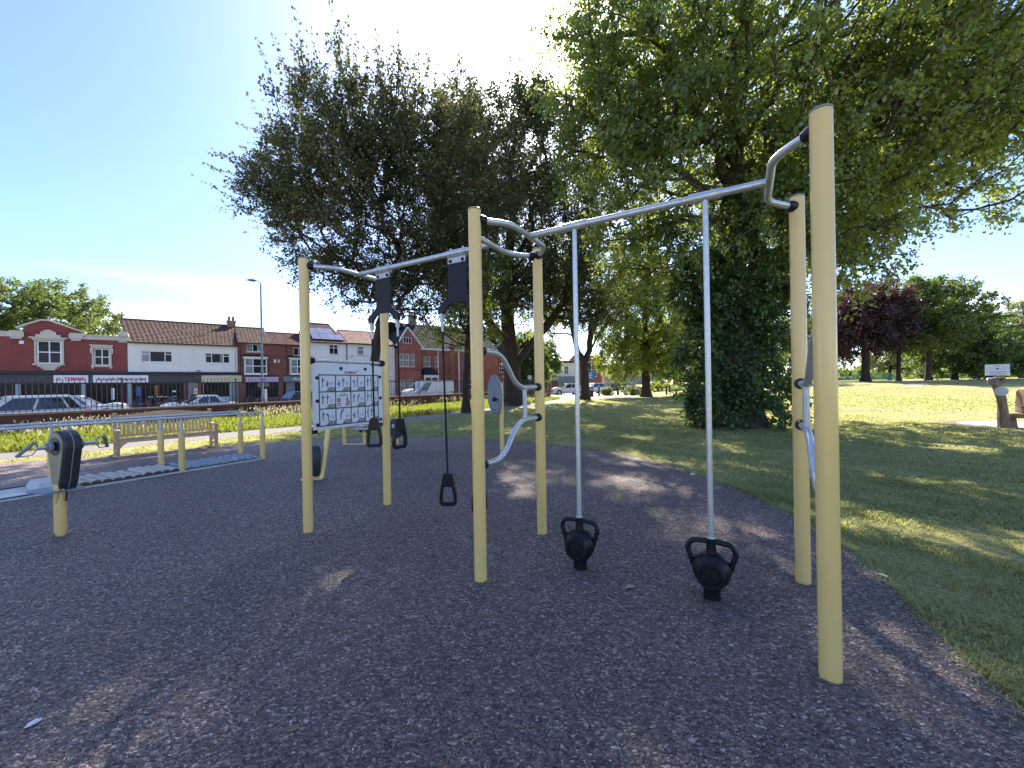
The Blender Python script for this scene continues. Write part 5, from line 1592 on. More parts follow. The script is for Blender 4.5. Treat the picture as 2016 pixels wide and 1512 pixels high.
def shred_mat():
    m, nt, b, out = new_mat('rubber_shred')
    N, L = nt.nodes, nt.links
    g_ = N.new('ShaderNodeNewGeometry')
    r = N.new('ShaderNodeValToRGB')
    e = r.color_ramp.elements
    e[0].position = 0; e[0].color = (0.056, 0.043, 0.037, 1); e[1].position = 1; e[1].color = (0.78, 0.63, 0.50, 1)
    for p_, c in ((0.45, (0.150, 0.108, 0.093, 1)), (0.8, (0.25, 0.178, 0.145, 1)), (0.95, (0.40, 0.30, 0.24, 1))):
        k = e.new(p_); k.color = c
    L.new(g_.outputs['Random Per Island'], r.inputs[0]); L.new(r.outputs[0], b.inputs['Base Color'])
    b.inputs['Roughness'].default_value = 0.55; b.inputs['Specular IOR Level'].default_value = 0.45
    return m


M['shred'] = shred_mat()
g = np.random.default_rng(202)
n = 210000
r = 1.25 + g.uniform(0, 1, n) ** 1.35 * 8.5
a = g.uniform(-0.95, 0.95, n)
P = np.stack([r * np.sin(a), r * np.cos(a)], 1)
P = P[inpoly(P, RUBBER)]
n = len(P); dist = np.hypot(P[:, 0], P[:, 1])
ln = g.uniform(0.005, 0.014, n) * (1 + 0.06 * dist); wd_ = ln * g.uniform(0.3, 0.7, n); th = ln * 0.22
yaw = g.uniform(0, 2 * math.pi, n); tilt = g.normal(0, 0.38, n)
d = np.stack([np.cos(yaw) * np.cos(tilt), np.sin(yaw) * np.cos(tilt), np.sin(tilt)], 1)
s = np.stack([-np.sin(yaw), np.cos(yaw), g.normal(0, 0.35, n)], 1); s = unit(s)
c = np.stack([P[:, 0], P[:, 1], np.full(n, 0.009) + g.uniform(0, 0.004, n)], 1)
up = np.array((0, 0, 1.0))
v = np.stack([c - d * ln[:, None] / 2, c + s * wd_[:, None] / 2, c + d * ln[:, None] / 2, c - s * wd_[:, None] / 2, c + up * th[:, None] + d * (ln * g.uniform(-.2, .2, n))[:, None]], 1).reshape(-1, 3)
i = np.arange(n)[:, None] * 5
f = np.concatenate([i + np.array([[k, (k + 1) % 4, 4]]) for k in range(4)], 1).reshape(-1)
tag(link('rubber_shreds', np_mesh('rubber_shreds', v, f, np.arange(len(f) // 3) * 3, M['shred'])), kind='stuff')

M['straw'] = pm('dry_straw', (0.46, 0.36, 0.22), (0.34, 0.24, 0.13), rough=0.8, island=0.4)
n = 3600
r = 1.3 + g.uniform(0, 1, n) ** 1.2 * 10; a = g.uniform(-0.95, 0.95, n)
P = np.stack([r * np.sin(a), r * np.cos(a)], 1); P = P[inpoly(P, RUBBER)]; n = len(P)
yaw = g.uniform(0, 2 * math.pi, n); L_ = g.uniform(0.012, 0.05, n)
a3 = np.stack([P[:, 0], P[:, 1], np.full(n, 0.017)], 1); b3 = a3 + np.stack([np.cos(yaw) * L_, np.sin(yaw) * L_, g.uniform(0, 0.008, n)], 1)
tv, tf = twig_verts(a3, b3, 0.0028)
tag(link('straw_litter', np_mesh('straw_litter', tv, tf, np.arange(len(tf) // 3) * 3, M['straw'])), kind='stuff')

# ------------------------------------------------------------------ the exercise frame
FR_A = math.atan2(-0.5025, 0.8646)
FR_O = Vector((-2.21, 4.30, 0)); FU = Vector((math.cos(FR_A), math.sin(FR_A), 0)); FV = Vector((-math.sin(FR_A), math.cos(FR_A), 0))


def fr(u, v, z=0.0): return FR_O + FU * u + FV * v + Vector((0, 0, z))


frame = thing('exercise_frame', FR_O, 'large outdoor exercise frame of six yellow posts joined by bent steel bars', 'exercise frame', FR_A)
POSTS = [(0, 0), (0, 1.10), (2.24, 0), (2.24, 1.11), (4.43, 0), (4.43, 1.13)]
PR = 0.0508
HB = 2.855
post_me = cap_me = None
for (u, v) in POSTS:
    if post_me is None:
        mb = MB(); mb.lathe([(PR, -0.02), (PR, 2.925)], 40); p = mb.build('post', M['yellow'], frame); post_me = p.data
        mb = MB(); mb.lathe([(PR + 0.0012, 2.927), (PR + 0.0012, 2.936), (PR - 0.004, 2.941), (0.01, 2.946)], 40); c = mb.build('cap', M['cap'], p); cap_me = c.data
    else:
        p = link('post', post_me, frame); c = link('cap', cap_me, p)
    p.location = (u, v, 0)


def collar(parent, at, d, r=0.036, L=0.05):
    """Black moulded cup between a tube end and a post."""
    mb = MB(); mb.lathe([(r * 1.12, -0.012), (r * 1.16, 0.006), (r * 1.10, L * 0.55), (r * 0.92, L), (0.022, L + 0.002)], 20, align(d, at))
    return mb.build('collar', M['black'], parent)


def bow(u0, s, v1):
    """Bent cross bar between a pair of posts, bowed out towards side s."""
    o = 0.20 * s
    a, b_ = Vector((u0, 0, HB)), Vector((u0, v1, HB))
    m1, m2 = Vector((u0 + o, 0.235, HB)), Vector((u0 + o, v1 - 0.235, HB))
    d1 = (m1 - a).normalized(); d2 = (m2 - b_).normalized()
    pts = fillet([a + d1 * 0.055, m1, m2, b_ + d2 * 0.055], 0.10, 7)
    mb = MB(); mb.tube(pts, 0.0245, 16); q = mb.build('cross_bar', M['galv'], frame)
    collar(q, a + d1 * 0.045, d1); collar(q, b_ + d2 * 0.045, d2)
    return u0 + o


e0 = bow(0, 1, 1.10); e1 = bow(2.24, -1, 1.11); e2 = bow(2.24, 1, 1.11); e3 = bow(4.43, -1, 1.13)
BV = 0.55
mb = MB(); mb.tube([(e0 + 0.01, BV, HB), (e1 - 0.01, BV, HB)], 0.0265, 18); mb.build('beam', M['galv'], frame)
mb = MB(); mb.tube([(e2 + 0.01, BV, HB), (e3 - 0.01, BV, HB)], 0.0265, 18); mb.build('beam', M['galv'], frame)
for u0 in (2.24, 4.43):
    v1 = 1.11 if u0 < 3 else 1.13
    up = fillet([(u0, 0.055, 1.82), (u0, 0.36, 1.82), (u0, 0.64, 1.515), (u0, v1 - 0.055, 1.515)], 0.15, 8)
    lo = fillet([(u0, 0.055, 0.903), (u0, 0.36, 0.903), (u0, 0.66, 1.206), (u0, v1 - 0.055, 1.206)], 0.15, 8)
    for pts, nm in ((up, 'upper_bar'), (lo, 'lower_bar')):
        mb = MB(); mb.tube(pts, 0.0235, 16); q = mb.build(nm, M['galv'], frame)
        collar(q, (u0, 0.045, pts[0].z), (0, 1, 0)); collar(q, (u0, v1 - 0.045, pts[-1].z), (0, -1, 0))
    mb = MB(); mb.tube([(u0, 0.785, 1.225), (u0, 0.785, 1.50)], 0.021, 16); mb.tube([(u0, 0.785, 1.222), (u0, 0.785, 1.234)], 0.027, 16); mb.tube([(u0, 0.785, 1.486), (u0, 0.785, 1.498)], 0.027, 16); mb.build('strut', M['galv_mat'], frame)
# bar above the instruction board
mb = MB(); mb.tube([(0, 0.06, 1.845), (0, 1.04, 1.845)], 0.0195, 16); q = mb.build('board_bar', M['galv'], frame)
collar(q, (0, 0.045, 1.845), (0, 1, 0)); collar(q, (0, 1.055, 1.845), (0, -1, 0))

# ---- kettlebells on sliding rods
for k, (u, lab) in enumerate(((2.862, 'smaller looking black kettlebell on a steel rod nearer the middle posts'), (3.845, 'larger looking black kettlebell on a steel rod nearest the tall front post'))):
    t = thing('kettlebell_lift', fr(u, 0.535), lab, 'kettlebell', FR_A, 'kettlebells hanging under the steel beam')
    vs = BV - 0.535
    mb = MB(); mb.tube([(0, vs, 0.36), (0, vs, HB - 0.03)], 0.0195, 16); mb.build('rod', M['galv'], t)
    mb = MB(); L = 0.104
    mb.tube([(-L, vs, HB), (-L + 0.004, vs, HB), (L - 0.004, vs, HB), (L, vs, HB)], [0.0335, 0.0345, 0.0345, 0.0335], 20); mb.build('sleeve', M['galv'], t)
    vs = 0.015
    mb = MB()
    mb.lathe([(0.055, -0.005), (0.056, 0.05), (0.056, 0.085), (0.075, 0.10), (0.102, 0.135), (0.122, 0.175), (0.129, 0.21), (0.124, 0.25), (0.107, 0.29), (0.075, 0.318), (0.036, 0.332)], 36, Matrix.Translation((0, vs, 0)) @ Matrix.Diagonal((1, 0.80, 1, 1)))
    body = mb.build('weight_body', M['black'], t, angle=60)
    for sy in (-1, 1):
        mb = MB(); mm = Matrix.Translation((0, vs + sy * 0.083, 0.20)) @ Matrix.Rotation(R(90) * (1 if sy < 0 else -1), 4, 'X')
        mb.lathe([(0.094, 0), (0.094, 0.014), (0.088, 0.021), (0.066, 0.021), (0.063, 0.013), (0.058, 0.013), (0.055, 0.019), (0.01, 0.021)], 36, mm); mb.build('face_disc', M['black'], body)
    mb = MB(); mb.lathe([(0.037, 0.315), (0.034, 0.33), (0.032, 0.40), (0.035, 0.432), (0.026, 0.436)], 24, Matrix.Translation((0, vs, 0))); mb.build('collar', M['black'], t)
    mb = MB(); mb.lathe([(0.030, 0.436), (0.024, 0.446)], 20, Matrix.Translation((0, vs, 0))); mb.build('rod_washer', M['galv_mat'], t)
    for sx in (-1, 1):
        mb = MB()
        pts = fillet([(sx * 0.02, vs, 0.412), (sx * 0.125, vs, 0.405), (sx * 0.158, vs, 0.355), (sx * 0.118, vs, 0.225)], 0.05, 6)
        mb.tube(pts, 0.0185, 14, flat=1.15); mb.build('handle', M['black'], t)

# ---- suspension trainers: black Y plates under the beam, two ropes and grips each
def grip(parent, at, yaw, tilt=0.0, hgt=0.33):
    root = MB()
    mm = Matrix.Translation(Vector(at)) @ Matrix.Rotation(yaw, 4, 'Z') @ Matrix.Rotation(tilt, 4, 'X')
    h = hgt
    outer = [(-0.038, 0), (0.038, 0), (0.046, -0.02), (0.085, -h * 0.62), (0.088, -h + 0.035), (0.068, -h), (-0.068, -h), (-0.088, -h + 0.035), (-0.085, -h * 0.62), (-0.046, -0.02)]
    inner = [(-0.030, -h * 0.42), (0.030, -h * 0.42), (0.044, -h * 0.42), (0.058, -h * 0.66), (0.060, -h + 0.052), (0.050, -h + 0.038), (-0.050, -h + 0.038), (-0.060, -h + 0.052), (-0.058, -h * 0.66), (-0.044, -h * 0.42)]
    root.frame(outer, inner, 0.044, mm)
    gp = root.build('grip', M['black'], parent, bevel=0.006)
    rb = MB()
    for k in range(8):
        z = -0.03 - k * 0.0125; w = 0.040 + 0.030 * (k / 8)
        rb.box(-w + 0.006, w - 0.006, -0.0245, 0.0245, z - 0.0035, z + 0.0035, mat=mm)
    rb.build('rib', M['black'], gp, smooth=False)
    return gp


TR = [(0.60, [(-0.195, 1.19, R(0) - FR_A, 0.0), (0.21, 1.20, R(52) - FR_A, 0.03)], 'black suspension trainer whose two grips hang by the instruction board'),
      (1.635, [(-0.20, 0.665, R(-8) - FR_A, 0.02), (0.21, 0.66, R(48) - FR_A, 0.0)], 'black suspension trainer with longer ropes beside the second pair of posts')]
for u, ropes, lab in TR:
    t = thing('suspension_trainer', fr(u, BV), lab, 'suspension trainer', FR_A, 'suspension trainers under the left beam')
    poly = [(-0.113, 2.79), (0.113, 2.79), (0.113, 2.45), (0.125, 2.425), (0.235, 2.345), (0.255, 2.31), (0.245, 2.27), (0.22, 2.258), (0.175, 2.27), (0.11, 2.345), (0.06, 2.365), (-0.06, 2.365), (-0.11, 2.345), (-0.175, 2.27), (-0.22, 2.258), (-0.245, 2.27), (-0.255, 2.31), (-0.235, 2.345), (-0.125, 2.425), (-0.113, 2.45)]
    mb = MB(); mb.prism(poly, 0.016); mb.build('plate', M['blacksheet'], t, smooth=False, bevel=0.003)
    mb = MB()
    for sy in (-1, 1):
        mb.box(-0.108, 0.108, sy * 0.0085 - 0.0035 * (sy < 0) , sy * 0.0085 + 0.0035 * (sy > 0), 2.752, 2.815)
    mb.box(-0.108, 0.108, -0.03, 0.03, 2.8155, 2.8195)
    br = mb.build('clamp_bracket', M['galv_mat'], t, smooth=False)
    for x in (-0.075, 0.075):
        mb = MB(); mb.lathe([(0.0165, 0), (0.0165, 0.008), (0.009, 0.014)], 14, align((0, -1, 0), (x, -0.0125, 2.775))); mb.build('bolt', M['black'], br)
        mb = MB(); mb.tube([(x, 0.0, 2.885), (x, 0, 2.905)], 0.010, 10); mb.build('bolt', M['galv_mat'], br)
    mb = MB(); mb.tube([(-0.115, 0, HB), (0.115, 0, HB)], 0.0325, 20); mb.build('sleeve', M['galv'], t)
    for rx, zt, yaw, tilt in ropes:
        mb = MB(); mb.box(rx - 0.013, rx + 0.013, -0.02, -0.009, 2.19, 2.30); mb.box(rx - 0.013, rx + 0.013, 0.009, 0.02, 2.19, 2.30); lk = mb.build('shackle', M['galv_mat'], t, smooth=False)
        mb = MB(); mb.lathe([(0.015, -0.024), (0.015, 0.024)], 12, align((0, 1, 0), (rx, 0, 2.285))); mb.build('bolt', M['black'], lk)
        mb = MB(); mb.tube([(rx, 0, 2.09), (rx, 0, 2.215)], 0.0125, 12); mb.build('ferrule', M['galv_mat'], lk)
        dx = 0.035 if (u > 1 and rx < 0) else 0.008
        mb = MB(); mb.tube([(rx, 0, 2.10), (rx + dx * 0.5, 0, 2.10 * 0.5 + zt * 0.5), (rx + dx, 0, zt - 0.01)], 0.0105, 10); mb.build('rope', M['rope'], t)
        grip(t, (rx + dx, 0, zt), yaw, tilt)

# ---- instruction board
t = thing('instruction_board', fr(0, 0.56), 'white instruction board with a grid of exercise pictures fixed between two yellow posts', 'sign', FR_A + R(90))
# local x runs along the pair of posts, local y points away from the beam side
BW = 0.485
mb = MB(); mb.prism(round_rect(-BW, BW, 1.082, 1.812, 0.09, 6, (1, 1, 0, 0)), 0.014); board = mb.build('board', M['white'], t, smooth=False, bevel=0.002)
YF = -0.0074   # printed face looks along -y of the board
gx0, gx1, gz0, gz1 = -0.41, 0.41, 1.118, 1.688
mb = MB()
lw = 0.013
for i in range(5):
    x = gx0 + (gx1 - gx0) * i / 4; mb.box(x - lw / 2, x + lw / 2, YF - 0.0014, YF, gz0, gz1)
mb.build('grid_line', M['ink'], t, smooth=False)
mb = MB()
for i in range(4):
    z = gz0 + (gz1 - gz0) * i / 3; mb.box(gx0 - lw / 2, gx1 + lw / 2, YF - 0.0018, YF - 0.0003, z - lw / 2, z + lw / 2)
mb.build('grid_line', M['ink'], t, smooth=False)


def limb(mb, pts, w, mi=0):
    for a, b_ in zip(pts[:-1], pts[1:]):
        a = Vector((a[0], 0, a[1])); b_ = Vector((b_[0], 0, b_[1]))
        mb.bar(a, b_, 0.0012, w, up=Vector((0, 1, 0)).cross((b_ - a).normalized()), mi=mi)


def figure(mb, x, z, s, pose, mi=0, legmi=0):
    """Little printed person: head, trunk, arms, legs."""
    P_ = {'stand': dict(h=(0, 1.0), t=[(0, .88), (0, .5)], a=[[(0, .82), (.16, .66), (.2, .8)]], l=[[(0, .5), (.02, .25), (0, 0)]]),
          'squat': dict(h=(.05, .62), t=[(.03, .52), (-.1, .22)], a=[[(.02, .46), (.25, .36)]], l=[[(-.1, .22), (.14, .24), (.02, 0)]]),
          'reach': dict(h=(0, .92), t=[(0, .82), (-.03, .48)], a=[[(0, .78), (.06, 1.1), (.05, 1.25)]], l=[[(-.03, .48), (.03, .24), (0, 0), (.1, 0)]]),
          'bend': dict(h=(-.05, .72), t=[(0, .7), (.14, .46)], a=[[(0, .66), (-.14, .5)]], l=[[(.14, .46), (.08, .22), (.14, 0), (.3, .02)]]),
          'lean': dict(h=(.3, .95), t=[(.24, .86), (0, .5)], a=[[(.2, .8), (.02, .9)]], l=[[(0, .5), (.04, .25), (0, 0)]])}[pose]
    f = lambda q: (x + q[0] * s, z + q[1] * s)
    c = f(P_['h']); r_ = 0.055 * s
    pl = [(c[0] + r_ * math.cos(a), c[1] + r_ * 1.15 * math.sin(a)) for a in np.linspace(0, 2 * math.pi, 10, endpoint=False)]
    mb.prism(pl, 0.0012, mi=mi)
    limb(mb, [f(q) for q in P_['t']], 0.14 * s, mi)
    for a in P_['a']: limb(mb, [f(q) for q in a], 0.07 * s, mi)
    for l in P_['l']: limb(mb, [f(q) for q in l], 0.09 * s, legmi)


poses = [[('stand', 'squat'), ('squat', 'stand'), ('bend', 'reach'), ('stand', 'reach')], [('stand', 'stand'), None, ('stand', 'lean'), ('stand', 'reach')], [('stand', 'bend'), ('lean',), ('squat', 'reach'), ('reach', 'stand')]]
cw, ch = (gx1 - gx0) / 4, (gz1 - gz0) / 3
for r_ in range(3):
    for c_ in range(4):
        x0 = gx0 + c_ * cw; z0 = gz1 - (r_ + 1) * ch
        mb = MB(); Y_ = 0
        if poses[r_][c_] is None:
            for z, w_ in ((0.155, 0.07), (0.138, 0.13)):
                mb.box(x0 + cw / 2 - w_ / 2, x0 + cw / 2 + w_ / 2, -0.0006, 0.0006, z0 + z, z0 + z + 0.007, mi=0)
            mb.box(x0 + 0.022, x0 + 0.062, -0.0006, 0.0006, z0 + 0.068, z0 + 0.112, mi=3)
            mb.box(x0 + 0.036, x0 + 0.041, -0.0012, 0.0, z0 + 0.078, z0 + 0.102, mi=2); mb.box(x0 + 0.041, x0 + 0.052, -0.0012, 0.0, z0 + 0.088, z0 + 0.094, mi=2)
            for z in (0.045, 0.026): mb.box(x0 + 0.022, x0 + 0.064, -0.0006, 0.0006, z0 + z, z0 + z + 0.010, mi=0)
            mb.prism([(x0 + 0.128, z0 + 0.02), (x0 + 0.175, z0 + 0.02), (x0 + 0.19, z0 + 0.06), (x0 + 0.165, z0 + 0.10), (x0 + 0.15, z0 + 0.115), (x0 + 0.143, z0 + 0.07)], 0.0012, mi=4)
            mb.prism([(x0 + 0.14, z0 + 0.095), (x0 + 0.158, z0 + 0.088), (x0 + 0.17, z0 + 0.118), (x0 + 0.152, z0 + 0.124)], 0.0016, mi=1)
        else:
            ps = poses[r_][c_]
            for k, pz in enumerate(ps):
                rd = (r_ * 4 + c_ + k) % 5
                figure(mb, x0 + (0.042 if k == 0 else 0.098) + (0.02 if len(ps) == 1 else 0), z0 + 0.055, 0.105 if len(ps) > 1 else 0.125, pz, mi=0, legmi=3 if rd == 0 else 0)
            for k in range(2):
                figure(mb, x0 + 0.142 + k * 0.024, z0 + 0.068, 0.042, 'stand', mi=1, legmi=1)
            mb.prism([(x0 + 0.085, z0 + 0.008), (x0 + cw - 0.008, z0 + 0.008), (x0 + cw - 0.008, z0 + 0.05), (x0 + 0.122, z0 + 0.05)], 0.0010, mi=1)
            for k, xx in enumerate((0.125, 0.152, 0.17)):
                mb.box(x0 + xx, x0 + xx + 0.012, -0.0012, 0.0, z0 + 0.018, z0 + 0.040, mi=2)
            mb.box(x0 + 0.016, x0 + 0.024, -0.0006, 0.0006, z0 + ch - 0.016, z0 + ch - 0.012, mi=0)
        mb.build('exercise_picture', [M['ink'], M['ink_grey'], M['ink_pale'], M['ink_red'], M['ink_skin']], t, smooth=False, loc=(0, YF - 0.0008, 0))
text_mesh('KOMPAN', 0.040, t, M['ink_red'], (0.0, YF - 0.0008, 1.718), bold=0.0012, depth=0.0006, width=0.16)
mb = MB(); mb.box(0.086, 0.112, -0.001, 0.0005, 1.738, 1.743); mb.box(0.0965, 0.1015, -0.0014, 0.0, 1.728, 1.753); mb.build('plus_mark', M['ink'], t, smooth=False, loc=(0, YF - 0.0004, 0))
for x, z in ((-0.435, 1.655), (0.44, 1.67), (-0.435, 1.40), (0.445, 1.40), (-0.435, 1.135), (0.445, 1.125), (-0.13, 1.765), (0.215, 1.765)):
    mb = MB(); mb.lathe([(0.020, 0), (0.020, 0.007), (0.012, 0.014)], 16, align((0, -1, 0), (x, YF, z))); mb.build('bolt', M['black'], t)
mb = MB(); mb.box(-BW + 0.0, -BW + 0.06, 0.008, 0.03, 1.04, 1.12); mb.box(BW - 0.06, BW, 0.008, 0.03, 1.04, 1.12); mb.build('bracket', M['black'], t, smooth=False)

# ------------------------------------------------------------------ hand bike on a post
M['tray'] = pm('blue_grey_tray', (0.20, 0.23, 0.29), (0.17, 0.20, 0.25), rough=0.5)
hb = thing('hand_bike', (-4.885, 4.32, 0), 'hand cycling machine with dark round housing and two crank grips on a short yellow post', 'hand bike', FR_A + R(10.7))
mb = MB(); mb.lathe([(PR, -0.01), (PR, 0.56)], 32); mb.build('post', M['yellow'], hb)
HA = 0.968; HY = 0.045; AL = {-1: 0.085, 1: 0.13}
tear = []
for a in np.linspace(-20, 200, 22): tear.append((0.168 * math.cos(R(a)), HA + 0.168 * math.sin(R(a))))
tear += [(-0.135, HA - 0.20), (-0.10, HA - 0.38), (-0.06, HA - 0.47), (0.04, HA - 0.48), (0.085, HA - 0.38), (0.125, HA - 0.20)]
sc = lambda pl, k: [(x * k, HA + (z - HA) * k) for x, z in pl]
mb = MB(); mb.prism(tear, 0.150, Matrix.Translation((0, HY, 0))); hs = mb.build('housing', M['grey_plastic'], hb, bevel=0.018, angle=50)
mb = MB(); mb.prism(sc(tear, 0.86), 0.157, Matrix.Translation((0, HY, 0))); mb.build('side_panel', M['beige'], hs, angle=50)
mb = MB()
n_ = len(tear)
mb.frame(sc(tear, 1.012), sc(tear, 0.99), 0.008, Matrix.Translation((0, HY, 0))); mb.build('seam_strip', M['beige'], hs, angle=60)
for sy in (-1, 1):
    mm = align((0, sy, 0), (0, HY + sy * 0.078, HA))
    mb = MB(); mb.lathe([(0.098, 0), (0.096, 0.004), (0.090, 0.006), (0.088, 0.002)], 30, mm); mb.build('trim_ring', M['grey_plastic'], hs)
    mb = MB(); mb.lathe([(0.045, 0), (0.045, 0.03)], 24, mm); mb.build('hub', M['black'], hb)
    mm2 = align((0, sy, 0), (0, HY + sy * 0.105, HA))
    mb = MB(); mb.lathe([(0.056, 0), (0.058, 0.012), (0.058, 0.024), (0.050, 0.034), (0.02, 0.036)], 28, mm2); cr_ = mb.build('crank_disc', M['grey_panel'], hb)
    for k in range(4):
        a = R(45 + 90 * k); mb = MB(); mb.lathe([(0.006, 0), (0.006, 0.005)], 8, align((0, sy, 0), (0.036 * math.cos(a), HY + sy * 0.139, HA + 0.036 * math.sin(a)))); mb.build('bolt', M['black'], cr_)
    y0 = HY + sy * 0.135; mb = MB(); mb.tube([(0, y0, HA), (0, y0 + sy * AL[sy], HA)], 0.019, 14); mb.build('crank_arm', M['galv'], hb)
    y1 = y0 + sy * (AL[sy] - 0.01)
    # D grip: two wires and a padded bar
    g1 = Vector((0.06, y1 + sy * 0.045, HA + 0.065)); g2 = Vector((-0.05, y1 + sy * 0.125, HA - 0.07))
    mb = MB(); mb.tube(fillet([(0, y1, HA + 0.012), g1 + Vector((-0.01, -sy * 0.02, 0.006)), g1], 0.02, 4), 0.006, 8); mb.tube(fillet([(0, y1, HA - 0.012), (g2 + Vector((0, 0, HA))) * 0.5 + Vector((0, 0, HA * 0 )) if False else (-0.01, y1 + sy * 0.035, HA - 0.07), g2], 0.02, 4), 0.006, 8)
    gw = mb.build('grip_wire', M['galv_mat'], hb)
    mb = MB(); mb.tube([g1, g2], 0.0165, 14); mb.build('grip', M['grey_panel'], hb)
mb = MB(); mb.box(-0.215, -0.02, -0.15, 0.14, 0.60, 0.612)
plate = [(0.10, -0.14), (-0.22, -0.17), (-0.29, -0.11), (-0.29, 0.09), (-0.20, 0.16), (0.10, 0.16)]
mb = MB()
mb.add([(x, y, 0.485) for x, y in plate] + [(x, y, 0.50) for x, y in plate], [(5, 4, 3, 2, 1, 0), (6, 7, 8, 9, 10, 11)] + [(i, (i + 1) % 6, 6 + (i + 1) % 6, 6 + i) for i in range(6)])
mb.build('tray', M['tray'], hb, smooth=False)
mb = MB(); mb.tube(fillet([(PR + 0.012, 0.02, 0.60), (PR + 0.02, 0.02, 0.52), (PR + 0.02, 0.02, 0.40), (PR + 0.002, 0.02, 0.38)], 0.01, 3), 0.007, 8); mb.build('cable_loop', M['black'], hb)
mb = MB(); mb.prism([(-0.03, 0.52), (0.055, 0.52), (0.0, 0.36), (-0.012, 0.36)], 0.012, Matrix.Translation((0.03, -0.045, 0))); mb.build('web_plate', M['yellow'], hb, smooth=False)
for a in (35, 155, 275):
    mb = MB(); x, y = (PR + 0.022) * math.cos(R(a)), (PR + 0.022) * math.sin(R(a))
    mb.lathe([(0.022, 0), (0.022, 0.02), (0.014, 0.028), (0.014, 0.036)], 12, Matrix.Translation((x, y, 0.008))); mb.build('anchor_bolt', M['rust'], hb)

# ------------------------------------------------------------------ walking bars with logs and cobbles
wk = thing('walking_bars', (-5.48, 8.78, 0), 'long parallel walking rails on short yellow posts over a track of logs and cobbles', 'walking bars', FR_A)
SP = 1.455; SEP = 0.92
short_me = None
for row, x in ((0, 0.0), (1, -SEP)):
    for i in range(5):
        y = -i * SP
        if short_me is None:
            mb = MB(); mb.lathe([(PR, -0.01), (PR, 0.745)], 28); p = mb.build('post', M['yellow'], wk); short_me = p.data
            mb = MB(); mb.lathe([(PR + 0.003, 0.744), (PR + 0.003, 0.758), (0.03, 0.764)], 28); c = mb.build('cap', M['galv_mat'], p); cme = c.data
            mb = MB(); mb.tube([(0, 0, 0.76), (0, 0, 1.0)], 0.0215, 14); s_ = mb.build('riser', M['galv_mat'], p); sme = s_.data
        else:
            p = link('post', short_me, wk); link('cap', cme, p); link('riser', sme, p)
        p.location = (x, y, 0)
    mb = MB(); pts = fillet([(x, 0, 0.98), (x, 0, 1.03), (x, -4 * SP - 0.6, 1.03)], 0.09, 6) if row == 0 else fillet([(x, 0, 0.98), (x, 0, 1.03), (x, -4 * SP - 0.6, 1.03)], 0.09, 6)
    mb.tube(pts, 0.0215, 16); mb.build('handrail', M['galv'], wk)
xa, xb = -SEP + 0.02, -0.02
mb = MB(); mb.box(xa - 0.03, xb + 0.07, -4.6 * SP, 0.02, 0.0, 0.035); mb.build('base_slab', M['concrete'], wk, smooth=False, bevel=0.006)
mb = MB(); mb.box(xb + 0.04, xb + 0.047, -4.6 * SP, 0.0, 0.0355, 0.055); mb.box(xa - 0.01, xa - 0.003, -4.6 * SP, 0.0, 0.0355, 0.055); mb.build('edge_strip', M['ink'], wk, smooth=False)
# cobble domes
cob = []
gg = random.Random(3)
for v_ in range(3):
    mb = MB(); mb.lathe([(0.062, 0.0), (0.060, 0.02), (0.048, 0.042), (0.028, 0.054), (0.004, 0.058)], 12, Matrix.Diagonal((1, 0.9 + 0.1 * v_, 1, 1))); o = mb.build('cobble', M['cobble'], wk, angle=180); cob.append(o.data); o.location = (xa + 0.10 + v_ * 0.12, -0.10, 0.035)
for i in range(11):
    for j in range(6):
        if i == 0 and j < 3: continue
        link('cobble', cob[gg.randrange(3)], wk, loc=(xa + 0.10 + j * 0.128 + (0.05 if i % 2 else 0) + gg.uniform(-0.012, 0.012), -0.10 - i * 0.122 + gg.uniform(-0.012, 0.012), 0.035 + gg.uniform(-0.012, 0.008)), rot=(0, 0, gg.uniform(0, 6)))
# half logs across the track
lg_me = []
for v_ in range(2):
    mb = MB(); n = 12
    for k in range(2):
        xx = xa + 0.05 if k == 0 else xb + 0.02
        for j in range(n + 1):
            a = math.pi * j / n; mb.v.append((xx, 0.066 * math.cos(a), 0.062 * math.sin(a) * (1 + 0.06 * math.sin(3 * a + v_))))
    for j in range(n):
        mb.f.append((j, j + 1, n + 2 + j, n + 1 + j)); mb.m.append(0)
    mb.f.append(tuple(range(n + 1))[::-1]); mb.m.append(1); mb.f.append(tuple(range(n + 1, 2 * n + 2))); mb.m.append(1)
    o = mb.build('log', [M['log_top'], M['log_end']], wk, angle=60); lg_me.append(o.data); o.location = (0, -SP - 0.10 - 0.131 * v_, 0.036)
for i in range(2, 11):
    link('log', lg_me[i % 2], wk, loc=(gg.uniform(-0.02, 0.012), -SP - 0.10 - 0.131 * i, 0.034 + gg.uniform(-0.004, 0.012)), rot=(0, gg.uniform(-0.01, 0.01), gg.uniform(-0.03, 0.03)))
# step block
mb = MB()
b0 = [(xa + 0.12, -2.62), (xb - 0.1, -2.62), (xb - 0.1, -2.12), (xa + 0.12, -2.12)]
mb.add([(x, y - SP * 0.42, 0.036) for x, y in b0] + [(x * 0.93 - 0.03, (y + 2.37) * 0.8 - 2.37 - SP * 0.42, 0.16) for x, y in b0], [(3, 2, 1, 0), (4, 5, 6, 7), (0, 1, 5, 4), (1, 2, 6, 5), (2, 3, 7, 6), (3, 0, 4, 7)])
mb.build('step_block', M['concrete'], wk, smooth=False, bevel=0.01)

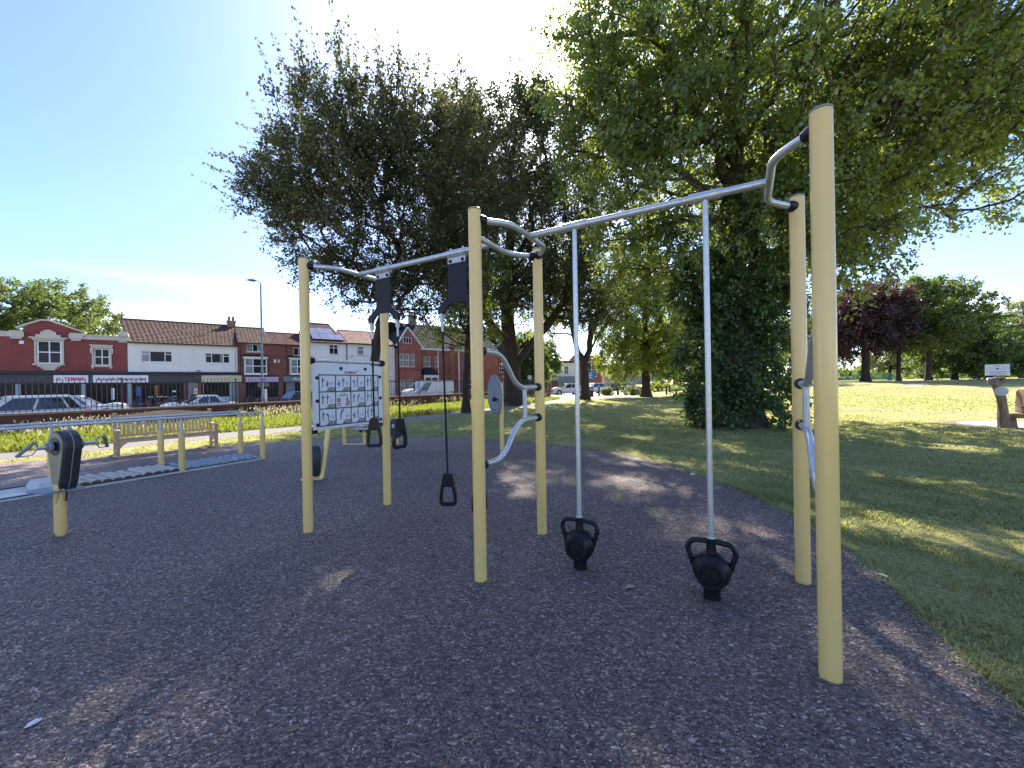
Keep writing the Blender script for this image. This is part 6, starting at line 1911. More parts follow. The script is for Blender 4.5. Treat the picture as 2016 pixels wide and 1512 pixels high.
# ------------------------------------------------------------------ park bench
bn = thing('park_bench', (-9.11, 9.25, 0), 'weathered wooden park bench with a curved top rail facing the walking bars', 'bench', math.atan2(1.41, 1.23))
BL, BD = 1.87, 0.52
for x in (0.0, BL):
    mb = MB(); mb.box(x - 0.035, x + 0.035, -0.035, 0.035, 0, 0.60); mb.build('leg', M['wood'], bn, smooth=False, bevel=0.004)
    mb = MB()
    mb.add([(x - 0.035, BD - 0.03, 0), (x + 0.035, BD - 0.03, 0), (x + 0.035, BD + 0.03, 0), (x - 0.035, BD + 0.03, 0), (x - 0.035, BD - 0.03, 0.42), (x + 0.035, BD - 0.03, 0.42), (x + 0.035, BD + 0.03, 0.42), (x - 0.035, BD + 0.03, 0.42),
            (x - 0.035, BD + 0.10, 0.98), (x + 0.035, BD + 0.10, 0.98), (x + 0.035, BD + 0.15, 0.98), (x - 0.035, BD + 0.15, 0.98)],
           [(3, 2, 1, 0), (0, 1, 5, 4), (1, 2, 6, 5), (2, 3, 7, 6), (3, 0, 4, 7), (4, 5, 9, 8), (5, 6, 10, 9), (6, 7, 11, 10), (7, 4, 8, 11), (8, 9, 10, 11)])
    mb.build('leg', M['wood'], bn, smooth=False, bevel=0.004)
    mb = MB(); mb.add([(x - 0.045, -0.06, 0.60), (x + 0.045, -0.06, 0.60), (x + 0.045, BD + 0.05, 0.63), (x - 0.045, BD + 0.05, 0.63), (x - 0.045, -0.06, 0.635), (x + 0.045, -0.06, 0.635), (x + 0.045, BD + 0.05, 0.665), (x - 0.045, BD + 0.05, 0.665)], [(3, 2, 1, 0), (4, 5, 6, 7), (0, 1, 5, 4), (1, 2, 6, 5), (2, 3, 7, 6), (3, 0, 4, 7)])
    mb.build('armrest', M['wood'], bn, smooth=False, bevel=0.012)
    mb = MB(); mb.box(x - 0.025, x + 0.025, 0.036, BD - 0.031, 0.33, 0.41); mb.box(x - 0.02, x + 0.02, 0.036, BD - 0.031, 0.10, 0.15); mb.build('side_rail', M['wood'], bn, smooth=False)
mb = MB(); mb.box(0.036, BL - 0.036, -0.03, 0.02, 0.34, 0.42)
for x, s_ in ((0.036, 1), (BL - 0.036, -1)):
    mb.add([(x, -0.03, 0.34), (x, 0.02, 0.34), (x + s_ * 0.13, -0.03, 0.34), (x + s_ * 0.13, 0.02, 0.34), (x, -0.03, 0.21), (x, 0.02, 0.21), (x + s_ * 0.045, -0.03, 0.275), (x + s_ * 0.045, 0.02, 0.275)], [(0, 2, 6, 4), (1, 5, 7, 3), (2, 3, 7, 6), (6, 7, 5, 4)])
mb.build('front_apron', M['wood'], bn, smooth=False)
for i in range(7):
    y = -0.035 + i * 0.074; z = 0.425 - 0.01 * i
    mb = MB(); mb.box(-0.03, BL + 0.03, y, y + 0.06, z, z + 0.022); mb.build('seat_slat', M['wood'], bn, smooth=False)
mb = MB(); n = 24; W_ = BL - 0.072
for i in range(n + 1):
    x = 0.036 + W_ * i / n; zt = 0.955 + 0.075 * math.sin(math.pi * (i / n)) ** 2; y = BD + 0.105
    mb.v += [(x, y - 0.0, zt - 0.095 - 0.05 * math.sin(math.pi * (i / n)) ** 2), (x, y + 0.032, zt - 0.095 - 0.05 * math.sin(math.pi * (i / n)) ** 2), (x, y + 0.04, zt), (x, y + 0.006, zt)]
for i in range(n):
    for j in range(4): mb.f.append((i * 4 + j, i * 4 + (j + 1) % 4, (i + 1) * 4 + (j + 1) % 4, (i + 1) * 4 + j)); mb.m.append(0)
mb.f.append((3, 2, 1, 0)); mb.m.append(0); mb.f.append((n * 4, n * 4 + 1, n * 4 + 2, n * 4 + 3)); mb.m.append(0)
mb.build('top_rail', M['wood'], bn, smooth=False)
mb = MB(); mb.box(0.036, BL - 0.036, BD - 0.005, BD + 0.035, 0.44, 0.50); mb.build('lower_rail', M['wood'], bn, smooth=False)
slat_me = None
for i in range(23):
    x = 0.075 + i * (BL - 0.15) / 22
    if slat_me is None:
        mb = MB(); mb.add([(-0.022, BD + 0.005, 0.50), (0.022, BD + 0.005, 0.50), (0.022, BD + 0.025, 0.50), (-0.022, BD + 0.025, 0.50), (-0.022, BD + 0.105, 0.89), (0.022, BD + 0.105, 0.89), (0.022, BD + 0.125, 0.89), (-0.022, BD + 0.125, 0.89)], [(3, 2, 1, 0), (4, 5, 6, 7), (0, 1, 5, 4), (1, 2, 6, 5), (2, 3, 7, 6), (3, 0, 4, 7)])
        o = mb.build('back_slat', M['wood'], bn, smooth=False); slat_me = o.data; o.location = (x, 0, 0)
    else:
        link('back_slat', slat_me, bn, loc=(x, 0, 0))
for x in (0.0, BL):
    mb = MB(); mb.box(x - 0.04, x + 0.04, BD + 0.095, BD + 0.155, 0.98, 1.02); mb.build('finial', M['wood'], bn, smooth=False, bevel=0.008)

# ------------------------------------------------------------------ turning wheel on its post
tw = thing('turning_wheel', (-0.24, 8.75, 0), 'grey turning wheel with a black knob on a single yellow post', 'turning wheel', 0)
mb = MB(); mb.lathe([(0.048, -0.01), (0.048, 1.58)], 28); mb.build('post', M['yellow'], tw)
mb = MB(); mb.lathe([(0.05, 1.578), (0.05, 1.592), (0.02, 1.598)], 28); mb.build('cap', M['cap'], tw)
nd = Vector((-0.92, -0.39, 0)).normalized()
cw_ = Vector((-0.02, 0, 1.33)) + nd * 0.115
mm = align(nd, cw_)
mb = MB(); mb.lathe([(0.425, 0), (0.43, 0.008), (0.43, 0.022), (0.424, 0.028), (0.02, 0.030)], 56, mm); dsc = mb.build('disc', M['grey_panel'], tw)
mb = MB(); mb.lathe([(0.05, -0.075), (0.05, 0.0)], 20, mm); mb.build('bearing', M['black'], tw)
ringp = lambda r0, r1, a0, a1, n=20: ([(r0 * math.cos(a), r0 * math.sin(a)) for a in np.linspace(a0, a1, n)] + [(r1 * math.cos(a), r1 * math.sin(a)) for a in np.linspace(a1, a0, n)])
mrot = mm @ Matrix.Translation((0, 0, 0.0315)) @ Matrix.Rotation(R(90), 4, 'X')
for r0, r1, a0, a1 in ((0.33, 0.345, 0.6, 2.7), (0.33, 0.345, 3.8, 5.9), (0.05, 0.075, 0, 6.28), (0.385, 0.41, 1.45, 1.75), (0.385, 0.41, 4.6, 4.9), (0.385, 0.41, 3.0, 3.25)):
    mb = MB(); P_ = ringp(r0, r1, a0, a1); n = len(P_) // 2
    vs = [mrot @ Vector((x, 0, z)) for x, z in P_]
    mb.add(vs, [(i, i + 1, 2 * n - 2 - i, 2 * n - 1 - i) for i in range(n - 1)]); mb.build('marking', M['ink'], dsc, smooth=False)
for k in range(8):
    a = k * math.pi / 4; mb = MB(); mb.lathe([(0.012, 0), (0.012, 0.004)], 8, mm @ Matrix.Translation((0.19 * math.cos(a), 0.19 * math.sin(a), 0.030))); mb.build('bolt', M['ink'], dsc)
kx = mm.inverted() @ (cw_ + Vector((0.39, -0.92, 0)) * 0.19 + Vector((0, 0, -0.10)))
mb = MB(); mb.lathe([(0.018, 0.02), (0.018, 0.06), (0.042, 0.075), (0.05, 0.105), (0.035, 0.135), (0.01, 0.142)], 20, mm @ Matrix.Translation((kx.x, kx.y, 0))); mb.build('knob', M['black'], tw)
for sx in (-1, 1):
    mb = MB(); mb.lathe([(0.014, 0), (0.014, 0.01), (0.008, 0.016)], 10, align((sx * 0.3, -1, 0), (sx * 0.02, -0.046, 0.12))); mb.build('bolt', M['rust'], tw)

# ------------------------------------------------------------------ leg cycle with leaning post (behind the board)
lc = thing('leg_cycle', (-3.25, 6.78, 0), 'leg cycling machine with a dark pod and a leaning yellow post behind the instruction board', 'exercise machine', R(100))
mb = MB(); mb.tube([(0, 0, -0.01), (0.10, -0.09, 0.75), (0.17, -0.16, 1.35)], 0.043, 24); mb.build('leaning_post', M['yellow'], lc)
pod = [(0.15 * math.cos(R(a)), 0.42 + 0.15 * math.sin(R(a))) for a in np.linspace(0, 180, 14)] + [(-0.15, 0.30), (-0.11, 0.10), (-0.06, 0.05), (0.06, 0.05), (0.11, 0.10), (0.15, 0.30)]
mb = MB(); mb.prism(pod, 0.20, Matrix.Translation((0.02, 0.125, 0.0)) @ Matrix.Rotation(R(20), 4, 'Z')); mb.build('pod', M['grey_plastic'], lc, bevel=0.03, angle=60)
mb = MB(); mb.lathe([(0.09, 0), (0.085, 0.01), (0.06, 0.012)], 24, align((math.sin(R(20)) * 1, -math.cos(R(20)), 0), (0.02 + math.sin(R(20)) * 0.1, 0.125 - math.cos(R(20)) * 0.1, 0.42))); mb.build('pod_ring', M['black'], lc)
mb = MB(); mb.tube([(0.02, 0.125, -0.01), (0.02, 0.125, 0.10)], 0.04, 16); mb.build('foot', M['yellow'], lc)
mb = MB(); mb.box(-0.10, 0.04, -0.04, 0.30, 0.009, 0.028); mb.build('foot_plate', M['yellow'], lc, smooth=False)

# ------------------------------------------------------------------ recumbent cycle with seat
rc = thing('recumbent_cycle', (-4.5, 10.72, 0), 'recumbent cycle with a flat seat plate at the far edge of the dark rubber', 'exercise machine', R(-4))
mb = MB(); mb.lathe([(0.05, -0.01), (0.05, 0.95)], 24); mb.build('post', M['yellow'], rc)
mb = MB(); mb.lathe([(0.05, -0.01), (0.05, 0.37)], 24, Matrix.Translation((0.55, 0, 0))); mb.build('post', M['yellow'], rc)
mb = MB(); mb.lathe([(0.05, -0.01), (0.05, 0.25)], 24, Matrix.Translation((1.42, 0, 0))); mb.build('post', M['yellow'], rc)
mb = MB(); mb.box(0, 1.42, -0.03, 0.03, 0.008, 0.03); mb.build('base_bar', M['yellow'], rc, smooth=False)
mb = MB(); mb.box(0.22, 0.70, -0.19, 0.19, 0.405, 0.43); mb.build('seat', M['grey_panel'], rc, bevel=0.01)
mb = MB(); mb.prism([(0.36, 0.403), (0.74, 0.403), (0.66, 0.33), (0.46, 0.33)], 0.05); mb.build('seat_bracket', M['black'], rc, smooth=False)
mb = MB(); mb.prism(round_rect(-0.19, 0.19, 0.48, 0.92, 0.09), 0.03, Matrix.Translation((0.10, 0, 0)) @ Matrix.Rotation(R(90), 4, 'Z')); mb.build('backrest', M['grey_panel'], rc, bevel=0.008)
pod = [(0.17 * math.cos(R(a)) + 1.42, 0.52 + 0.17 * math.sin(R(a))) for a in np.linspace(-20, 200, 18)] + [(1.28, 0.25), (1.36, 0.18), (1.48, 0.18), (1.56, 0.25)]
mb = MB(); mb.prism(pod, 0.22); mb.build('pod', M['grey_plastic'], rc, bevel=0.03, angle=60)
for sy in (-1, 1):
    mb = MB(); mb.lathe([(0.055, 0), (0.058, 0.02), (0.04, 0.04)], 20, align((0, sy, 0), (1.40, sy * 0.11, 0.50))); mb.build('crank_disc', M['palegrey'], rc)
    mb = MB(); mb.bar((1.40, sy * 0.16, 0.50), (1.40 - sy * 0.14, sy * 0.16, 0.50 + sy * 0.06), 0.025, 0.03); mb.build('crank_arm', M['galv'], rc)
    mb = MB(); mb.box(1.40 - sy * 0.14 - 0.05, 1.40 - sy * 0.14 + 0.05, min(sy * 0.17, sy * 0.27), max(sy * 0.17, sy * 0.27), 0.49 + sy * 0.06, 0.515 + sy * 0.06); mb.build('pedal', M['black'], rc, bevel=0.006)

# ------------------------------------------------------------------ carved timber post, sign and seat by the round paving
M['carved'] = pm('carved_timber', (0.30, 0.20, 0.13), (0.17, 0.11, 0.07), rough=0.85, scale=6, stretch=(3, 3, 0.6), bump=0.4, bscale=25, bdist=0.01)
M['carved_dark'] = pm('carved_groove', (0.06, 0.045, 0.04), rough=0.9)
cv = thing('carved_post', (14.10, 11.52, 0), 'carved timber post leaning over with an animal like head and a round pale plaque', 'carved post', R(-40))
mb = MB(); mb.tube([(0.02, 0, -0.02), (0.02, 0, 0.05), (0.0, 0, 0.4), (-0.04, 0, 0.9), (-0.11, 0, 1.2), (-0.17, 0, 1.36)], [0.13, 0.12, 0.105, 0.10, 0.10, 0.085], 16); mb.build('post', M['carved'], cv)
mb = MB()
mb.prism([(-0.30, 1.36), (-0.28, 1.43), (-0.18, 1.49), (0.02, 1.50), (0.06, 1.44), (0.02, 1.33), (-0.06, 1.27), (-0.16, 1.25), (-0.24, 1.30)], 0.17); mb.build('head', M['carved'], cv, bevel=0.03)
for sy in (-1, 1):
    mb = MB(); mb.lathe([(0.035, 0), (0.03, 0.012), (0.006, 0.018)], 14, align((0, sy, 0), (-0.05, sy * 0.085, 1.43))); mb.build('eye', M['carved_dark'], cv)
mb = MB(); mb.prism([(-0.31, 1.42), (-0.30, 1.485), (-0.12, 1.51), (-0.14, 1.485)], 0.18); mb.build('snout', M['concrete'], cv, bevel=0.01)
mb = MB(); mb.lathe([(0.135, 0), (0.135, 0.02), (0.12, 0.026)], 28, align((-0.2, -1, 0), (-0.06, -0.125, 1.10)), ); mb.build('plaque', M['concrete'], cv)
st_ = thing('park_notice', (14.25, 11.78, 0), 'small white notice with dark print on a thin pole above the carved post', 'sign', R(-48))
mb = MB(); mb.tube([(0, 0.02, 0), (0, 0.02, 1.80)], 0.018, 10); mb.build('pole', M['lampgrey'], st_)
mb = MB(); mb.box(-0.235, 0.235, -0.006, 0.006, 1.555, 1.88); mb.build('panel', M['signwhite'], st_, smooth=False, bevel=0.002)
mb = MB()
rq = random.Random(9)
for z, w_, h_ in ((1.835, 0.07, 0.012), (1.655, 0.30, 0.018), (1.60, 0.32, 0.014)):
    xx = -w_ / 2
    while xx < w_ / 2:
        k = rq.uniform(0.012, 0.028); mb.box(xx, xx + k, -0.0075, -0.0062, z - h_ / 2, z + h_ / 2); xx += k + 0.006
for k in range(9):
    x = -0.15 + k * 0.037; mb.bar((x, -0.0068, 1.73 + 0.02 * math.sin(k * 1.7)), (x + 0.03, -0.0068, 1.76 + 0.02 * math.cos(k * 2.1)), 0.001, 0.012, up=(0, 1, 0))
mb.prism([(-0.01, 1.735), (0.02, 1.735), (0.03, 1.765), (0.005, 1.785), (-0.02, 1.765)], 0.0014, Matrix.Translation((0, -0.0068, 0)))
mb.build('print', M['ink'], st_, smooth=False)
cs = thing('timber_armchair', (14.75, 11.75, 0), 'dark carved timber seat with a sloping back standing behind the carved post', 'armchair', R(-40))
mb = MB(); mb.prism([(0.06, 0.46), (0.10, 1.06), (0.16, 1.14), (0.24, 1.12), (0.44, 0.52), (0.42, 0.46)], 0.5, Matrix.Rotation(R(12), 4, 'Z')); mb.build('back', M['carved'], cs, bevel=0.03)
mb = MB(); mb.prism([(-0.34, 0.42), (0.5, 0.455), (0.5, 0.38), (0.2, 0.31), (-0.2, 0.31), (-0.34, 0.36)], 0.56); mb.build('seat', M['carved'], cs, bevel=0.03)
for x in (-0.1, 0.35):
    mb = MB(); mb.tube([(x, 0, 0), (x, 0, 0.30)], [0.13, 0.10], 14); mb.build('leg', M['carved'], cs)
mb = MB(); mb.box(0.02, 0.46, -0.32, -0.24, 0.62, 0.68); mb.build('armrest', M['carved'], cs, bevel=0.02)
for z in (0.72, 0.92):
    mb = MB(); mb.lathe([(0.03, 0), (0.025, 0.01)], 12, align((-0.2, -1, 0), (0.12, -0.25, z))); mb.build('hole', M['carved_dark'], cs)

# green palisade fence on the rise
M['green_fence'] = pm('green_fence', (0.04, 0.30, 0.23), (0.04, 0.25, 0.19), rough=0.5)
x0, x1 = HX(1560, 62), HX(1772, 62)
fz = float(hz((x0 + x1) / 2, 62))
gf = thing('palisade_fence', (x0, 62, fz), 'green steel palisade fence at the foot of the copper beech', 'fence', 0)
pale = None
for i in range(int((x1 - x0) / 0.16)):
    if pale is None:
        mb = MB(); mb.add([(0, 0, 0), (0.07, 0, 0), (0.07, 0.02, 0), (0, 0.02, 0), (0, 0, 1.2), (0.07, 0, 1.2), (0.07, 0.02, 1.2), (0, 0.02, 1.2), (0.035, 0.01, 1.28)], [(3, 2, 1, 0), (0, 1, 5, 4), (1, 2, 6, 5), (2, 3, 7, 6), (3, 0, 4, 7), (4, 5, 8), (5, 6, 8), (6, 7, 8), (7, 4, 8)])
        o = mb.build('pale', M['green_fence'], gf, smooth=False); pale = o.data
    else: link('pale', pale, gf, loc=(i * 0.16, 0, 0))
mb = MB(); mb.box(0, x1 - x0, 0.021, 0.06, 0.3, 0.36); mb.box(0, x1 - x0, 0.021, 0.06, 0.9, 0.96); mb.build('rail', M['green_fence'], gf, smooth=False)

# ------------------------------------------------------------------ vehicles
M['tyre'] = pm('tyre_rubber', (0.018, 0.018, 0.019), rough=0.85)
M['rim'] = pm('alloy_rim', (0.45, 0.46, 0.48), rough=0.3, metal=0.8)
M['carglass'] = pm('car_glass', (0.02, 0.025, 0.03), (0.03, 0.036, 0.04), rough=0.03, spec=1.0, coat=0.5)
M['lampglass'] = pm('lamp_glass', (0.75, 0.77, 0.8), rough=0.1, coat=0.5)
M['redlamp'] = pm('tail_lamp', (0.45, 0.02, 0.02), rough=0.2, coat=0.5)
M['trimblack'] = pm('black_trim', (0.02, 0.02, 0.022), rough=0.6)


def car_paint(name, c, metal=0.3): return pm(name, c, tuple(x * 0.92 for x in c), rough=0.28, metal=metal, scale=2, coat=0.8)


M['p_silver'] = car_paint('silver_paint', (0.64, 0.66, 0.68), 0.15); M['p_pale'] = car_paint('pale_blue_paint', (0.66, 0.72, 0.76), 0.1); M['p_white'] = car_paint('white_paint', (0.78, 0.79, 0.80), 0.0)
M['p_blue'] = car_paint('dark_blue_paint', (0.02, 0.035, 0.11), 0.3); M['p_grey'] = car_paint('grey_paint', (0.18, 0.19, 0.21), 0.5); M['p_black'] = car_paint('black_paint', (0.02, 0.02, 0.024), 0.2)


def loft(mb, secs, mi=0):
    """Join cross-sections (equal point counts) into a skin with end caps."""
    k = len(secs[0]); o = len(mb.v)
    for s_ in secs: mb.v += [tuple(q) for q in s_]
    for i in range(len(secs) - 1):
        for j in range(k):
            j2 = (j + 1) % k; mb.f.append((o + i * k + j, o + i * k + j2, o + (i + 1) * k + j2, o + (i + 1) * k + j)); mb.m.append(mi)
    mb.f.append(tuple(o + j for j in reversed(range(k)))); mb.m.append(mi)
    mb.f.append(tuple(o + (len(secs) - 1) * k + j for j in range(k))); mb.m.append(mi)


def car(name, label, loc, heading, paint, L=4.1, H=1.46, W=1.74, hood=0.26, rear='hatch', van=False, group=None, cat='car', plate=True):
    """Car nose towards local -x: lofted body with arches, cabin with real glazing, lamps, mirrors, wheels."""
    t = thing(name, loc, label, cat, heading, group)
    hw = W / 2; belt = H * (0.60 if not van else 0.52)
    xs_ = [0, 0.04, 0.12, hood, hood + 0.08, 0.55, 0.72, 0.88, 0.96, 1.0]
    tops = [0.55, 0.62, 0.67, belt / H * 0.97, belt / H, belt / H, belt / H * 1.01, belt / H * 1.02, belt / H * 0.98, belt / H * 0.9]
    if rear == 'saloon': tops[-2], tops[-1] = belt / H * 1.0, belt / H * 0.92
    wid = [0.80, 0.90, 0.96, 0.99, 1, 1, 1, 0.98, 0.94, 0.86]
    secs = []
    for a, tp, w_ in zip(xs_, tops, wid):
        x = (a - 0.5) * L; zt = tp * H; w = hw * w_; zb = 0.20 if 0.03 < a < 0.97 else 0.28
        secs.append([(x, -w * 0.92, zb), (x, -w, zb + 0.14), (x, -w, zt * 0.72), (x, -w * 0.95, zt - 0.03), (x, -w * 0.78, zt), (x, w * 0.78, zt), (x, w * 0.95, zt - 0.03), (x, w, zt * 0.72), (x, w, zb + 0.14), (x, w * 0.92, zb)])
    mb = MB(); loft(mb, secs); body = mb.build('body', M[paint], t, angle=40, bevel=0.0)
    # cabin
    hx = (hood - 0.5) * L
    if van: r0, r1 = hx + 0.95, 0.49 * L
    elif rear == 'saloon': r0, r1 = hx + 0.85, 0.20 * L
    else: r0, r1 = hx + 0.80, 0.36 * L
    base0, base1 = hx + 0.03, (0.495 * L if van else (0.36 * L if rear == 'saloon' else 0.47 * L))
    zb = belt - 0.01; zr = H; wb, wr = hw * 0.93, hw * (0.74 if not van else 0.86)
    mb = MB()
    lo = [(base0, -wb), (base1, -wb), (base1, wb), (base0, wb)]; hi = [(r0, -wr), (r1, -wr), (r1, wr), (r0, wr)]
    mb.add([(x, y, zb) for x, y in lo] + [(x, y, zr - 0.06) for x, y in hi], [(0, 1, 5, 4), (1, 2, 6, 5), (2, 3, 7, 6), (3, 0, 4, 7)])
    mb.build('cabin', M[paint], t, smooth=False)
    mb = MB(); cam_ = [(r0, -wr), (r1, -wr), (r1, wr), (r0, wr)]
    mb.add([(x, y, zr - 0.062) for x, y in cam_] + [(x + (0.10 if x == r0 else -0.08), y * 0.93, zr) for x, y in cam_], [(4, 5, 6, 7), (0, 1, 5, 4), (1, 2, 6, 5), (2, 3, 7, 6), (3, 0, 4, 7)]); mb.build('roof', M[paint], t, smooth=True, angle=25)

    def lerp(a, b_, k): return tuple(a[i] + (b_[i] - a[i]) * k for i in range(3))

    def pane(A, B, C, D, nm, off):
        n = (Vector(B) - Vector(A)).cross(Vector(D) - Vector(A)).normalized() * off
        mb = MB(); mb.add([Vector(q) + n for q in (A, B, C, D)], [(0, 1, 2, 3)] if off > 0 else [(3, 2, 1, 0)]); return mb.build(nm, M['carglass'], t, smooth=False)
    def quad(c00, c10, c11, c01, u0, u1, v0, v1):
        f = lambda u, v: lerp(lerp(c00, c10, u), lerp(c01, c11, u), v)
        return f(u0, v0), f(u1, v0), f(u1, v1), f(u0, v1)
    top = zr - 0.06
    for sy in (-1, 1):
        q = ((base0, sy * wb, zb), (base1, sy * wb, zb), (r1, sy * wr, top), (r0, sy * wr, top))
        spans = [(0.13, 0.46), (0.49, 0.80)] if not van else [(0.10, 0.30)]
        if not van and rear == 'hatch': spans.append((0.83, 0.94))
        for u0, u1 in spans:
            A = quad(*q, u0, u1, 0.06, 0.9); pane(*A, 'side_window', 0.006 if sy < 0 else -0.006)
        mb = MB(); mb.box(base0 + 0.35, base0 + 0.5, sy * (hw + 0.02) - 0.09 * (sy < 0), sy * (hw + 0.02) + 0.09 * (sy > 0), belt - 0.02, belt + 0.12); mb.build('mirror', M[paint], t, bevel=0.02)
    A = quad((base0, wb, zb), (base0, -wb, zb), (r0, -wr, top), (r0, wr, top), 0.06, 0.94, 0.04, 0.93); pane(*A, 'windscreen', 0.006)
    if not van:
        A = quad((base1, -wb, zb), (base1, wb, zb), (r1, wr, top), (r1, -wr, top), 0.08, 0.92, 0.1, 0.9); pane(*A, 'rear_window', 0.006)
    wr_ = 0.31 if not van else 0.33
    for x in (-0.31 * L, 0.31 * L):
        for sy in (-1, 1):
            mb = MB(); mb.lathe([(wr_ + 0.055, 0), (wr_ + 0.055, 0.012)], 24, align((0, sy, 0), (x, sy * hw * 0.985, wr_ + 0.01))); mb.build('wheel_arch', M['trimblack'], t)
            mb = MB(); mm = align((0, sy, 0), (x, sy * (hw - 0.16), wr_)); mb.lathe([(wr_ * 0.62, 0.0), (wr_, 0.02), (wr_, 0.17), (wr_ * 0.94, 0.195), (wr_ * 0.66, 0.20), (wr_ * 0.64, 0.17)], 24, mm); wh = mb.build('wheel', M['tyre'], t)
            mb = MB(); mb.lathe([(wr_ * 0.645, 0.15), (wr_ * 0.62, 0.185), (wr_ * 0.3, 0.178), (wr_ * 0.12, 0.19), (0.01, 0.19)], 20, mm); mb.build('rim', M['rim'], wh)
            for k in range(5):
                a = k * 2 * math.pi / 5; mb = MB(); mb.prism([(-0.03, wr_ * 0.26), (0.03, wr_ * 0.26), (0.045, wr_ * 0.56), (-0.045, wr_ * 0.56)], 0.006, mm @ Matrix.Rotation(a, 4, 'Z') @ Matrix.Translation((0, 0, 0.186)) @ Matrix.Rotation(R(90), 4, 'X')); mb.build('rim_slot', M['trimblack'], wh, smooth=False)
    for sy in (-1, 1):
        mb = MB(); mb.box(-0.495 * L, -0.44 * L, min(sy * hw * 0.55, sy * hw * 0.88), max(sy * hw * 0.55, sy * hw * 0.88), H * 0.42, H * 0.51); mb.build('headlight', M['lampglass'], t, bevel=0.02)
        mb = MB(); mb.box(0.465 * L, 0.497 * L, min(sy * hw * 0.66, sy * hw * 0.92), max(sy * hw * 0.66, sy * hw * 0.92), H * 0.44, H * 0.58); mb.build('tail_light', M['redlamp'], t, bevel=0.02)
    mb = MB(); mb.box(-0.515 * L, -0.47 * L, -hw * 0.78, hw * 0.78, 0.22, 0.34); mb.box(0.47 * L, 0.512 * L, -hw * 0.80, hw * 0.80, 0.24, 0.40); mb.build('bumper', M[paint], t, bevel=0.03)
    mb = MB(); mb.box(-0.507 * L, -0.48 * L, -hw * 0.45, hw * 0.45, 0.36, 0.50); mb.build('grille', M['trimblack'], t, smooth=False)
    mb = MB(); mb.box(0.505 * L, 0.517 * L, -0.26, 0.26, 0.45, 0.56); mb.build('number_plate', M['cream'], t, smooth=False)
    return t


RZ = -0.2
HD = math.atan2(WD[1], WD[0])
car('parked_car', 'silver people carrier nearest the camera behind the park wall', (-21.7, 17.6, RZ), HD, 'p_silver', 4.25, 1.62, 1.76, hood=0.22)
car('parked_car', 'silver hatchback with dark windows facing the motorbikes outside the motorcycle shop', (-26.6, 24.6, RZ + 0.02), ST_A + math.pi, 'p_silver', 4.3, 1.50, 1.78, hood=0.27)
car('parked_car', 'low pale saloon parked before the cream fronted shop, person standing behind it', (-21.6, 27.8, RZ), HD - 0.05, 'p_pale', 4.1, 1.36, 1.72, hood=0.27, rear='saloon')
car('parked_car', 'dark blue car half hidden behind the left front yellow post', (-17.9, 35.2, RZ), HD + math.pi, 'p_blue', 4.1, 1.46, 1.74)
car('panel_van', 'white panel van parked before the orange brick villa', (-8.3, 39.6, -0.2), HD - 0.35, 'p_white', 4.9, 2.2, 1.95, hood=0.12, van=True, cat='van')
car('parked_car', 'white hatchback parked near the timber board fence', (7.35, 54.0, 0.0), R(8), 'p_white', 4.0, 1.5, 1.74, hood=0.26)
car('parked_car', 'pale silver car half hidden behind the forked tree trunk', (11.8, 58.5, 0.0), R(20), 'p_silver', 4.2, 1.5, 1.76)
car('parked_car', 'grey estate car furthest off on the forecourt behind the seated figure', (16.4, 66.0, 0.0), R(-12), 'p_grey', 4.4, 1.5, 1.78)
car('parked_car', 'white car at the far side of the forecourt by the low parade', (19.6, 70.5, 0.0), R(5), 'p_white', 4.2, 1.5, 1.76)
car('parked_car', 'black car beyond the planting under the round lime tree', (21.5, 62.0, 0.0), R(12), 'p_black', 4.2, 1.46, 1.74)


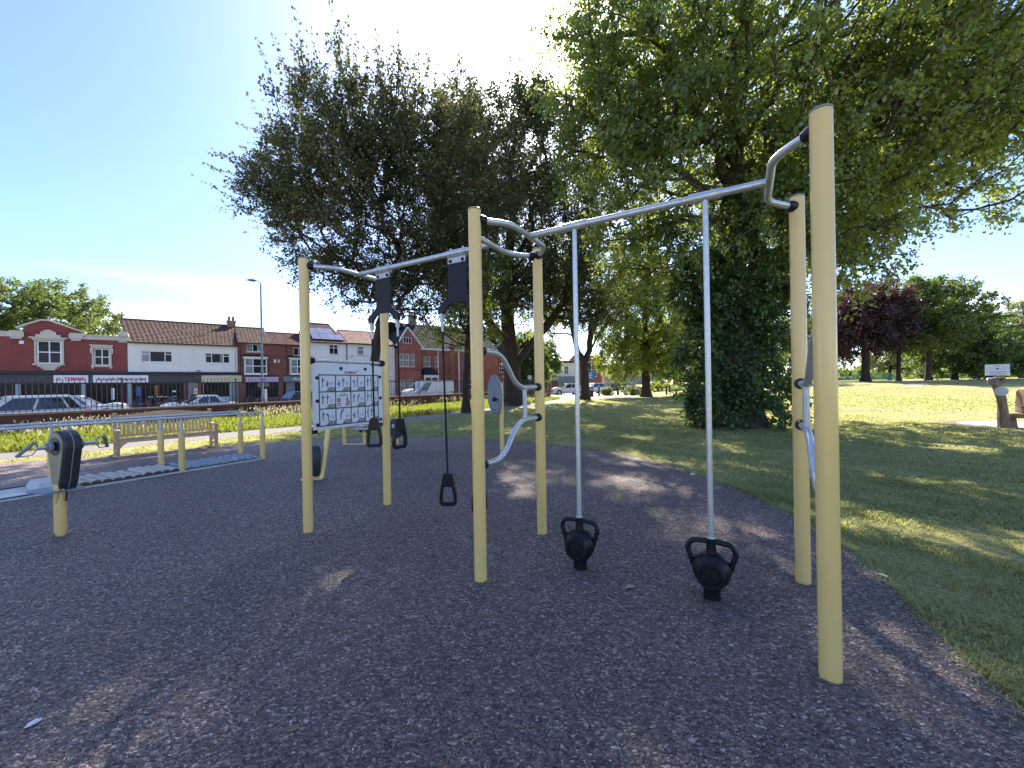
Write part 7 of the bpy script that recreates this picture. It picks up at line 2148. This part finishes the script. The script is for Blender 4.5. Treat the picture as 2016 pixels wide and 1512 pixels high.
def motorbike(label, loc, rz, paint):
    t = thing('motorbike', loc, label, 'motorbike', rz, 'motorbikes outside the shop')
    for x in (-0.7, 0.7):
        mb = MB(); r_ = 0.30
        mb.lathe([(r_ * 0.72, -0.05), (r_, -0.045), (r_ + 0.015, 0), (r_, 0.045), (r_ * 0.72, 0.05), (r_ * 0.70, 0)], 22, align((0, 1, 0), (x, 0, r_ + 0.01))); w_ = mb.build('wheel', M['tyre'], t)
        mb = MB(); mb.lathe([(0.19, -0.02), (0.2, 0), (0.19, 0.02), (0.04, 0.03)], 16, align((0, 1, 0), (x, 0, r_ + 0.01))); mb.build('rim', M['rim'], w_)
    mb = MB(); mb.prism([(-0.62, 0.62), (-0.50, 0.98), (-0.36, 1.02), (-0.22, 0.90), (0.02, 0.86), (0.10, 0.62), (-0.02, 0.34), (-0.32, 0.32), (-0.40, 0.52)], 0.34); mb.build('fairing', M[paint], t, bevel=0.05, angle=60)
    mb = MB(); mb.prism([(-0.02, 0.80), (0.25, 0.76), (0.72, 0.92), (0.86, 0.98), (0.80, 0.88), (0.30, 0.66), (0.0, 0.66)], 0.24); mb.build('seat', M['trimblack'], t, bevel=0.03, angle=60)
    mb = MB(); mb.prism([(-0.28, 0.30), (0.26, 0.28), (0.28, 0.62), (-0.28, 0.60)], 0.28); mb.build('engine', M['p_grey'], t, bevel=0.03)
    for sy in (-1, 1):
        mb = MB(); mb.tube([(-0.42, sy * 0.10, 0.98), (-0.70, sy * 0.10, 0.31)], 0.025, 8); mb.build('fork', M['rim'], t)
        mb = MB(); mb.tube([(-0.38, sy * 0.08, 1.0), (-0.34, sy * 0.34, 1.03)], 0.016, 8); mb.build('handlebar', M['trimblack'], t)
        mb = MB(); mb.box(-0.42, -0.40, sy * 0.3 - 0.06, sy * 0.3 + 0.06, 1.10, 1.18); mb.build('mirror', M['trimblack'], t, bevel=0.01)
    mb = MB(); mb.prism([(-0.52, 0.98), (-0.44, 1.18), (-0.38, 1.20), (-0.40, 1.0)], 0.24); mb.build('windscreen', M['carglass'], t, smooth=False)
    mb = MB(); mb.tube([(0.1, 0.16, 0.32), (0.75, 0.2, 0.46)], [0.04, 0.06], 10); mb.build('exhaust', M['rim'], t)
    mb = MB(); mb.tube([(0.2, 0, 0.31), (0.7, 0, 0.31)], 0.04, 8); mb.build('swing_arm', M['trimblack'], t)
    return t


for k, (s_, lab, pt) in enumerate(((1.0, 'dark blue motorbike parked nearest the shop door with pale fairing', 'p_blue'), (2.1, 'black motorbike parked second along before the shop window', 'p_black'), (3.2, 'black motorbike covered low beside the brick stall riser', 'p_grey'))):
    P_ = ST_O + ST_D * s_ - ST_N * 2.3
    motorbike(lab, (P_.x, P_.y, -0.10), ST_A + R(-62) + k * 0.08, pt)
for k, (s_, lab, pt) in enumerate(((9.2, 'dark scooter like motorbike outside the lilac fronted shop', 'p_black'),)):
    P_ = ST_O + ST_D * s_ - ST_N * 1.2
    motorbike(lab, (P_.x, P_.y, -0.10), ST_A + R(10), pt)

# ------------------------------------------------------------------ people
M['skin'] = pm('skin', (0.50, 0.30, 0.21), (0.46, 0.27, 0.19), rough=0.55)
M['cloth_dark'] = pm('dark_cloth', (0.022, 0.024, 0.03), rough=0.9)
M['cloth_jeans'] = pm('jeans_cloth', (0.05, 0.07, 0.12), rough=0.9)
M['hair_white'] = pm('grey_hair', (0.55, 0.53, 0.50), rough=0.8)
M['hair_dark'] = pm('dark_hair', (0.03, 0.022, 0.018), rough=0.8)


def skinned(name, verts, edges, radii, mat, parent, root=0, sub=2):
    me = bpy.data.meshes.new(name); me.from_pydata(verts, edges, []); me.materials.append(mat)
    o = link(name, me, parent)
    m = o.modifiers.new('skin', 'SKIN')
    if not me.skin_vertices: me.attributes.new('skin', 'FLOAT', 'POINT')
    for i, r_ in enumerate(radii):
        rr2 = r_ if isinstance(r_, tuple) else (r_, r_)
        me.skin_vertices[0].data[i].radius = rr2
        me.skin_vertices[0].data[i].use_root = (i == root)
    s_ = o.modifiers.new('round', 'SUBSURF'); s_.levels = sub; s_.render_levels = sub
    return o


def person(label, loc, rz, seated=False, top='cloth_dark', trousers='cloth_jeans', hair='hair_dark', height=1.72):
    t = thing('person', loc, label, 'person', rz)
    k = height / 1.72; S_ = 0.43 if seated else 0.92
    def P_(x, y, z): return (x * k, y * k, z * k)
    ph = S_ + 0.02
    V = [P_(0, 0, ph), P_(0, 0.01, ph + 0.20), P_(0, 0.0, ph + 0.44), P_(0, 0.0, ph + 0.53), P_(0, -0.02, ph + 0.60), P_(0, -0.03, ph + 0.70), P_(0, -0.02, ph + 0.78)]
    Ed = [(i, i + 1) for i in range(6)]; Rd = [(0.15, 0.12), (0.14, 0.105), (0.165, 0.11), (0.06, 0.06), (0.055, 0.06), (0.075, 0.095), (0.06, 0.075)]
    clothV = [0, 1, 2]
    for sx in (-1, 1):
        o = len(V)
        V += [P_(sx * 0.19, 0, ph + 0.46), P_(sx * 0.25, 0.02, ph + 0.20), P_(sx * 0.22, -0.10 if not seated else -0.22, ph - 0.02 if not seated else ph + 0.08), P_(sx * 0.20, -0.16 if not seated else -0.30, ph - 0.10 if not seated else ph + 0.06)]
        Ed += [(2, o), (o, o + 1), (o + 1, o + 2), (o + 2, o + 3)]; Rd += [0.062, 0.046, 0.034, (0.03, 0.04)]
        o = len(V)
        if seated: V += [P_(sx * 0.10, 0, ph - 0.02), P_(sx * 0.13, -0.42, ph + 0.02), P_(sx * 0.13, -0.44, 0.09), P_(sx * 0.14, -0.62, 0.05)]
        else: V += [P_(sx * 0.10, 0, ph - 0.06), P_(sx * 0.11, 0.0, 0.48), P_(sx * 0.12, 0.03, 0.09), P_(sx * 0.13, -0.15, 0.045)]
        Ed += [(0, o), (o, o + 1), (o + 1, o + 2), (o + 2, o + 3)]; Rd += [0.095, 0.065, 0.045, (0.045, 0.035)]
    skinned('body', V, Ed, Rd, M['skin'], t)
    g_ = lambda r_, a: tuple(x + a for x in r_) if isinstance(r_, tuple) else r_ + a
    idx = [0, 1, 2, 7, 8, 9, 15, 16, 17]
    vv = [V[i] for i in idx]; rd = [g_(Rd[i], 0.016) for i in idx]
    skinned('jacket', vv, [(0, 1), (1, 2), (2, 3), (3, 4), (4, 5), (2, 6), (6, 7), (7, 8)], rd, M[top], t)
    idx = [0, 11, 12, 13, 19, 20, 21]
    vv = [V[i] for i in idx]; rd = [g_(Rd[i], 0.018) for i in idx]
    skinned('trousers', vv, [(0, 1), (1, 2), (2, 3), (0, 4), (4, 5), (5, 6)], rd, M[trousers], t)
    hz_ = ph * k + 0.73 * k
    mb = MB(); mb.lathe([(0.098, -0.02), (0.102, 0.03), (0.085, 0.08), (0.045, 0.108), (0.006, 0.115)], 18, Matrix.Translation((0, 0.0, hz_)) @ Matrix.Rotation(R(-14), 4, 'X') @ Matrix.Diagonal((0.86, 1.05, 1, 1))); mb.build('hair', M[hair], t, angle=180)
    mb = MB()
    for sx in (-1, 1): mb.lathe([(0.012, 0), (0.009, 0.005)], 10, align((0, -1, 0.1), (sx * 0.033 * k, -0.118 * k, hz_ - 0.015)))
    mb.build('eyes', M['trimblack'], t)
    mb = MB(); mb.prism([(0, 0), (0.024, -0.045), (-0.002, -0.048)], 0.028, Matrix.Translation((0, -0.115 * k, hz_ - 0.02)) @ Matrix.Rotation(R(-90), 4, 'Z')); mb.build('nose', M['skin'], t, bevel=0.006)
    mb = MB(); mb.box(-0.026, 0.026, -0.112 * k, -0.104 * k, hz_ - 0.092, hz_ - 0.083); mb.build('mouth', M['ink_red'], t, bevel=0.003)
    for sx in (-1, 1):
        mb = MB(); mb.lathe([(0.026, 0), (0.02, 0.012)], 10, align((sx, 0, 0), (sx * 0.078 * k, -0.02, hz_ - 0.03)) @ Matrix.Diagonal((1, 0.6, 1, 1))); mb.build('ear', M['skin'], t)
    for sx in (-1, 1):   # shoes
        q = V[14 if sx < 0 else 22]; mb = MB(); mb.box(q[0] - 0.05, q[0] + 0.05, q[1] - 0.09, q[1] + 0.18, 0.0, 0.085); mb.build('shoe', M['trimblack'], t, bevel=0.03)
    return t


person('pale haired person in a dark jacket standing behind the low pale saloon', (-23.6, 29.9, -0.2), R(25), top='cloth_dark', hair='hair_white', height=1.74)
person('person in dark clothes sitting on the far bench beside the flower bed', (13.6, 49.0, 0.02), R(10), seated=True, top='cloth_dark', trousers='cloth_dark')
fb = thing('far_bench', (13.6, 49.05, 0.02), 'dark slatted bench on the pale forecourt with a person sitting on it', 'bench', R(10))
for i in range(5):
    mb = MB(); mb.box(-0.85, 0.85, -0.36 + i * 0.1, -0.28 + i * 0.1, 0.38, 0.41); mb.build('seat_slat', M['trimblack'], fb, smooth=False)
for i in range(3):
    mb = MB(); mb.box(-0.85, 0.85, 0.20, 0.23, 0.52 + i * 0.12, 0.61 + i * 0.12); mb.build('back_slat', M['trimblack'], fb, smooth=False)
for x in (-0.75, 0.75):
    mb = MB(); mb.box(x - 0.03, x + 0.03, -0.35, -0.29, 0, 0.38); mb.box(x - 0.03, x + 0.03, 0.14, 0.195, 0, 0.86); mb.build('leg', M['trimblack'], fb, smooth=False)

# ------------------------------------------------------------------ forecourt furniture
def at_px(px, d): return ((px - 1008) / 790 * d, d)


x, y = at_px(1162, 44)
lb = thing('litter_bin', (x, y, 0.0), 'dark square litter bin beside the forked tree', 'bin', R(10))
mb = MB(); mb.box(-0.26, 0.26, -0.26, 0.26, 0.03, 1.0); mb.build('bin_body', M['trimblack'], lb, bevel=0.02)
mb = MB(); mb.box(-0.29, 0.29, -0.29, 0.29, 1.0, 1.08); mb.build('lid', M['trimblack'], lb, bevel=0.02)
mb = MB(); mb.box(-0.18, 0.18, -0.262, -0.258, 0.74, 0.90); mb.build('slot', M['ink_pale'], lb, smooth=False)
x, y = at_px(1160, 50)
sn = thing('direction_sign', (x, y, 0.0), 'blue rectangular road sign on two grey poles behind the forked tree', 'sign', R(5))
for xx in (-0.35, 0.35):
    mb = MB(); mb.tube([(xx, 0, 0), (xx, 0, 2.85)], 0.035, 10); mb.build('pole', M['lampgrey'], sn)
M['signblue'] = pm('sign_blue', (0.04, 0.22, 0.62), rough=0.4)
mb = MB(); mb.box(-0.75, 0.75, -0.06, -0.04, 1.95, 2.9); mb.build('panel', M['signblue'], sn, smooth=False, bevel=0.01)
mb = MB()
for z in (2.2, 2.45, 2.68): mb.box(-0.5, 0.35, -0.063, -0.0605, z - 0.05, z + 0.05)
mb.build('print', M['signwhite'], sn, smooth=False)
x, y = at_px(1043, 46)
sn = thing('street_sign', (x, y, 0.0), 'small pale sign on a thin pole beyond the wall behind the broad tree', 'sign', R(5))
mb = MB(); mb.tube([(0, 0, 0), (0, 0, 2.3)], 0.03, 10); mb.build('pole', M['lampgrey'], sn)
mb = MB(); mb.box(-0.22, 0.22, -0.05, -0.032, 2.0, 2.5); mb.build('panel', M['palegrey'], sn, smooth=False, bevel=0.01)
for k, (px, d) in enumerate(((1179, 45), (1216, 47), (1312, 43), (1318, 46), (1150, 46), (1200, 50))):
    x, y = at_px(px, d)
    t = thing('bollard', (x, y, 0.02), ['dark bollard just right of the litter bin', 'dark bollard left of the flower bed', 'front one of two dark bollards past the round lime trunk', 'back one of two dark bollards past the round lime trunk', 'dark bollard hidden by the forked trunk', 'far dark bollard before the parked cars'][k], 'bollard', 0, 'bollards round the forecourt')
    mb = MB(); mb.lathe([(0.10, 0), (0.095, 0.9)], 14); mb.build('column', M['trimblack'], t)
    mb = MB(); mb.lathe([(0.115, 0.9), (0.115, 0.98), (0.08, 1.06), (0.02, 1.08)], 14); mb.build('cap', M['trimblack'], t)
for k, (px, d, rx, h_, lab, lm) in enumerate(((1246, 46, 1.5, 0.95, 'pale leafy flower bed bush left of the round lime trunk', 'leaf_pale'), (1195, 47, 0.6, 0.8, 'small pale planted shrub by the litter bin', 'leaf_pale'), (1336, 47, 1.3, 0.7, 'low grey green shrub right of the two bollards', 'leaf_pale'), (1300, 50, 1.5, 1.4, 'tall loose yellow green bush behind the round lime trunk', 'leaf_yellow'))):
    x, y = at_px(px, d); gs = np.random.default_rng(300 + k)
    t = thing('shrub', (x, y, 0.0), lab, 'shrub', 0)
    cl = blobs(gs, [(x, y, h_ * 0.5, rx, 0.8, h_ * 0.55)], 70, 0.5); cl = cl[cl[:, 2] > 0.08]
    lv, tb, tt2 = leaves_on(cl, np.array((x, y, 0)), gs, 9, 0.32, (0.10, 0.18), 0.2, 5)
    link('foliage', leaf_mesh('foliage', lv - np.array((x, y, 0)), M[lm]), t)
    tv, tf = twig_verts(np.repeat([[0, 0, 0.02]], len(cl), 0) + gs.normal(0, 0.15, (len(cl), 3)) * np.array((1, 1, 0)), cl - np.array((x, y, 0)), 0.012)
    link('stems', np_mesh('stems', tv, tf, np.arange(len(tf) // 3) * 3, M['bark']), t)

# ------------------------------------------------------------------ small things lying about
M['paper'] = pm('white_scrap', (0.72, 0.72, 0.70), (0.6, 0.6, 0.58), rough=0.8)
M['twig'] = pm('dead_twig', (0.30, 0.22, 0.14), (0.20, 0.14, 0.09), rough=0.9)


def scrap(loc, s, lab, seed):
    gq = random.Random(seed); n = 6
    mb = MB(); vs = []
    for k in range(2):
        for i in range(n):
            a = 2 * math.pi * i / n; r_ = s * gq.uniform(0.6, 1.1); vs.append((r_ * math.cos(a), r_ * 0.6 * math.sin(a), 0.004 + k * 0.002 + s * 0.25 * gq.random()))
    vs.append((0, 0, s * 0.35 + 0.006))
    mb.add(vs, [tuple(reversed(range(n)))] + [(i, (i + 1) % n, n + (i + 1) % n, n + i) for i in range(n)] + [(n + i, n + (i + 1) % n, 2 * n) for i in range(n)])
    return tag(mb.build('paper_scrap', M['paper'], None, smooth=False, loc=loc, rot=(0, 0, gq.uniform(0, 6))), lab, 'litter')


scrap((-2.245, 1.86, 0.012), 0.032, 'crumpled white scrap on the rubber at the near left corner', 1)
scrap((2.84, 3.10, 0.016), 0.035, 'white scrap lying on the grass edge beside the tall front post', 2)
scrap((2.93, 6.55, 0.014), 0.05, 'white and dark wrapper on the rubber edge behind the second kettlebell rod', 3)
scrap((3.3, 11.6, 0.02), 0.07, 'white scrap lying out on the lawn between the kettlebell rods', 5)


def dead_twig(loc, L_, lab, seed, rz):
    gq = random.Random(seed); mb = MB()
    pts = [Vector((i * L_ / 5 - L_ / 2, gq.uniform(-1, 1) * L_ * 0.06, 0.006 + gq.random() * 0.006)) for i in range(6)]
    mb.tube(pts, [0.004, 0.005, 0.0045, 0.004, 0.003, 0.0015], 6)
    mb.tube([pts[2], pts[2] + Vector((L_ * 0.18, L_ * 0.16, 0.01))], [0.003, 0.001], 5)
    mb.tube([pts[3], pts[3] + Vector((L_ * 0.14, -L_ * 0.15, 0.006))], [0.0028, 0.001], 5)
    return tag(mb.build('dead_twig', M['twig'], None, loc=loc, rot=(0, 0, rz)), lab, 'twig')


dead_twig((-1.52, 2.14, 0.012), 0.075, 'short bent twig alone on the dark rubber in the lower left', 1, 2.6)
dead_twig((-1.24, 1.93, 0.012), 0.08, 'pale forked twig on the rubber near the bottom edge', 2, 1.2)
dead_twig((1.83, 2.72, 0.012), 0.10, 'thin straw like twig right of the tall front post', 3, -0.3)
dead_twig((-1.0, 1.80, 0.012), 0.07, 'brown curled twig nearest the bottom edge', 4, 0.2)
mb = MB(); lf = [(0, -0.045), (0.018, -0.02), (0.022, 0.005), (0.012, 0.03), (0, 0.045), (-0.012, 0.03), (-0.022, 0.005), (-0.018, -0.02)]
mb.add([(x, y, 0.004 + abs(x) * 0.35) for x, y in lf] + [(x, y, 0.0055 + abs(x) * 0.35) for x, y in lf], [tuple(reversed(range(8))), tuple(range(8, 16))] + [(i, (i + 1) % 8, 8 + (i + 1) % 8, 8 + i) for i in range(8)])
tag(mb.build('fallen_leaf', M['straw'], None, smooth=False, loc=(0.86, 3.0, 0.014), rot=(0, 0, 1.9)), 'pale fallen leaf on the rubber between the two kettlebells', 'leaf')
